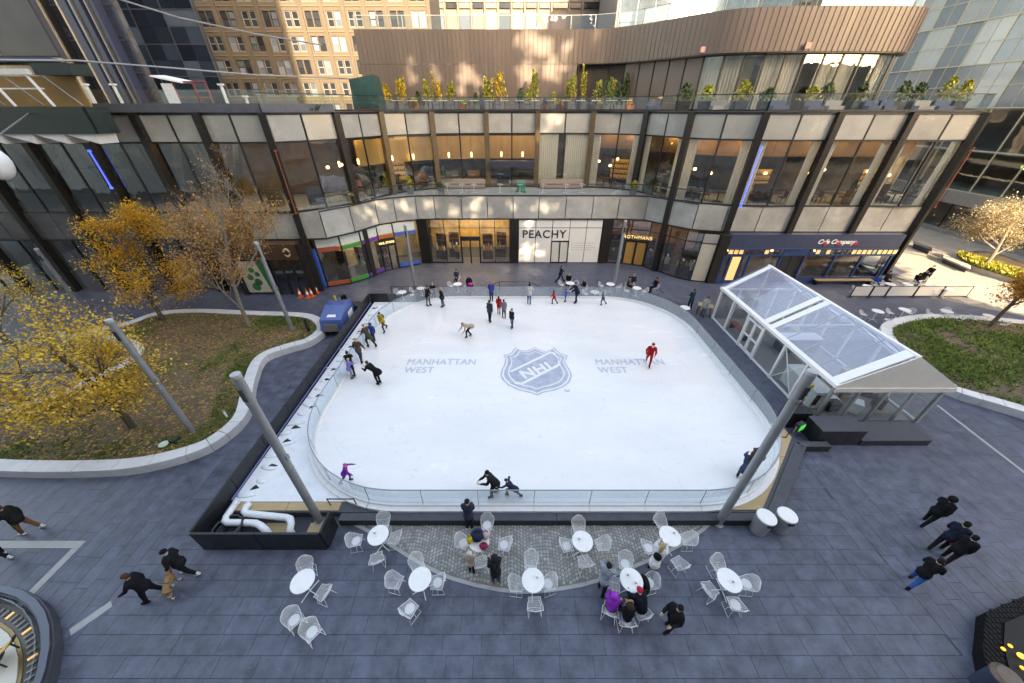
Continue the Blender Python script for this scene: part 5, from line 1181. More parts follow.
# cables strung over the plaza
for lab, pts in (('long steel cable crossing the upper left corner', [(112, -3, 30), (180, 18, 32), (256, 34, 34.5), (322, 45, 42)]), ('lower steel cable sagging over the left roof', [(-6, 60, 20), (75, 60.5, 24), (160, 67, 29), (256, 75, 34), (362, 79, 42)])):
    tag(MB().tube([WY(*p) for p in pts], .05, 6).build('steel_cable', M_STEEL), lab, 'cable')
# ================================================================ TOWERS BEHIND THE CAMERA (they shade the plaza)
M_OFF = mat('opposite_tower_glass', (.42, .44, .46), .25, metal=.2, var=.2, scale=.12)  # kept pale to bounce light and lighten the window reflections
OP = thing('opposite_building', 'glass office building facing the rink, out of view, openings added for sun patches', 'building', (-10, -14, 0)); o = tuple(OP.location)
OPX0, OPX1, OPZ = -75.0, 52.0, 47.0
OP_HOLES = []
# facade screen, pierced with added openings that imitate glints reflected from windows
def sunback(p, Y=-14.0):
    "where the sun ray through p crosses the plane Y"
    t = (p[1] - Y) / (math.cos(SUN_AZ)); return (p[0] + math.sin(SUN_AZ) * t, p[2] + math.tan(SUN_EL) * t)
spots = []
srnd = random.Random(99)
def blob(s, w, h, big=False):
    for _ in range(int(w * h * (9 if w > 1.3 else 5)) + 3):
        a, b = srnd.gauss(0, .28) * w, srnd.gauss(0, .28) * h; u, v = (srnd.uniform(.07, .19), srnd.uniform(.07, .19)) if not big else (srnd.uniform(.14, .34), srnd.uniform(.12, .26))
        spots.append((s[0] + a - u, s[0] + a + u, s[1] + b - v, s[1] + b + v))
def spot(px, py, Y, w, h): blob(sunback(WY(px, py, Y)), w, h, Y > 41)
for a in ((532, 40, 41.9, 2.2, 1.3), (546, 48, 41.9, 2.0, 1.2), (569, 48, 41.9, 1.0, 1.3), (552, 68, 41.9, 2.6, 1.5), (527, 76, 41.9, 1.6, 1.8), (466, 72, 41.9, 1.4, 1.5), (476, 82, 41.9, 1.2, 1.4), (412, 76, 41.9, .6, 1.5), (437, 76, 41.9, .5, 1.2), (462, 90, 41.9, .5, .9),
          (380, 206, 31.0, 1.2, 1.8), (405, 205, 31.5, 1.4, 1.0), (476, 206, 32.2, 2.0, 1.4), (455, 210, 32.2, 1.2, 1.0), (545, 206, 32.2, 1.6, 1.2), (370, 215, 30, 1.0, 1.4), (432, 204, 32.2, 1.0, .8), (350, 195, 28.5, .8, 1.6), (556, 118, 36.4, 1.6, .9), (548, 123, 36.4, .9, 1.2), (415, 140, 34.5, 1.0, 1.2), (512, 206, 32.2, 1.2, .8), (470, 150, 36.5, .6, 1.0), (538, 140, 36.5, .35, 2.2), (600, 30, 41, .5, 1.6)): spot(*a)
for px, py, w, h in ((507, 270, .9, .5), (535, 271, 1.1, .6), (488, 275, .5, .35)):
    blob(sunback(G(px, py)), w * 1.5, h * 1.5)
for x0, x1, z0, z1 in ((.66, 2.1, .4, 1.9), (1.2, 2.1, 3.4, 4.1), (2.3, 3.1, .5, 1.4)):
    blob(sunback(((x0 + x1) / 2, 32.26, (z0 + z1) / 2)), x1 - x0, z1 - z0)
# the screen wall is cut into cells round the added openings
xs = sorted({OPX0, OPX1} | {v for s in spots for v in s[:2] if OPX0 < v < OPX1}); mb = MB(o)
for a, b in zip(xs, xs[1:]):
    if b - a < 1e-4: continue
    m_ = (a + b) / 2; cuts = sorted((s[2], s[3]) for s in spots if s[0] < m_ < s[1]); z = 0.0
    for c0, c1 in cuts:
        if c0 > z: mb.bx(a, b, -14.2, -14, z, c0)
        z = max(z, c1)
    if z < OPZ: mb.bx(a, b, -14.2, -14, z, OPZ)
mb.build('pierced_facade_screen', M_OFF, OP)
for j in range(1, 12):
    zc = j * 4.0
    if not any(s[2] < zc + .15 and s[3] > zc - .15 for s in spots): MB(o).bx(OPX0, OPX1, -13.99, -13.8, zc - .12, zc + .12).build('floor_band', M_STEEL, OP)
for x in (-74, -50, -25, 0, 25, 45): MB(o).bx(x - .4, x + .4, -17, -14.3, 0, OPZ - 1).build('column', M_SLAB, OP) if not any(s[0] < x + .5 and s[1] > x - .5 - 1.3 for s in spots) else None
OT = thing('opposite_tower', 'tall office tower behind the viewpoint on the left, out of view', 'building', (-50, -22, 0)); o = tuple(OT.location)
MB(o).bx(-120, .8, -40, -18, 0, 150).build('shaft', M_OFF, OT)
for j in range(12, 37): MB(o).bx(-120, .8, -17.99, -17.9, j * 4 - .3, j * 4 + .3).build('floor_band', M_STEEL, OT)
LO = thing('added_low_block', 'added unseen low block right of the opposite building, shutting out bright sky reflections', 'building', (90, -32, 0)); o = tuple(LO.location)  # unseen block added to keep bright sky out of the glass reflections
MB(o).bx(56, 150, -46, -32, 0, 21).build('wall', mat('grey_block_wall', (.2, .2, .21), .7, var=.2, scale=.2), LO)
for j in range(1, 6): MB(o).bx(56, 150, -31.98, -31.9, j * 4 - 1.8, j * 4 - .2).build('window_band', M_WPANE, LO)
# ================================================================ LAMP POLES
M_POLE = mat('pole_grey', (.27, .28, .30), .45, metal=.35, var=.08, scale=3)
def pole(base, top_px, r, label, bz=0.0):
    b = G(*base, bz); z = WY(*top_px, b[1])[2]
    t = thing('lamp_pole', label, 'lamp pole', (b[0], b[1], bz), group='round grey lamp poles round the rink')
    h = z - bz
    MB().cyl((0, 0, 0), (0, 0, h), r, r * .92, n=16).build('shaft', M_POLE, t, False)
    MB().lathe([(r * 1.02, h - .9), (r * 1.06, h - .88), (r * 1.06, h - .84), (r * 1.02, h - .82)], n=16).build('collar', M_STEEL, t)
    MB().lathe([(r * .93, h), (r * .96, h + .02), (r * .96, h + .10), (r * .5, h + .13)], n=16).build('cap', mat('lamp_head_grey', (.4, .41, .43), .4), t)
    MB().bx(-r * .45, r * .45, -r * 1.12, -r * .85, h - .75, h - .35).build('lamp_slot', M_BLACK2, t)
    MB().bx(r * .8, r * 1.25, -.06, .06, h * .52, h * .52 + .18).build('bracket', M_STEEL, t)
    MB().lathe([(r * 1.5, 0), (r * 1.5, .03), (r * 1.05, .05)], n=16).build('base_plate', M_STEEL, t)
    for a in range(6): MB().cyl((r * 1.3 * math.cos(a * 1.047), r * 1.3 * math.sin(a * 1.047), .03), (r * 1.3 * math.cos(a * 1.047), r * 1.3 * math.sin(a * 1.047), .06), .015, n=6).build('bolt', M_STEEL, t)
    MB().bx(-.05, .05, -r - .012, -r * .8, .55, .95).build('access_hatch', M_STEEL, t)
    MB().lathe([(r * 1.0, h * .45), (r * 1.03, h * .45 + .01), (r * 1.03, h * .45 + .04), (r * .99, h * .45 + .05)], n=16).build('seam_ring', M_STEEL, t)
pole((320, 521), (238, 377), .128, 'thick grey lamp pole rising from the pipe pit, front left of the rink')
pole((718, 523), (808, 374), .128, 'thick grey lamp pole in front of the rink near the bins')
pole((193.5, 432), (113, 322), .122, 'grey lamp pole standing in the left planting bed', .3)
pole((293, 331), (259, 244), .12, 'slim grey lamp pole at the tip of the left bed by the blue machine', .3)
pole((416, 291), (404, 226), .12, 'slim grey lamp pole behind the rink before the rainbow shop')
pole((613, 291), (628, 222), .12, 'slim grey lamp pole behind the rink before the clothes shop')
pole((82, 307), (40, 250), .13, 'grey lamp pole standing behind the golden tree at the left')
# ================================================================ CLEAR TENT beside the rink
TN = thing('marquee_tent', 'white framed marquee with clear roof sheets and beige gable beside the rink', 'tent', (16.9, 11.6, 0)); o = tuple(TN.location)
TX0, TX1, TY0, TY1, TM, ZE, ZR = 14.4, 19.4, 11.6, 21.5, 16.9, 2.35, 3.95
YM = 16.65
M_FR = mat('white_tent_beam', (.85, .85, .86), .4, var=.03)
M_FAB = mat('beige_tent_fabric', (.70, .66, .62), .8, var=.05, scale=2, bump=.25, bscale=3)
def beam(a, b, w, name='beam', m=M_FR): MB(o).cyl(a, b, w, n=4).build(name, m, TN)
def sq(a, b, w, h, name, m=M_FR):
    a, b = Vector(a), Vector(b); d = (b - a).normalized(); s = d.cross(Vector((0, 0, 1))) if abs(d.z) < .99 else Vector((1, 0, 0)); s.normalize(); u = s.cross(d)
    vs = [p + s * i * w / 2 + u * j * h / 2 for p in (a, b) for i, j in ((-1, -1), (1, -1), (1, 1), (-1, 1))]
    MB(o).add(vs, [(0, 1, 2, 3), (7, 6, 5, 4), (0, 4, 5, 1), (1, 5, 6, 2), (2, 6, 7, 3), (3, 7, 4, 0)]).build(name, m, TN)
for x in (TX0, TX1): sq((x, TY0 - .12, ZE), (x, TY1 + .12, ZE), .30, .16, 'eave_beam')
sq((TM, TY0 - .12, ZR), (TM, TY1 + .12, ZR), .16, .12, 'ridge_beam')
for y, w in ((TY0 + .2, .42), (YM - .28, .36), (YM + .28, .36), (TY1 - .15, .34)):
    for x in (TX0, TX1): sq((x, y, ZE + .03), (TM, y, ZR + .03), w, .08, 'rafter')
for y0, y1 in ((TY0 + .42, YM - .47), (YM + .47, TY1 - .33)):
    for x, s in ((TX0, 1), (TX1, -1)):
        a, b = (x + s * .15, ZE + .10), (TM - s * .08, ZR + .02)
        n = 3
        mb = MB(o)
        for i in range(n):
            p = [a[0] + (b[0] - a[0]) * i / n, a[1] + (b[1] - a[1]) * i / n]; q = [a[0] + (b[0] - a[0]) * (i + 1) / n, a[1] + (b[1] - a[1]) * (i + 1) / n]
            sg = .03 * math.sin(math.pi * (i + .5) / n)
            mb.add([(p[0], y0, p[1]), (p[0], y1, p[1]), (q[0], y1, q[1]), (q[0], y0, q[1])], [(0, 1, 2, 3)])
        mb.build('clear_roof_sheet', M_TGLASS, TN)
# inner purlins and truss seen through the sheet
for y in (13.0, 14.2, 15.3, 18.0, 19.4):
    for x, s in ((TX0, 1), (TX1, -1)): sq((x + s * .1, y, ZE - .04), (TM, y, ZR - .08), .05, .05, 'purlin', M_STEEL)
for y in (TY0 + .2, YM, TY1 - .1): sq((TX0, y, ZE), (TX1, y, ZE), .10, .12, 'tie_beam'); sq((TM, y, ZE), (TM, y, ZR - .08), .08, .08, 'king_post')
# beige gable toward the viewer, with valance
def gable(y, s, m, nm):
    MB(o).add([(TX0 - .15, y, ZE - .06), (TX1 + .15, y, ZE - .06), (TX1 + .15, y, ZE + .06), (TM, y, ZR + .05), (TX0 - .15, y, ZE + .06), (TX0 - .15, y + s * .05, ZE - .06), (TX1 + .15, y + s * .05, ZE - .06), (TX1 + .15, y + s * .05, ZE + .06), (TM, y + s * .05, ZR + .05), (TX0 - .15, y + s * .05, ZE + .06)],
            [(0, 1, 2, 3, 4), (9, 8, 7, 6, 5), (0, 5, 6, 1), (1, 6, 7, 2), (2, 7, 8, 3), (3, 8, 9, 4), (4, 9, 5, 0)]).build(nm, m, TN)
gable(TY0 - .16, 1, M_FAB, 'gable_fabric'); gable(TY1 + .14, -1, M_TGLASS, 'gable_sheet')
MB(o).bx(TX0 - .15, TX1 + .15, TY0 - .22, TY0 - .17, ZE - .24, ZE - .02).build('valance', M_FAB, TN)
# posts, wall panes
M_ALU = mat('aluminium', (.45, .46, .47), .35, metal=.7)
for x in (TX0, TX1):
    for y in (TY0, 13.25, 14.9, YM, 18.2, 19.9, TY1): sq((x, y, 0), (x, y, ZE - .08), .12, .12, 'post', M_ALU if y == TY0 else M_FR)
for x in (15.65, 16.9, 18.15):
    sq((x, TY0, 0), (x, TY0, ZE - .1), .1, .1, 'post', M_ALU); sq((x, TY1, 0), (x, TY1, ZE - .1), .1, .1, 'post')
ys = [TY0, 13.25, 14.9, YM, 18.2, 19.9, TY1]
for x in (TX0, TX1):
    for a, b in zip(ys, ys[1:]):
        if x == TX0 and a == YM:      # the door
            for c0, c1 in ((a + .08, (a + b) / 2 - .02), ((a + b) / 2 + .02, b - .08)):
                fr = MB(o)
                fr.bx(x - .05, x + .05, c0, c0 + .08, .03, 2.05); fr.bx(x - .05, x + .05, c1 - .08, c1, .03, 2.05); fr.bx(x - .048, x + .048, c0 + .08, c1 - .08, .03, .2); fr.bx(x - .048, x + .048, c0 + .08, c1 - .08, 1.95, 2.05); fr.bx(x - .046, x + .046, c0 + .08, c1 - .08, .98, 1.06)
                dr = fr.build('door', M_FR, TN); MB(o).bx(x - .01, x + .01, c0 + .08, c1 - .08, .2, .98).build('door_pane', M_GLASS, dr); MB(o).bx(x - .01, x + .01, c0 + .08, c1 - .08, 1.06, 1.95).build('door_pane', M_GLASS, dr)
            MB(o).bx(x - .01, x + .01, a + .08, b - .08, 2.08, ZE - .1).build('wall_pane', M_GLASS, TN)
        else:
            MB(o).bx(x - .01, x + .01, a + .07, b - .07, .12, ZE - .1).build('wall_pane', M_GLASS, TN); MB(o).bx(x - .04, x + .04, a + .06, b - .06, .02, .12).build('bottom_rail', M_FR, TN)
for a, b in zip((TX0, 15.65, 16.9, 18.15), (15.65, 16.9, 18.15, TX1)):
    MB(o).bx(a + .07, b - .07, TY0 - .01, TY0 + .01, .12, ZE - .1).build('wall_pane', M_GLASS, TN); MB(o).bx(a + .07, b - .07, TY1 - .01, TY1 + .01, .12, ZE - .1).build('wall_pane', M_GLASS, TN)
for a, b in (((TX0, 14.9, .1), (TX0, 13.25, 2.2)), ((TX0, 13.25, .1), (TX0, 14.9, 2.2))): beam(a, b, .025, 'wind_brace')
MB(o).bx(TX0 + .1, TX1 - .1, TY0 + .1, TY1 - .1, .008, .03).build('floor', mat('tent_floor_board', (.20, .19, .19), .6, var=.15), TN)
# things inside the tent
M_PINKR = mat('rust_bench_vinyl', (.2, .05, .03), .5)
def bench(x, y, l, label, m, rz=math.pi / 2, z=.03):
    t = thing('bench', label, 'bench', (x, y, z), rz)
    MB().bx(-l / 2, l / 2, -.2, .2, .4, .46).build('seat', m, t)
    for a in (-l / 2 + .15, l / 2 - .15): MB().bx(a - .04, a + .04, -.18, .18, 0, .4).build('leg', M_BLACK2, t)
bench(15.1, 19.4, 1.9, 'rust coloured bench inside the tent at its far left wall', M_PINKR); bench(18.7, 19.0, 2.2, 'plywood bench inside the tent by its far right wall', M_PLY); bench(17.0, 14.0, 2.0, 'dark bench in the middle of the tent', M_BLACK2); bench(18.7, 14.2, 2.2, 'plywood bench near the beige gable of the tent', M_PLY)
def counter(x, y, w, d, h, label, m, rz=0):
    t = thing('counter', label, 'counter', (x, y, .03), rz)
    MB().bx(-w / 2, w / 2, -d / 2, d / 2, 0, h - .05).build('body', m, t); MB().bx(-w / 2 - .04, w / 2 + .04, -d / 2 - .04, d / 2 + .04, h - .05, h).build('top', M_WHITE, t)
    for a in (-.3, .3): MB().bx(a * w - .12, a * w + .12, -d / 2 - .012, -d / 2 - .001, .2, h - .2).build('panel', M_BLACK2, t)
counter(15.25, 13.6, .8, 2.2, 1.05, 'white rental counter inside the tent beside the rink side wall', M_WHITE); counter(17.6, 17.6, 2.2, .7, 1.0, 'dark counter inside the tent behind the doors', M_DECK)
rnd = random.Random(33)
for k in range(9):
    x, y = 15.3 + rnd.random() * 3.4, 12.2 + rnd.random() * 2.3
    t = thing('stored_crate', f'stored {"white" if k % 3 == 0 else "dark" if k % 3 == 1 else "plywood"} crate in the near end of the tent, {nth[k]} of the clutter', 'crate', (x, y, .03 if k < 8 else .03), rnd.uniform(0, 1.5))
    w, d, h = rnd.uniform(.3, .6), rnd.uniform(.25, .45), rnd.uniform(.25, .6); m_ = (M_WHITE, M_BLACK2, M_PLY)[k % 3]
    MB().bx(-w / 2, w / 2, -d / 2, d / 2, 0, h).build('box', m_, t); MB().bx(-w / 2 - .015, w / 2 + .015, -d / 2 - .015, d / 2 + .015, h + .001, h + .05).build('lid', m_, t); MB().bx(-.08, .08, -d / 2 - .02, -d / 2 - .001, h * .55, h * .65).build('handle', M_STEEL, t)
# rack of small boxes at the corner of the tent
sr = thing('snack_rack', 'red rack with rows of yellow and white packets beside the near left tent post', 'rack', (13.85, 12.35, 0), .15)
MB().bx(-.3, .3, .1, .14, 0, 1.75).build('back', mat('red_rack', (.35, .03, .02), .5), sr); MB().bx(-.31, .31, -.15, .1, 1.6, 1.78).build('header', mat('yellow_header', (.75, .5, .03), .5), sr)
for k in range(5):
    s = MB().bx(-.3, .3, -.15, .1, .25 + k * .28, .28 + k * .28).build('shelf', mat('red_rack', (.35, .03, .02), .5), sr)
    for j in range(5): MB().bx(-.27 + j * .115, -.18 + j * .115, -.12, .05, .281 + k * .28, .46 + k * .28).build('packet', (M_WHITE, mat('red_rack', (.35, .03, .02), .5), M_BLACK2)[(j + k) % 3], s)
# ================================================================ BLACK STAGE BOXES, green floodlight, bins
def boxthing(name, label, cat, x0, x1, y0, y1, h, m=M_BLACK, top=M_DECK):
    t = thing(name, label, cat, ((x0 + x1) / 2, (y0 + y1) / 2, 0)); a, b = (x1 - x0) / 2, (y1 - y0) / 2
    MB().bx(-a, a, -b, b, -.01, h - .03).build('body', m, t); MB().bx(-a - .012, a + .012, -b - .012, b + .012, h - .03, h).build('top', top, t)
    for x in (-a * .33, a * .33): MB().bx(x - .008, x + .008, -b - .006, -b - .001, 0, h - .04).build('joint_strip', M_BLACK2, t)
    return t
boxthing('stage_block', 'tall black block before the near end of the tent', 'block', 13.5, 15.45, 10.22, 11.1, .92)
boxthing('stage_block', 'long low black block below the beige tent gable', 'block', 15.5, 18.6, 10.2, 11.3, .34)
boxthing('stage_block', 'dark cabinet behind the green floodlight at the tent corner', 'block', 12.7, 13.8, 11.25, 11.7, .95, M_BLACK, M_BLACK2)
t = thing('floodlight', 'small floodlight with glowing green lens on the plywood deck', 'floodlight', (12.95, 10.75, .335), .4)
MB().bx(-.2, .2, -.1, .1, .12, .5).build('housing', M_BLACK2, t); MB().bx(-.17, .17, -.13, -.101, .16, .46).build('lens', mat('green_lens', (.02, .5, .1), .3, emit=(.02, .6, .12), es=.12), t)
for s in (-1, 1): MB().bx(s * .22 - .015, s * .22 + .015, -.03, .03, 0, .35).build('yoke', M_STEEL, t)
tag(MB().tube([(12.9, 10.8, .36), (12.5, 10.6, .36), (12.2, 10.35, .36), (11.9, 10.45, .36), (11.6, 10.1, .36), (11.4, 9.7, .36)], .02, 5).build('power_cable', M_BLACK2), 'black power cable on the plywood by the floodlight', 'cable')
for k, (px, py, lab) in enumerate(((757, 530, 'pale grey litter bin nearest the diagonal pole, left of the pair'), (777, 528, 'pale grey litter bin right of the pair by the rink corner'))):
    p = G(px, py); t = thing('litter_bin', lab, 'bin', (p[0], p[1], 0), group='two litter bins at the rink corner')
    MB().lathe([(.24, 0), (.255, .02), (.29, .80), (.30, .82)], n=22).build('body', mat('grey_bin', (.33, .345, .37), .4, metal=.3, var=.05), t, False)
    MB().lathe([(.305, .821), (.31, .84), (.30, .875), (.29, .88), (.0, .885)], n=22).build('lid', M_WHITE, t); MB().bx(-.09, .09, -.315, -.26, .68, .78).build('slot', M_BLACK2, t)
# ================================================================ BISTRO SETS
def wire_chair():
    nu, nv = 15, 17; P = []
    for j in range(nv):
        v = j / (nv - 1)
        if v < .5:
            t_ = v / .5; y = -.24 + .44 * t_; z = .46 - .05 * math.sin(t_ * math.pi) * .9
        else:
            t_ = (v - .5) / .5; y = .20 + .16 * t_ ** .8; z = .46 - .0 + .36 * t_ - .03 * (1 - t_)
        w = .235 + .07 * math.sin(math.pi * min(1, max(0, (v - .15) / .75))) - (.09 * max(0, (v - .78) / .22) ** 2)
        for i in range(nu):
            u = i / (nu - 1) * 2 - 1
            P.append((u * w, y - .05 * u * u * (v > .5) * (v - .5) * 2, z + .11 * abs(u) ** 2.4 * math.sin(math.pi * min(1, v * 1.15)) ))
    g = MB()
    for i in range(nu): g.tube([P[j * nu + i] for j in range(nv)], .005 if 0 < i < nu - 1 else .011, 4)
    for j in range(nv): g.tube([P[j * nu + i] for i in range(nu)], .005 if 0 < j < nv - 1 else .011, 4)
    shell = g.mesh('wire_seat_shell', M_WHITE)
    pad = MB().lathe([(.0, .415), (.17, .42), (.19, .435), (.17, .45), (0, .455)], n=14).mesh('seat_pad', mat('pale_seat_pad', (.66, .67, .70), .7))
    fr = MB()
    for s in (-1, 1): fr.tube([(s * .15, -.15, .43), (s * .25, -.24, .012), (s * .25, .27, .012), (s * .17, .18, .43)], .009, 5)
    fr.tube([(-.25, .0, .013), (-.2, .0, .2), (.2, 0, .2), (.25, 0, .013)], .008, 5)
    return shell, pad, fr.mesh('sled_base', M_WHITE)
WC = wire_chair()
def chair(x, y, face, label, pad=True, z=0):
    t = thing('wire_chair', label, 'chair', (x, y, z), face, 'white wire chairs at the bistro tables')
    t.scale = (.78, .78, .86); place(WC[0], 'wire_seat_shell', parent=t); place(WC[2], 'sled_base', parent=t)
    if pad: place(WC[1], 'seat_pad', parent=t)
    return t
# chairs face -y in their own frame (the back is at +y)
def bset(tp, chairs, desc, where=None):
    c = G(*tp, .74); bistro(c[0], c[1], 0, f'round white bistro table {desc}', 'round white bistro tables')
    used = {}
    for (px, py) in chairs:
        q = G(px, py, .5); dx, dy = q[0] - c[0], q[1] - c[1]
        l = math.hypot(dx, dy)
        if l < .48: q = (c[0] + dx / l * .48, c[1] + dy / l * .48)
        if l > .85: q = (c[0] + dx / l * .82, c[1] + dy / l * .82)
        side = ('right' if dx > 0 else 'left') if abs(dx) > abs(dy) else ('far' if dy > 0 else 'near')
        used[side] = used.get(side, 0) + 1
        sd = side if used[side] == 1 else 'outer ' + side
        chair(q[0], q[1], math.atan2(dy, dx) - math.pi / 2 + random.uniform(-.25, .25), f'white wire chair, {sd} side of the table {desc}', random.random() < .4)
bset((378, 535), [(383, 521), (354, 539), (392, 537), (376, 557)], 'beside the corner of the black pit')
bset((420, 579), [(417, 563), (394, 580), (436, 581), (409, 607)], 'on the cobbles edge, left half')
bset((302.5, 581), [(305, 567), (322, 591)], 'farthest left on slate')
for (px, py, a, lab) in ((293, 619, .9, 'left of two loose white wire chairs in front of the leftmost table'), (311, 631, .9, 'right of two loose white wire chairs in front of the leftmost table')):
    q = G(px, py, .45); chair(q[0], q[1], a, lab)
bset((479, 541), [(487, 523), (463, 541), (504, 543), (481, 561)], 'heaped with bags near the rink')
bset((582.5, 541), [(579, 526), (567, 544), (602, 543), (585, 560)], 'on the cobbles right of centre')
bset((533, 580), [(531, 561), (517, 583), (548, 582), (535, 603)], 'at the middle of the cobbled curve')
bset((631.5, 580), [(626, 562), (615, 582), (650, 581)], 'with the seated family')
bset((670, 536), [(662, 522), (688, 538), (649, 546), (680, 562)], 'by the right end of the cobbles')
bset((729.5, 580), [(720, 565), (711, 588), (748, 582), (737, 603)], 'farthest right, near the bins')
# cups and small things left on tables
M_CUP = mat('paper_cup', (.55, .4, .28), .6); rnd = random.Random(91)
for lab, (px, py) in (('brown paper cup on the table beside the pit corner', (375, 533)), ('brown paper cup on the table at the middle of the cobbled curve', (537, 577)), ('brown paper cup on the table farthest right', (733, 582)), ('brown paper cup on the family table', (636, 583)), ('second paper cup on the family table', (628, 575)), ('brown paper cup on the table on the cobbles right of centre', (579, 539)), ('brown paper cup on the table by the right end of the cobbles', (674, 533))):
    p = G(px, py, .75); t = thing('paper_cup', lab, 'cup', (p[0], p[1], .747)); MB().lathe([(.028, 0), (.038, .1)], n=10).build('cup', M_CUP, t); MB().lathe([(.04, .1), (.04, .112), (.03, .118)], n=10).build('lid', M_WHITE, t)
for k, (px, py, ch) in enumerate(((402, 292, 2), (421, 288, 1), (457.5, 284, 2), (570, 283, 2), (595, 292, 2), (610.5, 284, 2), (637, 288, 3))):
    c = G(px, py, .74); bistro(c[0], c[1], 0, f'white bistro table behind the rink, {nth[k]} from the left', 'white tables behind the rink')
    for j in range(ch):
        a = (2.6, .4, 1.6)[j] + random.uniform(-.4, .4); chair(c[0] + .72 * math.cos(a), c[1] + .72 * math.sin(a), a - math.pi / 2, f'white wire chair {("left of", "right of", "behind")[j]} the {nth[k]} table behind the rink')
for k, (px, py, ch) in enumerate(((878, 311, 2), (905, 309.5, 3), (947, 311, 3), (990, 316, 2))):
    c = G(px, py, .74); bistro(c[0], c[1], 0, f'white bistro table between the barrier and the right bed, {nth[k]} from the left', 'white tables by the right bed')
    for j in range(ch):
        a = (2.9, 5.3, .5)[j] + random.uniform(-.3, .3); chair(c[0] + .72 * math.cos(a), c[1] + .72 * math.sin(a), a - math.pi / 2, f'white wire chair {("left of", "in front of", "right of")[j]} the {nth[k]} table by the right bed')
for k, (px, py, ch) in enumerate(((868, 286, 2), (890, 284, 3), (908, 284, 2), (931, 286, 2), (948, 289, 2))):
    c = G(px, py, .74)
    t = bistro(c[0], c[1], 0, f'white table inside the pub barrier, {nth[k]} from the left', 'white tables of the pub')
    for j in range(ch):
        a = (3.0, .2, 1.5)[j] + random.uniform(-.4, .4); chair(c[0] + .7 * math.cos(a), c[1] + .7 * math.sin(a), a - math.pi / 2, f'white wire chair {("left of", "right of", "behind")[j]} the {nth[k]} table inside the pub barrier')
# ================================================================ PUB BARRIER, BENCH, PLAZA STUFF
bnds = [849, 868, 884, 912, 938, 966]
for k, (a, b) in enumerate(zip(bnds, bnds[1:])):
    p, q = G(a, 297), G(b, 297)
    t = thing('cafe_barrier', f'white canvas barrier panel with black frame before the pub, {nth[k]} from the left', 'barrier', ((p[0] + q[0]) / 2, p[1], 0), group='barrier panels of the pub'); w = (q[0] - p[0]) / 2 - .04
    MB().bx(-w + .05, w - .05, -.012, .012, .12, .88).build('canvas', mat('white_canvas', (.66, .64, .6), .8), t)
    for s in (-1, 1): MB().cyl((s * w, 0, 0), (s * w, 0, .95), .035, n=8).build('post', M_BLACK2, t); MB().lathe([(.18, 0), (.18, .03), (.05, .05)], (s * w, 0, 0), 12).build('foot', M_BLACK2, t)
    MB().cyl((-w, 0, .92), (w, 0, .92), .025, n=6).build('top_bar', M_BLACK2, t); MB().cyl((-w, 0, .09), (w, 0, .09), .025, n=6).build('bottom_bar', M_BLACK2, t)
p, q = G(812, 284), G(868, 284); bench((p[0] + q[0]) / 2, p[1] - .1, q[0] - p[0], 'long light wooden bench along the navy pub front', mat('light_wood', (.42, .28, .14), .6, var=.1), 0, 0)
M_SEAT = mat('pale_granite_seat', (.46, .43, .39), .7, var=.08)
for lab, px in (('dark stone bench on the sunlit plaza near the pub', [(911, 245), (929, 252), (929, 255), (911, 248)]), ('pale stone bench on the sunlit plaza before the pale tree', [(940, 258), (967, 270), (967, 274), (940, 262)])):
    pl = [G(*q)[:2] for q in px]; t = thing('stone_bench', lab, 'bench', (pl[0][0], pl[0][1], 0.012)); oo = tuple(t.location)
    c = (sum(q[0] for q in pl) / 4, sum(q[1] for q in pl) / 4); sm = [(c[0] + (q[0] - c[0]) * .9, c[1] + (q[1] - c[1]) * .85) for q in pl]
    MB(oo).prism(pl, .35, .48).build('seat', M_SEAT if 'pale' in lab else M_DECK, t); MB(oo).prism(sm, .012, .35).build('plinth', M_DECK, t)
pr = crom([G(*q)[:2] for q in [(955, 258), (975, 254), (1010, 262), (1050, 280), (1040, 290), (1000, 280), (965, 268)]], 5, True)
t = thing('raised_planter', 'low raised planter with yellowing ground cover round the pale tree', 'planter', (pr[0][0], pr[0][1], .012)); oo = tuple(t.location)
MB(oo).prism(pr, .01, .4).build('rim', M_SEAT, t); MB(oo).prism(offset(pr, -.25 if sum(pr[i][0] * pr[(i + 1) % len(pr)][1] - pr[(i + 1) % len(pr)][0] * pr[i][1] for i in range(len(pr))) < 0 else .25, True), .401, .45).build('soil', M_SOIL, t)
b_ = blades('ground_cover', pr, 1600, lambda x, y: 1, M_YGR, .15, .5, 71, 'yellow green ground cover in the sunlit planter', 'ground cover', .03); b_.location.z = .12
# ================================================================ ICE MACHINE, CONES, RAIL
RS = thing('ice_resurfacer', 'blue ice resurfacing machine parked outside the black wall', 'ice resurfacer', (-11.78, 20.35, 0), R(3)); RS.scale = (.86, .86, .9)
M_IB = mat('blue_machine_paint', (.05, .11, .33), .35, coat=.5, var=.06)
MB().add([(-.85, -1.5, .45), (.85, -1.5, .45), (.85, 1.2, .45), (-.85, 1.2, .45), (-.8, -1.35, 1.35), (.8, -1.35, 1.35), (.8, .1, 1.85), (-.8, .1, 1.85), (.82, 1.2, 1.75), (-.82, 1.2, 1.75)],
         [(3, 2, 1, 0), (0, 1, 5, 4), (4, 5, 6, 7), (7, 6, 8, 9), (1, 2, 8, 6, 5), (3, 0, 4, 7, 9), (2, 3, 9, 8)]).build('body', M_IB, RS)
MB().add([(-.35, -1.1, 1.452), (.35, -1.1, 1.452), (.28, -.85, 1.537), (-.28, -.85, 1.537)], [(0, 1, 2, 3)]).build('white_mark', M_WHITE, RS)
MB().bx(-.5, .5, -1.56, -1.51, .5, 1.1).build('front_grille', mat('grille_grey', (.2, .17, .16), .5), RS)
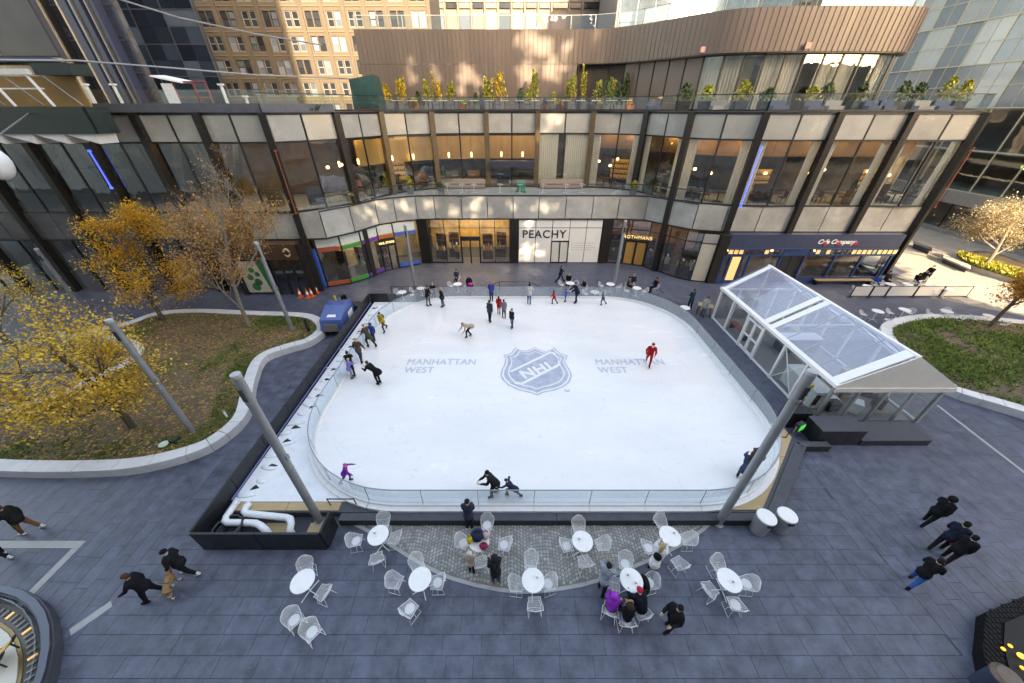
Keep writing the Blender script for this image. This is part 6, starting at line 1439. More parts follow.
for s in (-1, 1):
    for y in (-.95, .95):
        w = MB().cyl((s * .72, y, .38), (s * .98, y, .38), .38, n=18).build('wheel', M_BLACK2, RS); MB().cyl((s * .985, y, .38), (s * 1.0, y, .38), .18, n=10).build('hub', M_STEEL, w)
MB().bx(-.6, .6, 1.25, 2.0, .5, .9).build('rear_deck', M_BLACK2, RS); MB().bx(-.25, .25, 1.3, 1.75, .9, 1.35).build('seat', M_BLACK2, RS); MB().bx(-.25, .25, 1.7, 1.8, 1.35, 1.9).build('seat_back', M_BLACK2, RS)
MB().bx(-.9, .9, 2.0, 2.9, .12, .75).build('conditioner', M_BLACK2, RS); MB().cyl((.0, 1.0, 1.8), (.0, 1.25, 2.05), .025, n=6).build('steering_column', M_STEEL, RS); MB().lathe([(.17, 0), (.2, .015), (.17, .03)], (0, 1.26, 2.05), 14).build('steering_wheel', M_BLACK2, RS)
MB().add([(.86, -.2, .7), (.86, .8, .7), (.86, .8, 1.3), (.86, -.1, 1.3)], [(0, 1, 2, 3)]).build('white_panel', M_WHITE, RS)
MB().cyl((-.4, 1.15, 1.75), (-.4, 1.15, 2.1), .09, n=8).build('yellow_tank', mat('machine_yellow', (.6, .42, .03), .5), RS)
M_CONE = mat('orange_cone', (.72, .12, .02), .5)
for k, (px, py) in enumerate(((301, 297), (308.5, 297.5), (312.5, 296.5), (317, 293))):
    p = G(px, py); t = thing('traffic_cone', f'orange traffic cone with white band by the brown shop doors, {nth[k]} from the left', 'cone', (p[0], p[1], 0), group='traffic cones by the brown shop')
    MB().bx(-.19, .19, -.19, .19, 0, .04).build('base', M_CONE, t); MB().lathe([(.14, .04), (.10, .3)], n=14).build('lower_cone', M_CONE, t); MB().lathe([(.1, .301), (.065, .52)], n=14).build('white_band', M_WHITE, t); MB().lathe([(.064, .521), (.03, .75), (.015, .76)], n=14).build('tip', M_CONE, t)
# stair rail behind the rink
t = thing('stair_rail', 'black handrail frame behind the far glass of the rink', 'railing', (G(515, 290)[0], 25.3, 0)); xa, xb = G(500, 288)[0] - t.location.x, G(528, 288)[0] - t.location.x
MB().tube([(xa - 1.9, .2, .1), (xa, 0, 1.15), (xb, 0, 1.15), (xb + 2.1, .2, .1)], .03, 6).build('handrail', M_BLACK2, t)
for x in (xa, xb): MB().cyl((x, 0, 0), (x, 0, 1.15), .03, n=6).build('post', M_BLACK2, t)
t = thing('mesh_fence', 'low black rail fence behind the far left rink corner', 'fence', (G(405, 298)[0], 24.6, 0))
for x in (-.9, 0, .9, 1.7): MB().cyl((x, 0, 0), (x, 0, 1.05), .025, n=6).build('post', M_BLACK2, t)
for z in (.15, 1.05): MB().cyl((-.9, 0, z), (1.7, 0, z), .02, n=6).build('rail', M_BLACK2, t)
for k in range(14): MB().cyl((-.8 + .18 * k, 0, .15), (-.8 + .18 * k, 0, 1.05), .008, n=4).build('bar', M_BLACK2, t)
t = thing('wooden_barrier', 'plywood topped trestle at the far left corner of the tent', 'trestle', (14.0, 22.1, 0), -.5)
MB().bx(-.5, .5, -.3, .3, .72, .76).build('top', M_PLY, t)
for s in (-1, 1): MB().cyl((s * .45, -.28, 0), (s * .35, 0, .72), .03, n=6).build('leg', M_BLACK2, t); MB().cyl((s * .45, .28, 0), (s * .35, 0, .72), .03, n=6).build('leg', M_BLACK2, t)
# small things in the left bed
t = thing('ground_light', 'pale disc light on a dark stem in the left bed', 'light', (*G(165, 446, .35)[:2], .34))
MB().lathe([(.0, .10), (.17, .10), (.19, .13), (.17, .16), (0, .165)], n=16).build('disc', mat('pale_green_disc', (.5, .62, .52), .5), t); MB().lathe([(.05, 0), (.05, .1)], n=8).build('stem', M_BLACK2, t); MB().bx(.15, .42, .1, .4, .0, .22).build('junction_box', mat('dark_green_box', (.02, .04, .02), .6), t)
t = thing('bollard_light', 'short white marker post in the grass at the bed edge', 'post', (*G(227, 417, .35)[:2], .3)); MB().cyl((0, 0, 0), (0, 0, .42), .05, n=8).build('post', M_WHITE, t); MB().lathe([(.06, .42), (.06, .46), (.0, .49)], n=8).build('cap', M_STEEL, t)
t = thing('black_bollard', 'short black bollard at the tip of the left bed behind the blue machine', 'bollard', (*G(309, 331, .4)[:2], .3)); MB().cyl((0, 0, 0), (0, 0, .95), .1, n=10).build('shaft', M_BLACK2, t); MB().lathe([(.12, .95), (.12, 1.02), (0, 1.04)], n=10).build('cap', M_BLACK2, t)
# ================================================================ CORNERS AT THE LOWER EDGE
c = (-16.0, -.1); RAD = 4.93
RO = thing('glass_drum_pavilion', 'round sunken glass pavilion with metal rim at the lower left corner', 'pavilion', (c[0], c[1] - .2, 0))
def drum(name, r0, r1, z0, z1, m, n=48, parent=RO):
    mb = MB(); mb.lathe([(r0, z0), (r1, z0), (r1, z1), (r0, z1), (r0, z0)], n=n); mb.f = mb.f[:-2]; mb.m = mb.m[:-2]; return mb.build(name, m, parent)
drum('plinth', RAD - .25, RAD, -.01, .35, M_DECK); drum('metal_rim', RAD - .2, RAD - .04, .351, .45, mat('rim_steel', (.09, .1, .125), .35, metal=.6)); drum('glass_wall', RAD - .33, RAD - .3, .0, .44, M_GLASS)
drum('floor_ring', .02, RAD - .34, .0, .03, mat('dark_ring_floor', (.10, .09, .08), .5)); drum('white_floor', .01, RAD - .8, .031, .08, mat('cream_floor', (.62, .58, .5), .5, var=.05)); drum('bronze_ring', RAD - .79, RAD - .72, .031, .06, mat('bronze_ring', (.3, .2, .08), .4, metal=.6))
for k in range(30):
    a = R(10 + k * 2.6); r_ = RAD - .55; ob = MB().bx(-.025, .025, -.09, .09, 0, .04).build('ring_plate', M_SLAB if k % 5 else M_AMB, RO); ob.location = (r_ * math.cos(a), r_ * math.sin(a), .04); ob.rotation_euler = (0, 0, a + math.pi / 2)
t = thing('sling_chair', 'black sling lounge chair with gold cushion on the white round floor', 'chair', (*G(4, 662)[:2], .09), -1.25); t.scale = (.7, .7, .7)
for s in (-1, 1): MB().tube([(s * .3, -.75, .55), (s * .3, -.35, .25), (s * .3, .1, .28), (s * .3, .5, .6), (s * .26, .8, .95)], .05, 8).build('side_frame', M_BLACK2, t, True); MB().cyl((s * .3, -.3, 0), (s * .3, -.3, .27), .03, n=6).build('leg', M_BLACK2, t); MB().cyl((s * .3, .35, 0), (s * .3, .35, .48), .03, n=6).build('leg', M_BLACK2, t)
MB().add([(-.27, -.6, .42), (.27, -.6, .42), (.27, .0, .27), (-.27, 0, .27), (.25, .6, .72), (-.25, .6, .72), (-.27, -.6, .47), (.27, -.6, .47), (.27, .0, .33), (-.27, 0, .33), (.25, .6, .78), (-.25, .6, .78)], [(0, 1, 2, 3), (3, 2, 4, 5), (6, 7, 8, 9), (9, 8, 10, 11), (0, 1, 7, 6), (4, 5, 11, 10)]).build('gold_cushion', mat('gold_cushion', (.55, .33, .05), .5), t); MB().cyl((-.3, .1, .28), (.3, .1, .28), .035, n=6).build('crossbar', M_BLACK2, t)
# dark kiosk lower right
kp = [G(*q, .4)[:2] for q in ((986, 612), (1024, 596), (1080, 590), (1110, 660), (1060, 720), (994, 700), (983, 650))]
KO = thing('dark_kiosk', 'dark low kiosk with meshed roof and amber lamps at the lower right corner', 'kiosk', (kp[0][0], kp[0][1], 0)); o = tuple(KO.location)
cK = (sum(q[0] for q in kp) / len(kp), sum(q[1] for q in kp) / len(kp)); sK = lambda k: [(cK[0] + (q[0] - cK[0]) * k, cK[1] + (q[1] - cK[1]) * k) for q in kp]
MB(o).prism(kp, -.01, .4).build('wall', mat('matt_black_mesh', (.006, .006, .007), .7, spec=.2), KO); MB(o).prism(sK(.62), .401, .45).build('roof_glass', mat('dark_roof_glass', (.008, .008, .01), .5, spec=.2), KO)
mb = MB(o)
rnd = random.Random(2)
x0, x1, y0, y1 = min(q[0] for q in kp), max(q[0] for q in kp), min(q[1] for q in kp), max(q[1] for q in kp)
s_ = .12; i = x0
outer, innr = sK(.985), sK(.66)
while i < x1:
    j = y0
    while j < y1:
        if inside((i, j), outer) and not inside((i, j), innr): mb.bx(i - .045, i + .045, j - .045, j + .045,   .401, .425)
        j += s_
    i += s_
tag(mb.build('mesh_stud', mat('matt_black_mesh', (.006, .006, .007), .7, spec=.2), KO), kind='stuff')
for k, q in enumerate(((1010, 646), (1003, 649), (1021, 656), (1022, 668), (1030, 650))):
    p = G(*q, .48); MB(o).ell((p[0], p[1], .49), (.05 + .05 * (k == 2), .05 + .03 * (k == 2), .035), 8, 5).build('amber_lamp', mat('amber_glow', (1, .6, .1), .5, emit=(1, .5, .06), es=.16), KO)
p = G(990, 678, .4); t = thing('dark_litter_bin', 'dark blue litter bin with brown lid beside the kiosk', 'bin', (p[0], p[1] - .1, 0))
MB().lathe([(.25, 0), (.3, .8)], n=18).build('body', mat('dark_blue_bin', (.03, .045, .08), .4), t); MB().lathe([(.0, .86), (.22, .86), (.31, .80), (.31, .84), (.23, .92), (0, .92)], n=18).build('lid', mat('brown_lid', (.12, .08, .06), .5, var=.3, scale=9), t)
# ================================================================ PEOPLE
def cloth(c, k=''):
    n = 'cloth_%03d_%03d_%03d' % tuple(int(v * 255) for v in c); return mat(n, tuple(v * .75 for v in c) if max(c) < .06 else c, .9, var=.12, scale=9, bump=.2, bscale=30, spec=.15)
SKIN = [mat('skin_light', (.55, .34, .25), .55), mat('skin_mid', (.42, .25, .17), .55), mat('skin_brown', (.22, .12, .075), .55)]
BLK = (.014, .014, .018); NVY = (.018, .024, .05); DRK = (.03, .03, .038); GRY = (.2, .21, .24); JEAN = (.035, .07, .17); BRN = (.07, .045, .03); TAN = (.3, .22, .15); WHT = (.62, .62, .63); PUR = (.2, .03, .36); RED = (.42, .015, .02); OLV = (.06, .055, .035); BLU = (.025, .05, .24)
def nearest(me, B):
    "for each face the region of the limb it lies on"
    n = len(me.polygons); c = np.empty(n * 3, np.float32); me.polygons.foreach_get('center', c); c = c.reshape(-1, 3); best = np.full(n, 9.0); out = np.zeros(n, np.int32)
    for p0, p1, r0, r1, g in B:
        a = np.array(p0); d = np.array(p1) - a; l2 = max(float(d @ d), 1e-8); w = c - a; t = np.clip(w @ d / l2, 0, 1)
        q = np.linalg.norm(w - t[:, None] * d, axis=1) - (r0 + (r1 - r0) * t); m = q < best; best[m] = q[m]; out[m] = g
    return out
def inrink(p, m=.42):
    "keep a skater clear of the glass"
    x = max(RX0 + m, min(RX1 - m, p[0])); y = max(RY0 + m, min(RY1 - m, p[1]))
    cx = max(RX0 + RR, min(RX1 - RR, x)); cy = max(RY0 + RR, min(RY1 - RR, y)); d = math.hypot(x - cx, y - cy)
    if d > RR - m: x, y = cx + (x - cx) / d * (RR - m), cy + (y - cy) / d * (RR - m)
    return (x, y, p[2])
def person(px, py, face, label, jacket=BLK, pants=NVY, h=1.72, z=0.0, lean=4, legs=((8, 8), (-6, 4)), arms=((12, 8, 18), (-8, 8, 18)), hair=BRN, hat=None, hood=None, longhair=False,
           shoes=BLK, skates=False, coat=.07, sit=False, skin=0, bag=None, headtilt=0, scarf=None, pos=None, puffy=1.13, beard=False, pom=False, twist=0, trim=None):
    k = h / 1.75 * .9; Vv = Vector; B = []     # primitives: (p0, p1, r0, r1, region, flat)
    if sit: legs = ((82, 80), (78, 84)); arms = ((14, 4, 56), (10, 4, 60)); coat = 0
    hipz = 0
    Lr = R(lean); up = Vv((0, math.sin(Lr), math.cos(Lr))); fw = Vv((0, math.cos(Lr), -math.sin(Lr)))
    hip = Vv((0, 0, 0)); chest = hip + up * .40; sh = hip + up * .50; neck = hip + up * .565
    ht = R(lean * .4 + headtilt); hup = Vv((0, math.sin(ht), math.cos(ht))); hfw = Vv((0, math.cos(ht), -math.sin(ht))); head = neck + hup * .135
    pf = puffy
    B.append((hip + Vv((-.055, 0, -.02)), hip + Vv((.055, 0, -.02)), .125, .125, 1)); 
    B.append((hip + up * .06, hip + up * .2, .145 * pf, .14 * pf, 0)); B.append((hip + up * .2 + Vv((-.05, 0, 0)), chest + Vv((-.075, 0, 0)), .125 * pf, .125 * pf, 0)); B.append((hip + up * .2 + Vv((.05, 0, 0)), chest + Vv((.075, 0, 0)), .125 * pf, .125 * pf, 0))
    B.append((sh + Vv((-.14, 0, -.015)), sh + Vv((.14, 0, -.015)), .078 * pf, .078 * pf, 0)); B.append((sh, head, .06, .058, 2 if not scarf else 4))
    feet = []
    for s, (a, kn) in zip((-1, 1), legs):
        a0, a1 = R(a), R(a - kn); j = hip + Vv((s * .09, 0, -.04)); knee = j + Vv((s * .015, math.sin(a0), -math.cos(a0))) * .43; ank = knee + Vv((0, math.sin(a1), -math.cos(a1))) * .42
        B.append((j, knee, .105, .078, 1)); B.append((knee, ank, .074, .056, 1)); feet.append((ank, max(-.5, min(.5, a1 * .6))))
    if coat:
        B.append((hip + up * .08, hip + Vv((0, -.0 - .25 * math.sin(Lr), -coat)), .15 * pf, .185 * pf, 0))
    hands = []
    for s, (a, out, el) in zip((-1, 1), arms):
        a0 = R(a) + Lr * .6; ou = R(out); j = sh + Vv((s * .185, 0, -.02)); d = Vv((s * math.sin(ou), math.sin(a0) * math.cos(ou), -math.cos(a0) * math.cos(ou))); elb = j + d * .285
        a1 = a0 + R(el); d2 = Vv((-s * .42 * math.sin(R(el)) + s * math.sin(ou) * .6, math.sin(a1), -math.cos(a1))).normalized(); wr = elb + d2 * .25
        B.append((j, elb, .066 * pf, .055 * pf, 0)); B.append((elb, wr, .054 * pf, .042 * pf, 0)); B.append((wr + d2 * .02, wr + d2 * .085, .033, .036, 2)); hands.append((wr + d2 * .085, d2, s))
    B.append((head + hup * .02, head + hup * .035, .088, .084, 2)); B.append((head - hup * .06 + hfw * .025, head + hup * .02 + hfw * .01, .058, .075, 2)); B.append((head + hfw * .088 - hup * .012, head + hfw * .093 - hup * .03, .013, .015, 2))
    for s in (-1, 1): B.append((head + Vv((s * .083, 0, 0)) + hup * .01, head + Vv((s * .087, -.01, 0)) - hup * .03, .016, .014, 2))
    mb = MB()
    for p0, p1, r0, r1, _ in B: mb.cap(p0, p1, r0, r1, 10)
    me = mb.mesh('body', SKIN[skin]); ob = bpy.data.objects.new('body', me)
    md = ob.modifiers.new('r', 'REMESH'); md.mode = 'VOXEL'; md.voxel_size = .024; md.use_smooth_shade = True
    ms = ob.modifiers.new('s', 'SMOOTH'); ms.factor = .5; ms.iterations = 2
    m2 = evaluated(ob); bpy.data.meshes.remove(me)
    low = min(f[0].z for f in feet) - .085 - (.07 if skates else 0)
    # regions by the nearest limb
    m2.materials.clear()
    for m in (cloth(jacket), cloth(pants), SKIN[skin], cloth(scarf or jacket)): m2.materials.append(m)
    idx = nearest(m2, B); idx[idx == 4] = 3
    m2.polygons.foreach_set('material_index', idx); m2.polygons.foreach_set('use_smooth', [True] * len(m2.polygons))
    # fingers and eyes join the same mesh
    bm = bmesh.new(); bm.from_mesh(m2); ex = MB()
    for hp, d2, s in hands:
        sd = d2.cross(Vv((0, 1, .3))).normalized(); dn = d2.cross(sd).normalized()
        for fi, ln in enumerate((.062, .074, .07, .056)):
            b0 = hp + sd * (fi - 1.5) * .0175 + d2 * .02; b1 = b0 + d2 * ln * .55 + dn * .008; b2 = b1 + d2 * ln * .35 + dn * .028; ex.tube([b0 - d2 * .02, b0, b1, b2], .0085, 5)
        b0 = hp - d2 * .04 + sd * .034 * (-s); ex.tube([b0, b0 + sd * .022 * (-s) + d2 * .03, b0 + sd * .02 * (-s) + d2 * .06 + dn * .012], .009, 5)
    nb = len(ex.f)
    for s in (-1, 1): ex.ell(head + hfw * .082 + hup * .015 + Vv((s * .034, 0, 0)), (.012, .01, .009), 6, 4)
    base = len(bm.verts); vs = [bm.verts.new(p) for p in ex.v]; bm.verts.ensure_lookup_table()
    m2.materials.append(mat('eye_dark', (.02, .015, .012), .3))
    for i, f in enumerate(ex.f):
        try: fc = bm.faces.new([vs[q] for q in f]); fc.material_index = 2 if i < nb else 4; fc.smooth = True
        except ValueError: pass
    bm.to_mesh(m2); bm.free()
    loc = pos if pos else G(px, py, z)
    if skates: loc = inrink(loc)
    t = thing('person', label, 'person', (loc[0], loc[1], loc[2] if pos else z), face - math.pi / 2)
    def child(mbx, nm, m, sm=True):
        mbx.v = [((Vv(p) - Vv((0, 0, low))) * k) for p in mbx.v]; return mbx.build(nm, m, t, sm)
    nv = len(m2.vertices); co = np.empty(nv * 3, np.float32); nr = np.empty(nv * 3, np.float32); m2.vertices.foreach_get('co', co); m2.vertices.foreach_get('normal', nr); co = co.reshape(-1, 3); nr = nr.reshape(-1, 3)
    X, Y_, Z_ = co.T; fold = .007 * np.sin(X * 31 + 6 * np.sin(Z_ * 17 + px)) * np.sin(Z_ * 43 + 4 * np.sin(Y_ * 21 + py)) + .005 * np.sin(Z_ * 71 + X * 18 + Y_ * 23 + px)
    cl_ = np.zeros(nv, bool); cl_[[q for p in m2.polygons if p.material_index < 2 for q in p.vertices]] = True
    co = (co + nr * (fold * cl_)[:, None] - np.array((0, 0, low))) * k; m2.vertices.foreach_set('co', co.astype(np.float32).ravel()); m2.update()
    place(m2, 'body', parent=t)
    for ank, an in feet:
        f = MB(); d = Vv((0, math.cos(an), math.sin(an))); f.cap(ank + Vv((0, 0, -.035)) - d * .045, ank + Vv((0, 0, -.045)) + d * .13, .05, .042, 8); f.cap(ank + Vv((0, 0, .05)), ank + Vv((0, 0, -.03)), .056, .052, 8)
        sh_ = child(f, 'skate' if skates else 'shoe', cloth(shoes))
        if skates: f = MB(); c0 = ank + Vv((0, 0, -.12)); f.cyl(c0 - d * .09, c0 + d * .17, .028, n=4); b = child(f, 'blade', M_STEEL, False); b.parent = sh_
    hc = hat or hood or hair; hm = cloth(hc)
    f = MB()
    Mh = Matrix((Vv((1, 0, 0)), hfw, hup)).transposed()
    if hood:
        f.ell(head - hfw * .03 + hup * .02, (.135, .14, .15), 12, 8, Mh); child(f, 'hood', hm)
        if trim:
            f = MB(); f.tube([head + hfw * .09 + Vv((.12 * math.cos(a), 0, 0)) + hup * (.02 + .14 * math.sin(a)) for a in [R(q) for q in range(0, 361, 30)]], .035, 6); child(f, 'fur_trim', cloth(trim))
    else:
        f.ell(head - hfw * .018 + hup * .045, (.092, .101, .088), 12, 8, Mh)
        if not hat: f.ell(head - hfw * .045 - hup * .02, (.088, .07, .09), 10, 6, Mh)
        child(f, 'hat' if hat else 'hair', hm)
        if hat: f = MB(); f.lathe([(.092, -.01), (.099, 0), (.099, .035), (.093, .045)], n=14, sy=1.08); f.v = [head + Mh @ Vv(p) + hup * .03 - hfw * .01 for p in f.v]; child(f, 'hat_brim', hm)
        if hat and pom: f = MB(); f.ell(head + hup * .17, (.04, .04, .04), 8, 6); child(f, 'pompom', cloth(WHT))
        if hat and (longhair or hair != BRN): f = MB(); f.ell(head - hfw * .06 - hup * .04, (.095, .07, .1), 10, 6, Mh); child(f, 'hair', cloth(hair))
        if longhair: f = MB(); f.cap(head - hfw * .07, head - hfw * .1 - hup * .22, .085, .06, 10); child(f, 'long_hair', cloth(hair))
    if beard: f = MB(); f.ell(head + hfw * .07 - hup * .09, (.07, .05, .09), 10, 6, Mh); child(f, 'beard', cloth(WHT))
    if bag:
        if bag[0] == 'back': f = MB(); c0 = hip + up * .3 - fw * .2; f.ell(c0, (.15, .1, .2), 10, 7); child(f, 'backpack', cloth(bag[1]))
        elif bag[0] == 'hand': f = MB(); c0 = hands[bag[2]][0] + Vv((0, 0, -.2)); f.ell(c0, (.06, .15, .14), 8, 6); f.tube([c0 + Vv((0, -.08, .1)), hands[bag[2]][0], c0 + Vv((0, .08, .1))], .012, 5); child(f, 'handbag', cloth(bag[1]))
    return t
UP, DN, LT_, RT = R(90), R(-90), R(180), 0
IZ = ZI + .002
WALK = ((18, 6), (-14, 16)); WALK2 = ((-15, 16), (17, 5)); STAND = ((3, 3), (-2, 2)); GLIDE = ((24, 34), (-28, 14)); SWING = ((24, 10, 30), (-22, 10, 25)); FOLD = ((8, 2, 72), (8, 2, 72)); REACH = ((30, 4, 38), (24, 4, 42)); POCK = ((-4, 14, 32), (-4, 14, 32))
sk = dict(z=IZ, skates=True)
person(429, 306, R(-20), 'skater in black jacket and grey trousers at the far left glass', BLK, (.1, .1, .11), lean=6, arms=POCK, **sk)
person(434, 300, DN, 'fair haired onlooker in black leaning on the far left glass from outside', BLK, NVY, hair=(.4, .28, .14), arms=FOLD, z=.0, pos=(*G(434.5, 301)[:2], 0))
person(443, 307, R(200), 'fair haired skater in long black coat near the far left glass', BLK, JEAN, 1.66, hair=(.45, .3, .12), longhair=True, coat=.18, **sk)
person(491.5, 301, UP, 'skater in bright blue jacket at the far glass', BLU, DRK, 1.68, hair=(.25, .16, .1), **sk)
person(490, 322, R(60), 'skater in dark slate jacket left of the small group', (.03, .04, .06), NVY, 1.75, bag=('back', (.03, .04, .06)), **sk)
person(499, 314, UP, 'child skater in red skirted coat and tan leggings', RED, TAN, 1.45, hair=BLK, longhair=True, coat=.12, **sk)
person(504, 318, R(100), 'skater in grey padded jacket beside the red coat', (.16, .15, .18), NVY, 1.5, puffy=1.15, hair=BLK, **sk)
person(512, 328, R(230), 'skater in dark navy jacket and blue jeans right of the group', (.02, .025, .045), JEAN, 1.55, hair=BRN, **sk)
person(529, 304, UP, 'skater in pale grey top and blue trousers at the far glass', (.45, .43, .46), (.06, .1, .3), 1.72, arms=((14, 30, 20), (14, 30, 20)), hair=BLK, **sk)
person(470, 337, R(215), 'stooping skater in beige hooded top pushing forward in mid ice', (.4, .33, .25), NVY, 1.6, lean=62, legs=((48, 46), (10, 40)), arms=((-25, 12, 30), (-15, 10, 30)), hair=(.22, .15, .1), **sk)
person(553.5, 304, R(150), 'small child in red top skating by the far glass', (.5, .02, .03), DRK, 1.15, lean=14, legs=GLIDE, hair=BLK, longhair=True, **sk)
person(565, 302, R(20), 'small child in blue jacket held by the tall man at the far glass', (.06, .12, .45), (.16, .08, .1), 1.12, arms=((20, 40, 20), (60, 10, 10)), hair=BRN, **sk)
person(575.5, 303, R(200), 'tall man in navy coat stooping to a child at the far glass', NVY, NVY, 1.82, lean=18, coat=.1, arms=((34, 6, 20), (30, 6, 20)), scarf=(.2, .02, .03), **sk)
person(602, 305, R(170), 'small child in teal gliding alone by the far glass', (.03, .09, .16), (.03, .07, .13), 1.15, lean=10, legs=GLIDE, arms=((10, 60, 10), (10, 60, 10)), **sk)
person(384.5, 332, R(250), 'skater in black and yellow jacket near the black wall', (.42, .28, .015), (.05, .06, .09), 1.62, lean=10, bag=('back', (.03, .035, .04)), hair=BLK, arms=SWING, legs=GLIDE, **sk)
person(373, 341, R(265), 'child in cobalt blue jacket skating toward the viewer', BLU, (.03, .04, .08), 1.38, hood=BLU, puffy=1.2, arms=((8, 30, 20), (8, 30, 20)), **sk)
person(364, 347, R(150), 'skater in dark olive coat with orange cap close to the wall', OLV, (.03, .04, .05), 1.72, hat=(.5, .2, .06), lean=18, coat=.12, legs=GLIDE, **sk)
person(358.5, 362, UP, 'skater seen from behind in brown jacket and yellow beanie', (.075, .055, .05), (.03, .05, .12), 1.72, hat=(.5, .32, .06), arms=((0, 24, 20), (0, 24, 20)), legs=((14, 10), (-10, 12)), **sk)
person(341.5, 378, R(60), 'child in lavender jacket holding the left glass', (.2, .19, .55), (.25, .25, .3), 1.35, lean=12, hat=(.4, .35, .2), arms=REACH, hair=BRN, **sk)
person(347.5, 376, R(110), 'skater in black close behind the child in lavender', BLK, DRK, 1.66, lean=22, arms=REACH, **sk)
person(379, 384, R(160), 'bending skater in black taking a picture on the left ice', BLK, BLK, 1.74, lean=58, legs=((4, 16), (2, 10)), arms=((-10, 6, 70), (-10, 6, 70)), hair=(.1, .06, .04), headtilt=-20, **sk)
person(647.5, 365, R(250), 'skater in a red suit and cap with white beard on the right ice', RED, RED, 1.75, lean=16, legs=((28, 22), (-22, 20)), arms=((4, 18, 60), (-14, 20, 50)), hat=RED, pom=True, beard=True, trim=None, **sk)
person(349, 482, R(20), 'small child in purple jacket and pink hat at the near left glass', PUR, (.12, .1, .22), 1.18, lean=16, legs=GLIDE, hat=(.65, .06, .2), pom=True, arms=((40, 20, 10), (20, 30, 10)), **sk)
person(494, 495, R(200), 'skater in long dark coat bowing at the near glass', (.022, .026, .03), BLK, 1.7, lean=24, coat=.28, hair=BLK, arms=FOLD, scarf=TAN, legs=((16, 14), (-8, 8)), **sk)
person(513, 499.5, R(160), 'child in navy lunging low at the near glass', (.02, .03, .07), (.02, .03, .06), 1.2, lean=46, legs=((62, 70), (-20, 40)), arms=((60, 50, 10), (-10, 70, 10)), hat=(.03, .04, .09), **sk)
person(738, 481, R(50), 'skater in denim blue leaning on the right near glass', (.03, .045, .09), (.04, .06, .13), 1.68, lean=30, legs=((30, 30), (-16, 20)), arms=REACH, hair=(.08, .03, .02), longhair=True, **sk)
person(745, 474, R(35), 'dark haired skater with white scarf clinging to the right glass', (.05, .05, .06), BLK, 1.66, lean=26, legs=((24, 20), (-12, 16)), arms=REACH, hair=(.09, .035, .025), longhair=True, scarf=WHT, **sk)
# around the near tables
person(470, 527, UP, 'man in dark navy jacket watching the rink from the kerb', (.03, .036, .06), NVY, 1.78, legs=((2, 2), (2, 2)), arms=FOLD, hat=(.02, .022, .03))
person(472, 571, UP, 'child in white hat and tan coat at the table heaped with bags', (.4, .32, .26), BLK, 1.3, hat=WHT, pom=True, arms=REACH, legs=STAND)
person(496, 581, R(115), 'person in black hooded coat and blue jeans facing the rink', (.02, .025, .032), JEAN, 1.72, hood=(.022, .027, .035), coat=.22, arms=FOLD, shoes=(.3, .12, .03), legs=STAND)
person(601, 590, R(60), 'person in pale grey jacket holding hands to the face', (.24, .27, .34), (.02, .025, .05), 1.72, hat=(.015, .018, .025), arms=((34, 4, 112), (34, 4, 112)), legs=((10, 6), (-8, 6)), lean=8)
person(650, 572, R(50), 'fair haired person in white top and black vest reaching to a table', (.55, .55, .58), BLK, 1.68, lean=24, hair=(.42, .28, .14), longhair=True, arms=REACH, legs=((18, 14), (-10, 8)), bag=('back', BLK))
sits = [((611, 608), R(70), dict(label='seated person in purple padded coat with hood', jacket=(.28, .035, .42), pants=BLK, hood=(.32, .04, .48), puffy=1.25, h=1.6, lean=12, arms=REACH)),
        ((627, 618), R(90), dict(label='seated person in black coat with fur trimmed hood', jacket=BLK, pants=(.22, .18, .4), hood=(.05, .035, .03), trim=(.32, .2, .1), puffy=1.15, h=1.6, lean=10, arms=REACH)),
        ((642, 610), R(110), dict(label='seated person in dark navy coat with red cap, arms on the table', jacket=(.012, .014, .024), pants=BLK, hat=(.5, .02, .05), puffy=1.3, h=1.7, lean=34, arms=((20, 6, 40), (20, 6, 40))))]
for (q, f, kw) in sits:
    p = G(*q, .5); lab = kw.pop('label'); person(0, 0, f, lab, sit=True, pos=(p[0], p[1], .0), **kw); chair(p[0] , p[1], f + math.pi / 2 , 'white wire chair under the ' + lab.split(' with')[0])
person(667, 628, R(200), 'stocky person in shiny black padded jacket standing by the family table', BLK, BLK, 1.72, puffy=1.25, hood=None, hair=BLK, arms=((6, 14, 60), (6, 14, 60)), legs=((8, 6), (-8, 6)))
# walkers
person(157, 597, R(200), 'walker in black jacket leading the dog', (.014, .015, .02), BLK, 1.72, lean=8, legs=WALK, arms=SWING, hair=(.07, .04, .025))
person(191, 574, R(190), 'walker in black with grey hood and white shoes behind the dog', (.016, .017, .022), BLK, 1.74, lean=6, legs=WALK2, arms=POCK, hat=BLK, scarf=(.35, .37, .4), shoes=WHT)
person(33, 531, R(190), 'walker in dark top and brown trousers at the left edge', (.02, .02, .02), (.16, .08, .035), 1.74, legs=WALK, arms=SWING, shoes=WHT)
person(7, 556, R(180), 'walker with white shoes leaving the frame at the left edge', BLK, BLK, 1.74, legs=WALK2, shoes=WHT)
person(923, 523, R(15), 'lone walker in black nearest the right kerb', BLK, BLK, 1.74, lean=8, legs=WALK, arms=SWING, hood=BLK)
person(935, 548, R(25), 'walker in navy coat with pale scarf, left of a couple', NVY, BLK, 1.74, lean=8, legs=WALK2, scarf=(.5, .4, .2), hair=BLK)
person(943, 560, R(20), 'walker in black with dark red scarf and red bag, right of a couple', BLK, BLK, 1.66, lean=8, legs=WALK, scarf=(.5, .45, .45), hair=BLK, bag=('hand', (.42, .02, .08), 0))
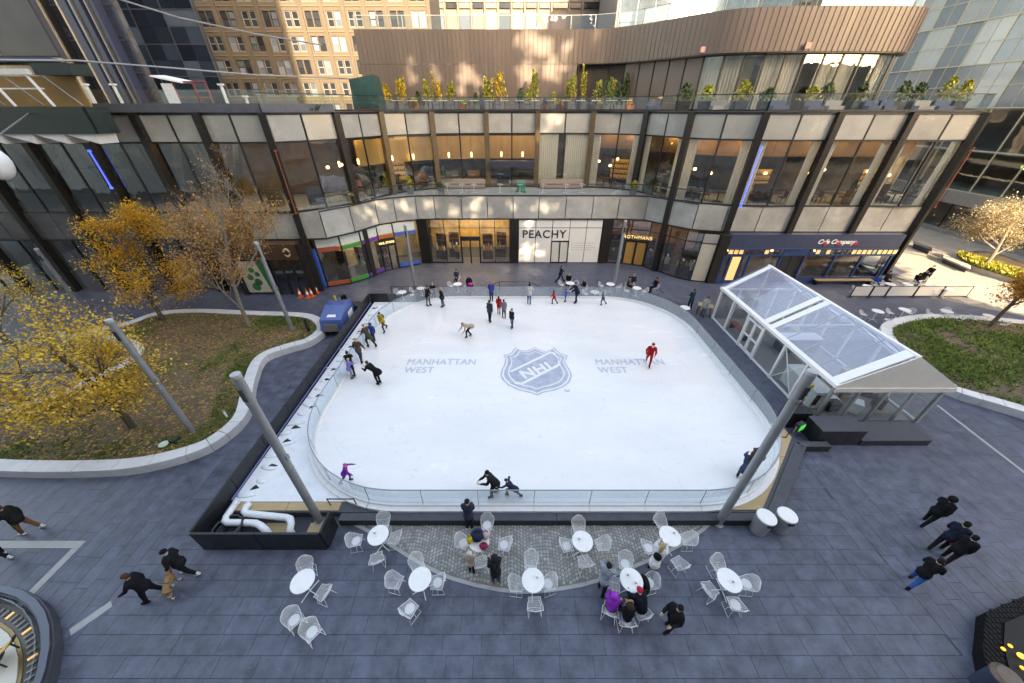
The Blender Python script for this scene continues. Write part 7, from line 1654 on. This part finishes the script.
person(909, 583, R(20), 'walker in black jacket and blue jeans on the right paving', BLK, (.02, .09, .32), 1.7, lean=10, legs=((22, 6), (-22, 14)), arms=((10, 8, 40), (10, 8, 40)), hair=(.03, .02, .02), puffy=1.1)
# behind the rink
person(560, 282, R(10), 'walker in navy striding behind the rink', NVY, BLK, 1.74, lean=6, legs=((30, 4), (-28, 14)), arms=SWING)
BACK = [((568, 287), R(250), 'seated person in black with fair hair, left of the walker table', dict(jacket=BLK, hair=(.4, .27, .12))), ((583.5, 293), R(190), 'seated person in black with orange cup behind the far glass', dict(jacket=BLK, hair=(.4, .25, .1))),
        ((457.5, 283), R(260), 'seated dark haired person behind the far left table', dict(jacket=(.04, .05, .08))), ((627, 291), R(-30), 'seated person in tan and black, left at the right back table', dict(jacket=(.1, .08, .06), hair=BLK)), ((631.5, 288), R(-80), 'seated fair person in navy at the right back table', dict(jacket=NVY, hair=(.4, .25, .13))),
        ((654, 292), R(190), 'seated person with red bag, right at the right back table', dict(jacket=BLK, hair=BLK, bag=('back', (.45, .05, .1)))),
        ((872, 289), R(20), 'seated person in bright blue inside the pub barrier', dict(jacket=(.02, .07, .3), hat=(.03, .2, .2))), ((882, 285), R(-90), 'seated dark haired person behind the person in blue', dict(jacket=BLK, hair=BLK)), ((911, 287), R(10), 'seated person in black on the pub terrace', dict(jacket=BLK, pants=JEAN, hair=BLK)), ((919, 284), R(180), 'seated person in charcoal facing left on the pub terrace', dict(jacket=DRK, hair=BLK))]
for q, f, lab, kw in BACK:
    p = G(*q); person(0, 0, f, lab, sit=True, pos=(p[0], p[1] , 0), **kw); chair(p[0], p[1], f + math.pi / 2, 'white wire chair under the ' + lab.split(',')[0])
person(923, 283, R(200), 'standing server in black with pale apron on the pub terrace', BLK, BLK, 1.76, scarf=WHT, lean=8, arms=REACH)
person(689, 308, R(100), 'person in dark teal coat by a small white table at the rink curve', (.02, .05, .06), BLK, 1.7, coat=.2, arms=FOLD)
person(702, 316, R(240), 'person in pale jeans with yellow bag near the tent', (.4, .38, .36), (.1, .16, .3), 1.7, hair=BRN, bag=('hand', (.6, .36, .03), 1))
c = G(685, 308, .7); bistro(c[0], c[1], 0, 'small white bistro table by the rink curve near the tent')
# pushchair behind the rink
t = thing('pushchair', 'black pushchair with pink blanket behind the far glass', 'pushchair', (*G(470, 290)[:2], 0), .3)
MB().ell((0, .1, .75), (.28, .35, .3), 12, 8).build('canopy', cloth(BLK), t, True); MB().bx(-.25, .25, -.3, .2, .4, .6).build('seat', cloth(BLK), t); MB().ell((0, -.25, .65), (.22, .25, .12), 10, 6).build('blanket', cloth((.55, .03, .4)), t, True)
for s in (-1, 1):
    for y in (-.35, .35): MB().cyl((s * .26 - .02, y, .13), (s * .26 + .02, y, .13), .13, n=12).build('wheel', M_BLACK2, t)
    MB().tube([(s * .26, -.35, .15), (s * .26, .3, .75), (s * .22, .6, 1.05)], .015, 5).build('frame', M_STEEL, t)
# bags on the heaped table
c = G(479, 541, .76)
for lab, dx, dy, r_, col in (('navy rucksack lying on the heaped table', -.05, .12, (.24, .2, .17), (.02, .025, .06)), ('pale quilted bag at the far side of the heaped table', .22, .16, (.15, .14, .15), (.5, .42, .42)), ('red and blue bag on the near side of the heaped table', .17, -.2, (.15, .1, .13), (.3, .03, .08)), ('yellow and green toy bag on the left of the heaped table', -.3, -.02, (.1, .1, .16), (.55, .45, .03))):
    t = thing('bag', lab, 'bag', (c[0] + dx, c[1] + dy, .747)); MB().ell((0, 0, r_[2]), r_, 12, 8).build('body', cloth(col), t, True); MB().tube([(-r_[0] * .5, 0, r_[2] * 1.8), (0, 0, r_[2] * 2.5), (r_[0] * .5, 0, r_[2] * 1.8)], .014, 5).build('strap', cloth(BLK), t); MB().ell((0, -r_[1] * .8, r_[2] * .8), (r_[0] * .6, .05, r_[2] * .5), 8, 6).build('pocket', cloth(tuple(v * .8 for v in col)), t, True)
# jacket on a chair at the family table
p = G(646, 584, .6); t = thing('folded_jacket', 'black jacket hung on the right chair of the family table', 'jacket', (p[0], p[1], .5)); MB().ell((0, 0, .1), (.1, .24, .2), 10, 8).build('cloth', cloth(BLK), t, True); MB().cap((-.05, .2, .15), (-.1, .25, -.2), .06, .05, 8).build('sleeve', cloth(BLK), t, True); MB().cap((-.05, -.2, .15), (-.1, -.25, -.2), .06, .05, 8).build('sleeve', cloth(BLK), t, True)
# ---------------------------------------------------------------- the dog
def dog(px, py, face):
    Vv = Vector; B = [(Vv((0, -.22, .42)), Vv((0, .2, .44)), .085, .115, 0), (Vv((0, .05, .40)), Vv((0, .2, .41)), .1, .12, 0), (Vv((0, .22, .48)), Vv((0, .36, .62)), .07, .055, 0), (Vv((0, .38, .66)), Vv((0, .41, .65)), .068, .062, 0), (Vv((0, .43, .63)), Vv((0, .53, .60)), .04, .028, 1)]
    for s in (-1, 1):
        B += [(Vv((s * .06, .18, .38)), Vv((s * .065, .17 + .05 * s, .2)), .05, .03, 0), (Vv((s * .065, .17 + .05 * s, .2)), Vv((s * .065, .2 + .07 * s, .03)), .026, .022, 1), (Vv((s * .065, .21 + .07 * s, .03)), Vv((s * .065, .25 + .07 * s, .02)), .024, .02, 1),
              (Vv((s * .06, -.2, .38)), Vv((s * .07, -.13 - .05 * s, .25)), .07, .04, 0), (Vv((s * .07, -.13 - .05 * s, .25)), Vv((s * .07, -.27 - .05 * s, .15)), .034, .024, 0), (Vv((s * .07, -.27 - .05 * s, .15)), Vv((s * .07, -.25 - .05 * s, .03)), .023, .021, 1), (Vv((s * .07, -.24 - .05 * s, .025)), Vv((s * .07, -.2 - .05 * s, .02)), .024, .02, 1),
              (Vv((s * .05, .36, .71)), Vv((s * .08, .34, .64)), .026, .016, 0)]
    B.append((Vv((0, -.28, .47)), Vv((0, -.46, .6)), .024, .012, 0))
    mb = MB()
    for p0, p1, a, b, _ in B: mb.cap(p0, p1, a, b, 10)
    me = mb.mesh('body', M_WHITE); ob = bpy.data.objects.new('b', me); md = ob.modifiers.new('r', 'REMESH'); md.mode = 'VOXEL'; md.voxel_size = .014; ms = ob.modifiers.new('s', 'SMOOTH'); ms.iterations = 2
    m2 = evaluated(ob); m2.materials.clear()
    m2.materials.append(mat('dog_tan_fur', (.30, .17, .08), .9, var=.2, scale=8, bump=.4, bscale=60)); m2.materials.append(mat('dog_white_fur', (.6, .55, .48), .9, bump=.4, bscale=60))
    idx = nearest(m2, B)
    m2.polygons.foreach_set('material_index', idx); m2.polygons.foreach_set('use_smooth', [True] * len(m2.polygons))
    p = G(px, py); t = thing('dog', 'tan and white dog on a lead between the two walkers', 'dog', (p[0], p[1], 0), face - math.pi / 2)
    place(m2, 'body', parent=t); e = MB()
    for s in (-1, 1): e.ell((s * .035, .445, .675), (.01, .01, .01), 6, 4)
    e.ell((0, .56, .61), (.014, .012, .011), 6, 4); e.build('eyes_and_nose', M_BLACK2, t, True); MB().lathe([(.068, -.02), (.072, 0), (.068, .02)], (0, .30, .555), 12).build('collar', cloth(RED), t)
    return t
dog(175, 590, R(112))
a = G(171, 578, .55); b = G(158, 583, .85)
tag(MB().tube([a, ((a[0] + b[0]) / 2, (a[1] + b[1]) / 2, .5), b], .008, 4).build('dog_lead', cloth(BLK)), 'thin dark dog lead between the dog and the walker in front', 'lead')
# ================================================================ TREES
def tree(name, label, base, h, r0, leaf_m, bark, nleaf, seed, lsize=.11, spread=.55, depth=4, first=.3, crown=None, top_bare=0.0, up=.35, kids=(4, 6), droop=0.0, clump=.35, nb_leaf_depth=2):
    rnd = random.Random(seed); t = thing(name, label, 'tree', base); wood = MB(); tips = []
    def grow(p, d, l, r, lev):
        n = 4 if lev < 2 else 3; pts = [p]; rs = [r]; q = Vector(p); dd = Vector(d)
        for i in range(n):
            dd = (dd + Vector((rnd.uniform(-1, 1), rnd.uniform(-1, 1), rnd.uniform(-.6, 1) * up)) * (.16 + .05 * lev)).normalized()
            if droop and lev > 1: dd = (dd + Vector((0, 0, -droop))).normalized()
            q = q + dd * l / n; pts.append(q.copy()); rs.append(r * (1 - .62 * (i + 1) / n))
        wood.tube(pts, r, 7 if lev == 0 else 5 if lev < 3 else 3, 0, rs)
        if lev >= depth - nb_leaf_depth:
            for i in range(1, len(pts)): tips.append((pts[i], dd, lev))
        if lev >= depth: return
        for k in range(rnd.randint(*kids) + (2 if lev == 0 else 0)):
            f = rnd.uniform(first if lev == 0 else .25, 1.0); i = min(int(f * n), n - 1); s = pts[i].lerp(pts[i + 1], f * n - i)
            a = rnd.uniform(0, 6.28); axis = dd.orthogonal().normalized(); side = (axis * math.cos(a) + dd.cross(axis) * math.sin(a)).normalized()
            nd = (dd * rnd.uniform(.35, .8) + side * spread * rnd.uniform(.8, 1.5) + Vector((0, 0, up * .6))).normalized()
            grow(s, nd, l * rnd.uniform(.42, .62) * (1.15 - .4 * f if lev == 0 else 1), max(r * .48 * (1.1 - .5 * f), .008), lev + 1)
    grow(Vector((0, 0, -.05)), Vector((rnd.uniform(-.08, .08), rnd.uniform(-.08, .08), 1)), h * .78, r0, 0)
    MBt = wood.build('trunk', bark, t)
    leaf = MB(); zs = max((p.z for p, _, _ in tips), default=1)
    for _ in range(nleaf):
        p, d, lev = tips[rnd.randrange(len(tips))]
        if top_bare and p.z > zs * (1 - top_bare) and rnd.random() < .9: continue
        c = p + Vector((rnd.gauss(0, 1), rnd.gauss(0, 1), rnd.gauss(0, .8))) * clump * .55
        s = lsize * rnd.uniform(.6, 1.3)
        M3 = Matrix.Rotation(rnd.uniform(0, 6.28), 3, 'Z') @ Matrix.Rotation(rnd.uniform(-1.3, 1.3), 3, 'X')
        leaf.add([c + M3 @ Vector(q) for q in ((0, -s * .5, 0), (s * .36, 0, .0), (0, s * .5, 0), (-s * .36, 0, 0))], [(0, 1, 2, 3)])
    leaf.build('crown', leaf_m, t); return t
def leafmat(name, c1, c2):
    if name in MATS: return MATS[name]
    m = mat(name, c1, .6, col2=c2, scale=1.1, piece=.4); b = m.node_tree.nodes['Principled BSDF']
    t = m.node_tree; tl = t.nodes.new('ShaderNodeBsdfTranslucent'); mx = t.nodes.new('ShaderNodeMixShader'); mx.inputs[0].default_value = .35
    src = b.inputs['Base Color'].links[0].from_socket; t.links.new(src, tl.inputs[0]); t.links.new(b.outputs[0], mx.inputs[1]); t.links.new(tl.outputs[0], mx.inputs[2]); t.links.new(mx.outputs[0], t.nodes['Material Output'].inputs[0]); return m
GOLD = leafmat('gold_leaf', (.62, .30, .02), (.78, .46, .04)); YELL = leafmat('yellow_leaf', (.66, .38, .03), (.72, .50, .08)); AMBR = leafmat('amber_leaf', (.46, .22, .06), (.6, .33, .09)); CRM = leafmat('straw_leaf', (.50, .40, .22), (.6, .5, .3)); ORNG = leafmat('orange_leaf', (.58, .26, .03), (.68, .36, .06))
BARK = mat('grey_brown_bark', (.10, .08, .065), .9, var=.3, scale=6, bump=.6, bscale=20); BARKP = mat('pale_bark', (.24, .205, .17), .9, var=.25, scale=6, bump=.5, bscale=20)
b = G(163, 319, .38); tree('golden_tree', 'dense golden orange tree at the back edge of the left bed', (b[0], b[1], .35), 6.6, .14, GOLD, BARK, 12000, 41, .115, .85, 4, .18, kids=(4, 6), clump=.5)
b = G(249, 327, .38); tree('half_bare_tree', 'half bare tree with amber lower leaves before the brown shop', (b[0], b[1], .35), 9.4, .13, AMBR, BARKP, 14000, 52, .12, .62, 4, .2, top_bare=.32, kids=(5, 7), clump=.5, up=.6)
b = G(133, 427, .38); tree('yellow_tree', 'yellow leaved tree nearest the front kerb of the left bed', (b[0], b[1], .35), 6.2, .15, YELL, BARK, 10500, 63, .11, 1.0, 4, .2, kids=(4, 6), clump=.6)
b = G(24, 352, .38); tree('yellow_tree', 'thin yellow tree at the far left beyond the notch of the bed', (b[0], b[1], 0), 6.4, .13, YELL, BARK, 7000, 74, .11, .9, 4, .2, kids=(4, 6), clump=.6)
b = G(52, 398, .38); tree('yellow_tree', 'sparse yellow tree leaning out at the left frame edge', (b[0] - 3.2, b[1] - 1.0, .35), 5.6, .12, YELL, BARK, 6000, 85, .11, .95, 4, .2, kids=(4, 5), clump=.6)
b = G(92, 330, .38); tree('bare_shrub', 'low bare twiggy shrub between the left trees', (b[0], b[1], .3), 2.6, .05, AMBR, BARKP, 150, 96, .08, .9, 3, .05, kids=(6, 8), clump=.3)
b = G(990, 326, .38); tree('orange_tree', 'orange leaved tree at the back edge of the right bed', (b[0], b[1], .35), 5.0, .13, ORNG, BARK, 12000, 107, .14, .95, 4, .25, kids=(4, 6), clump=.55)
b = G(983, 267, .3); tree('pale_tree', 'pale sunlit tree with straw coloured twigs on the bright plaza', (b[0], b[1], .3), 6.2, .16, CRM, BARKP, 8000, 118, .13, .9, 4, .18, kids=(5, 7), clump=.5)
bpy.data.scenes.remove(TMP)
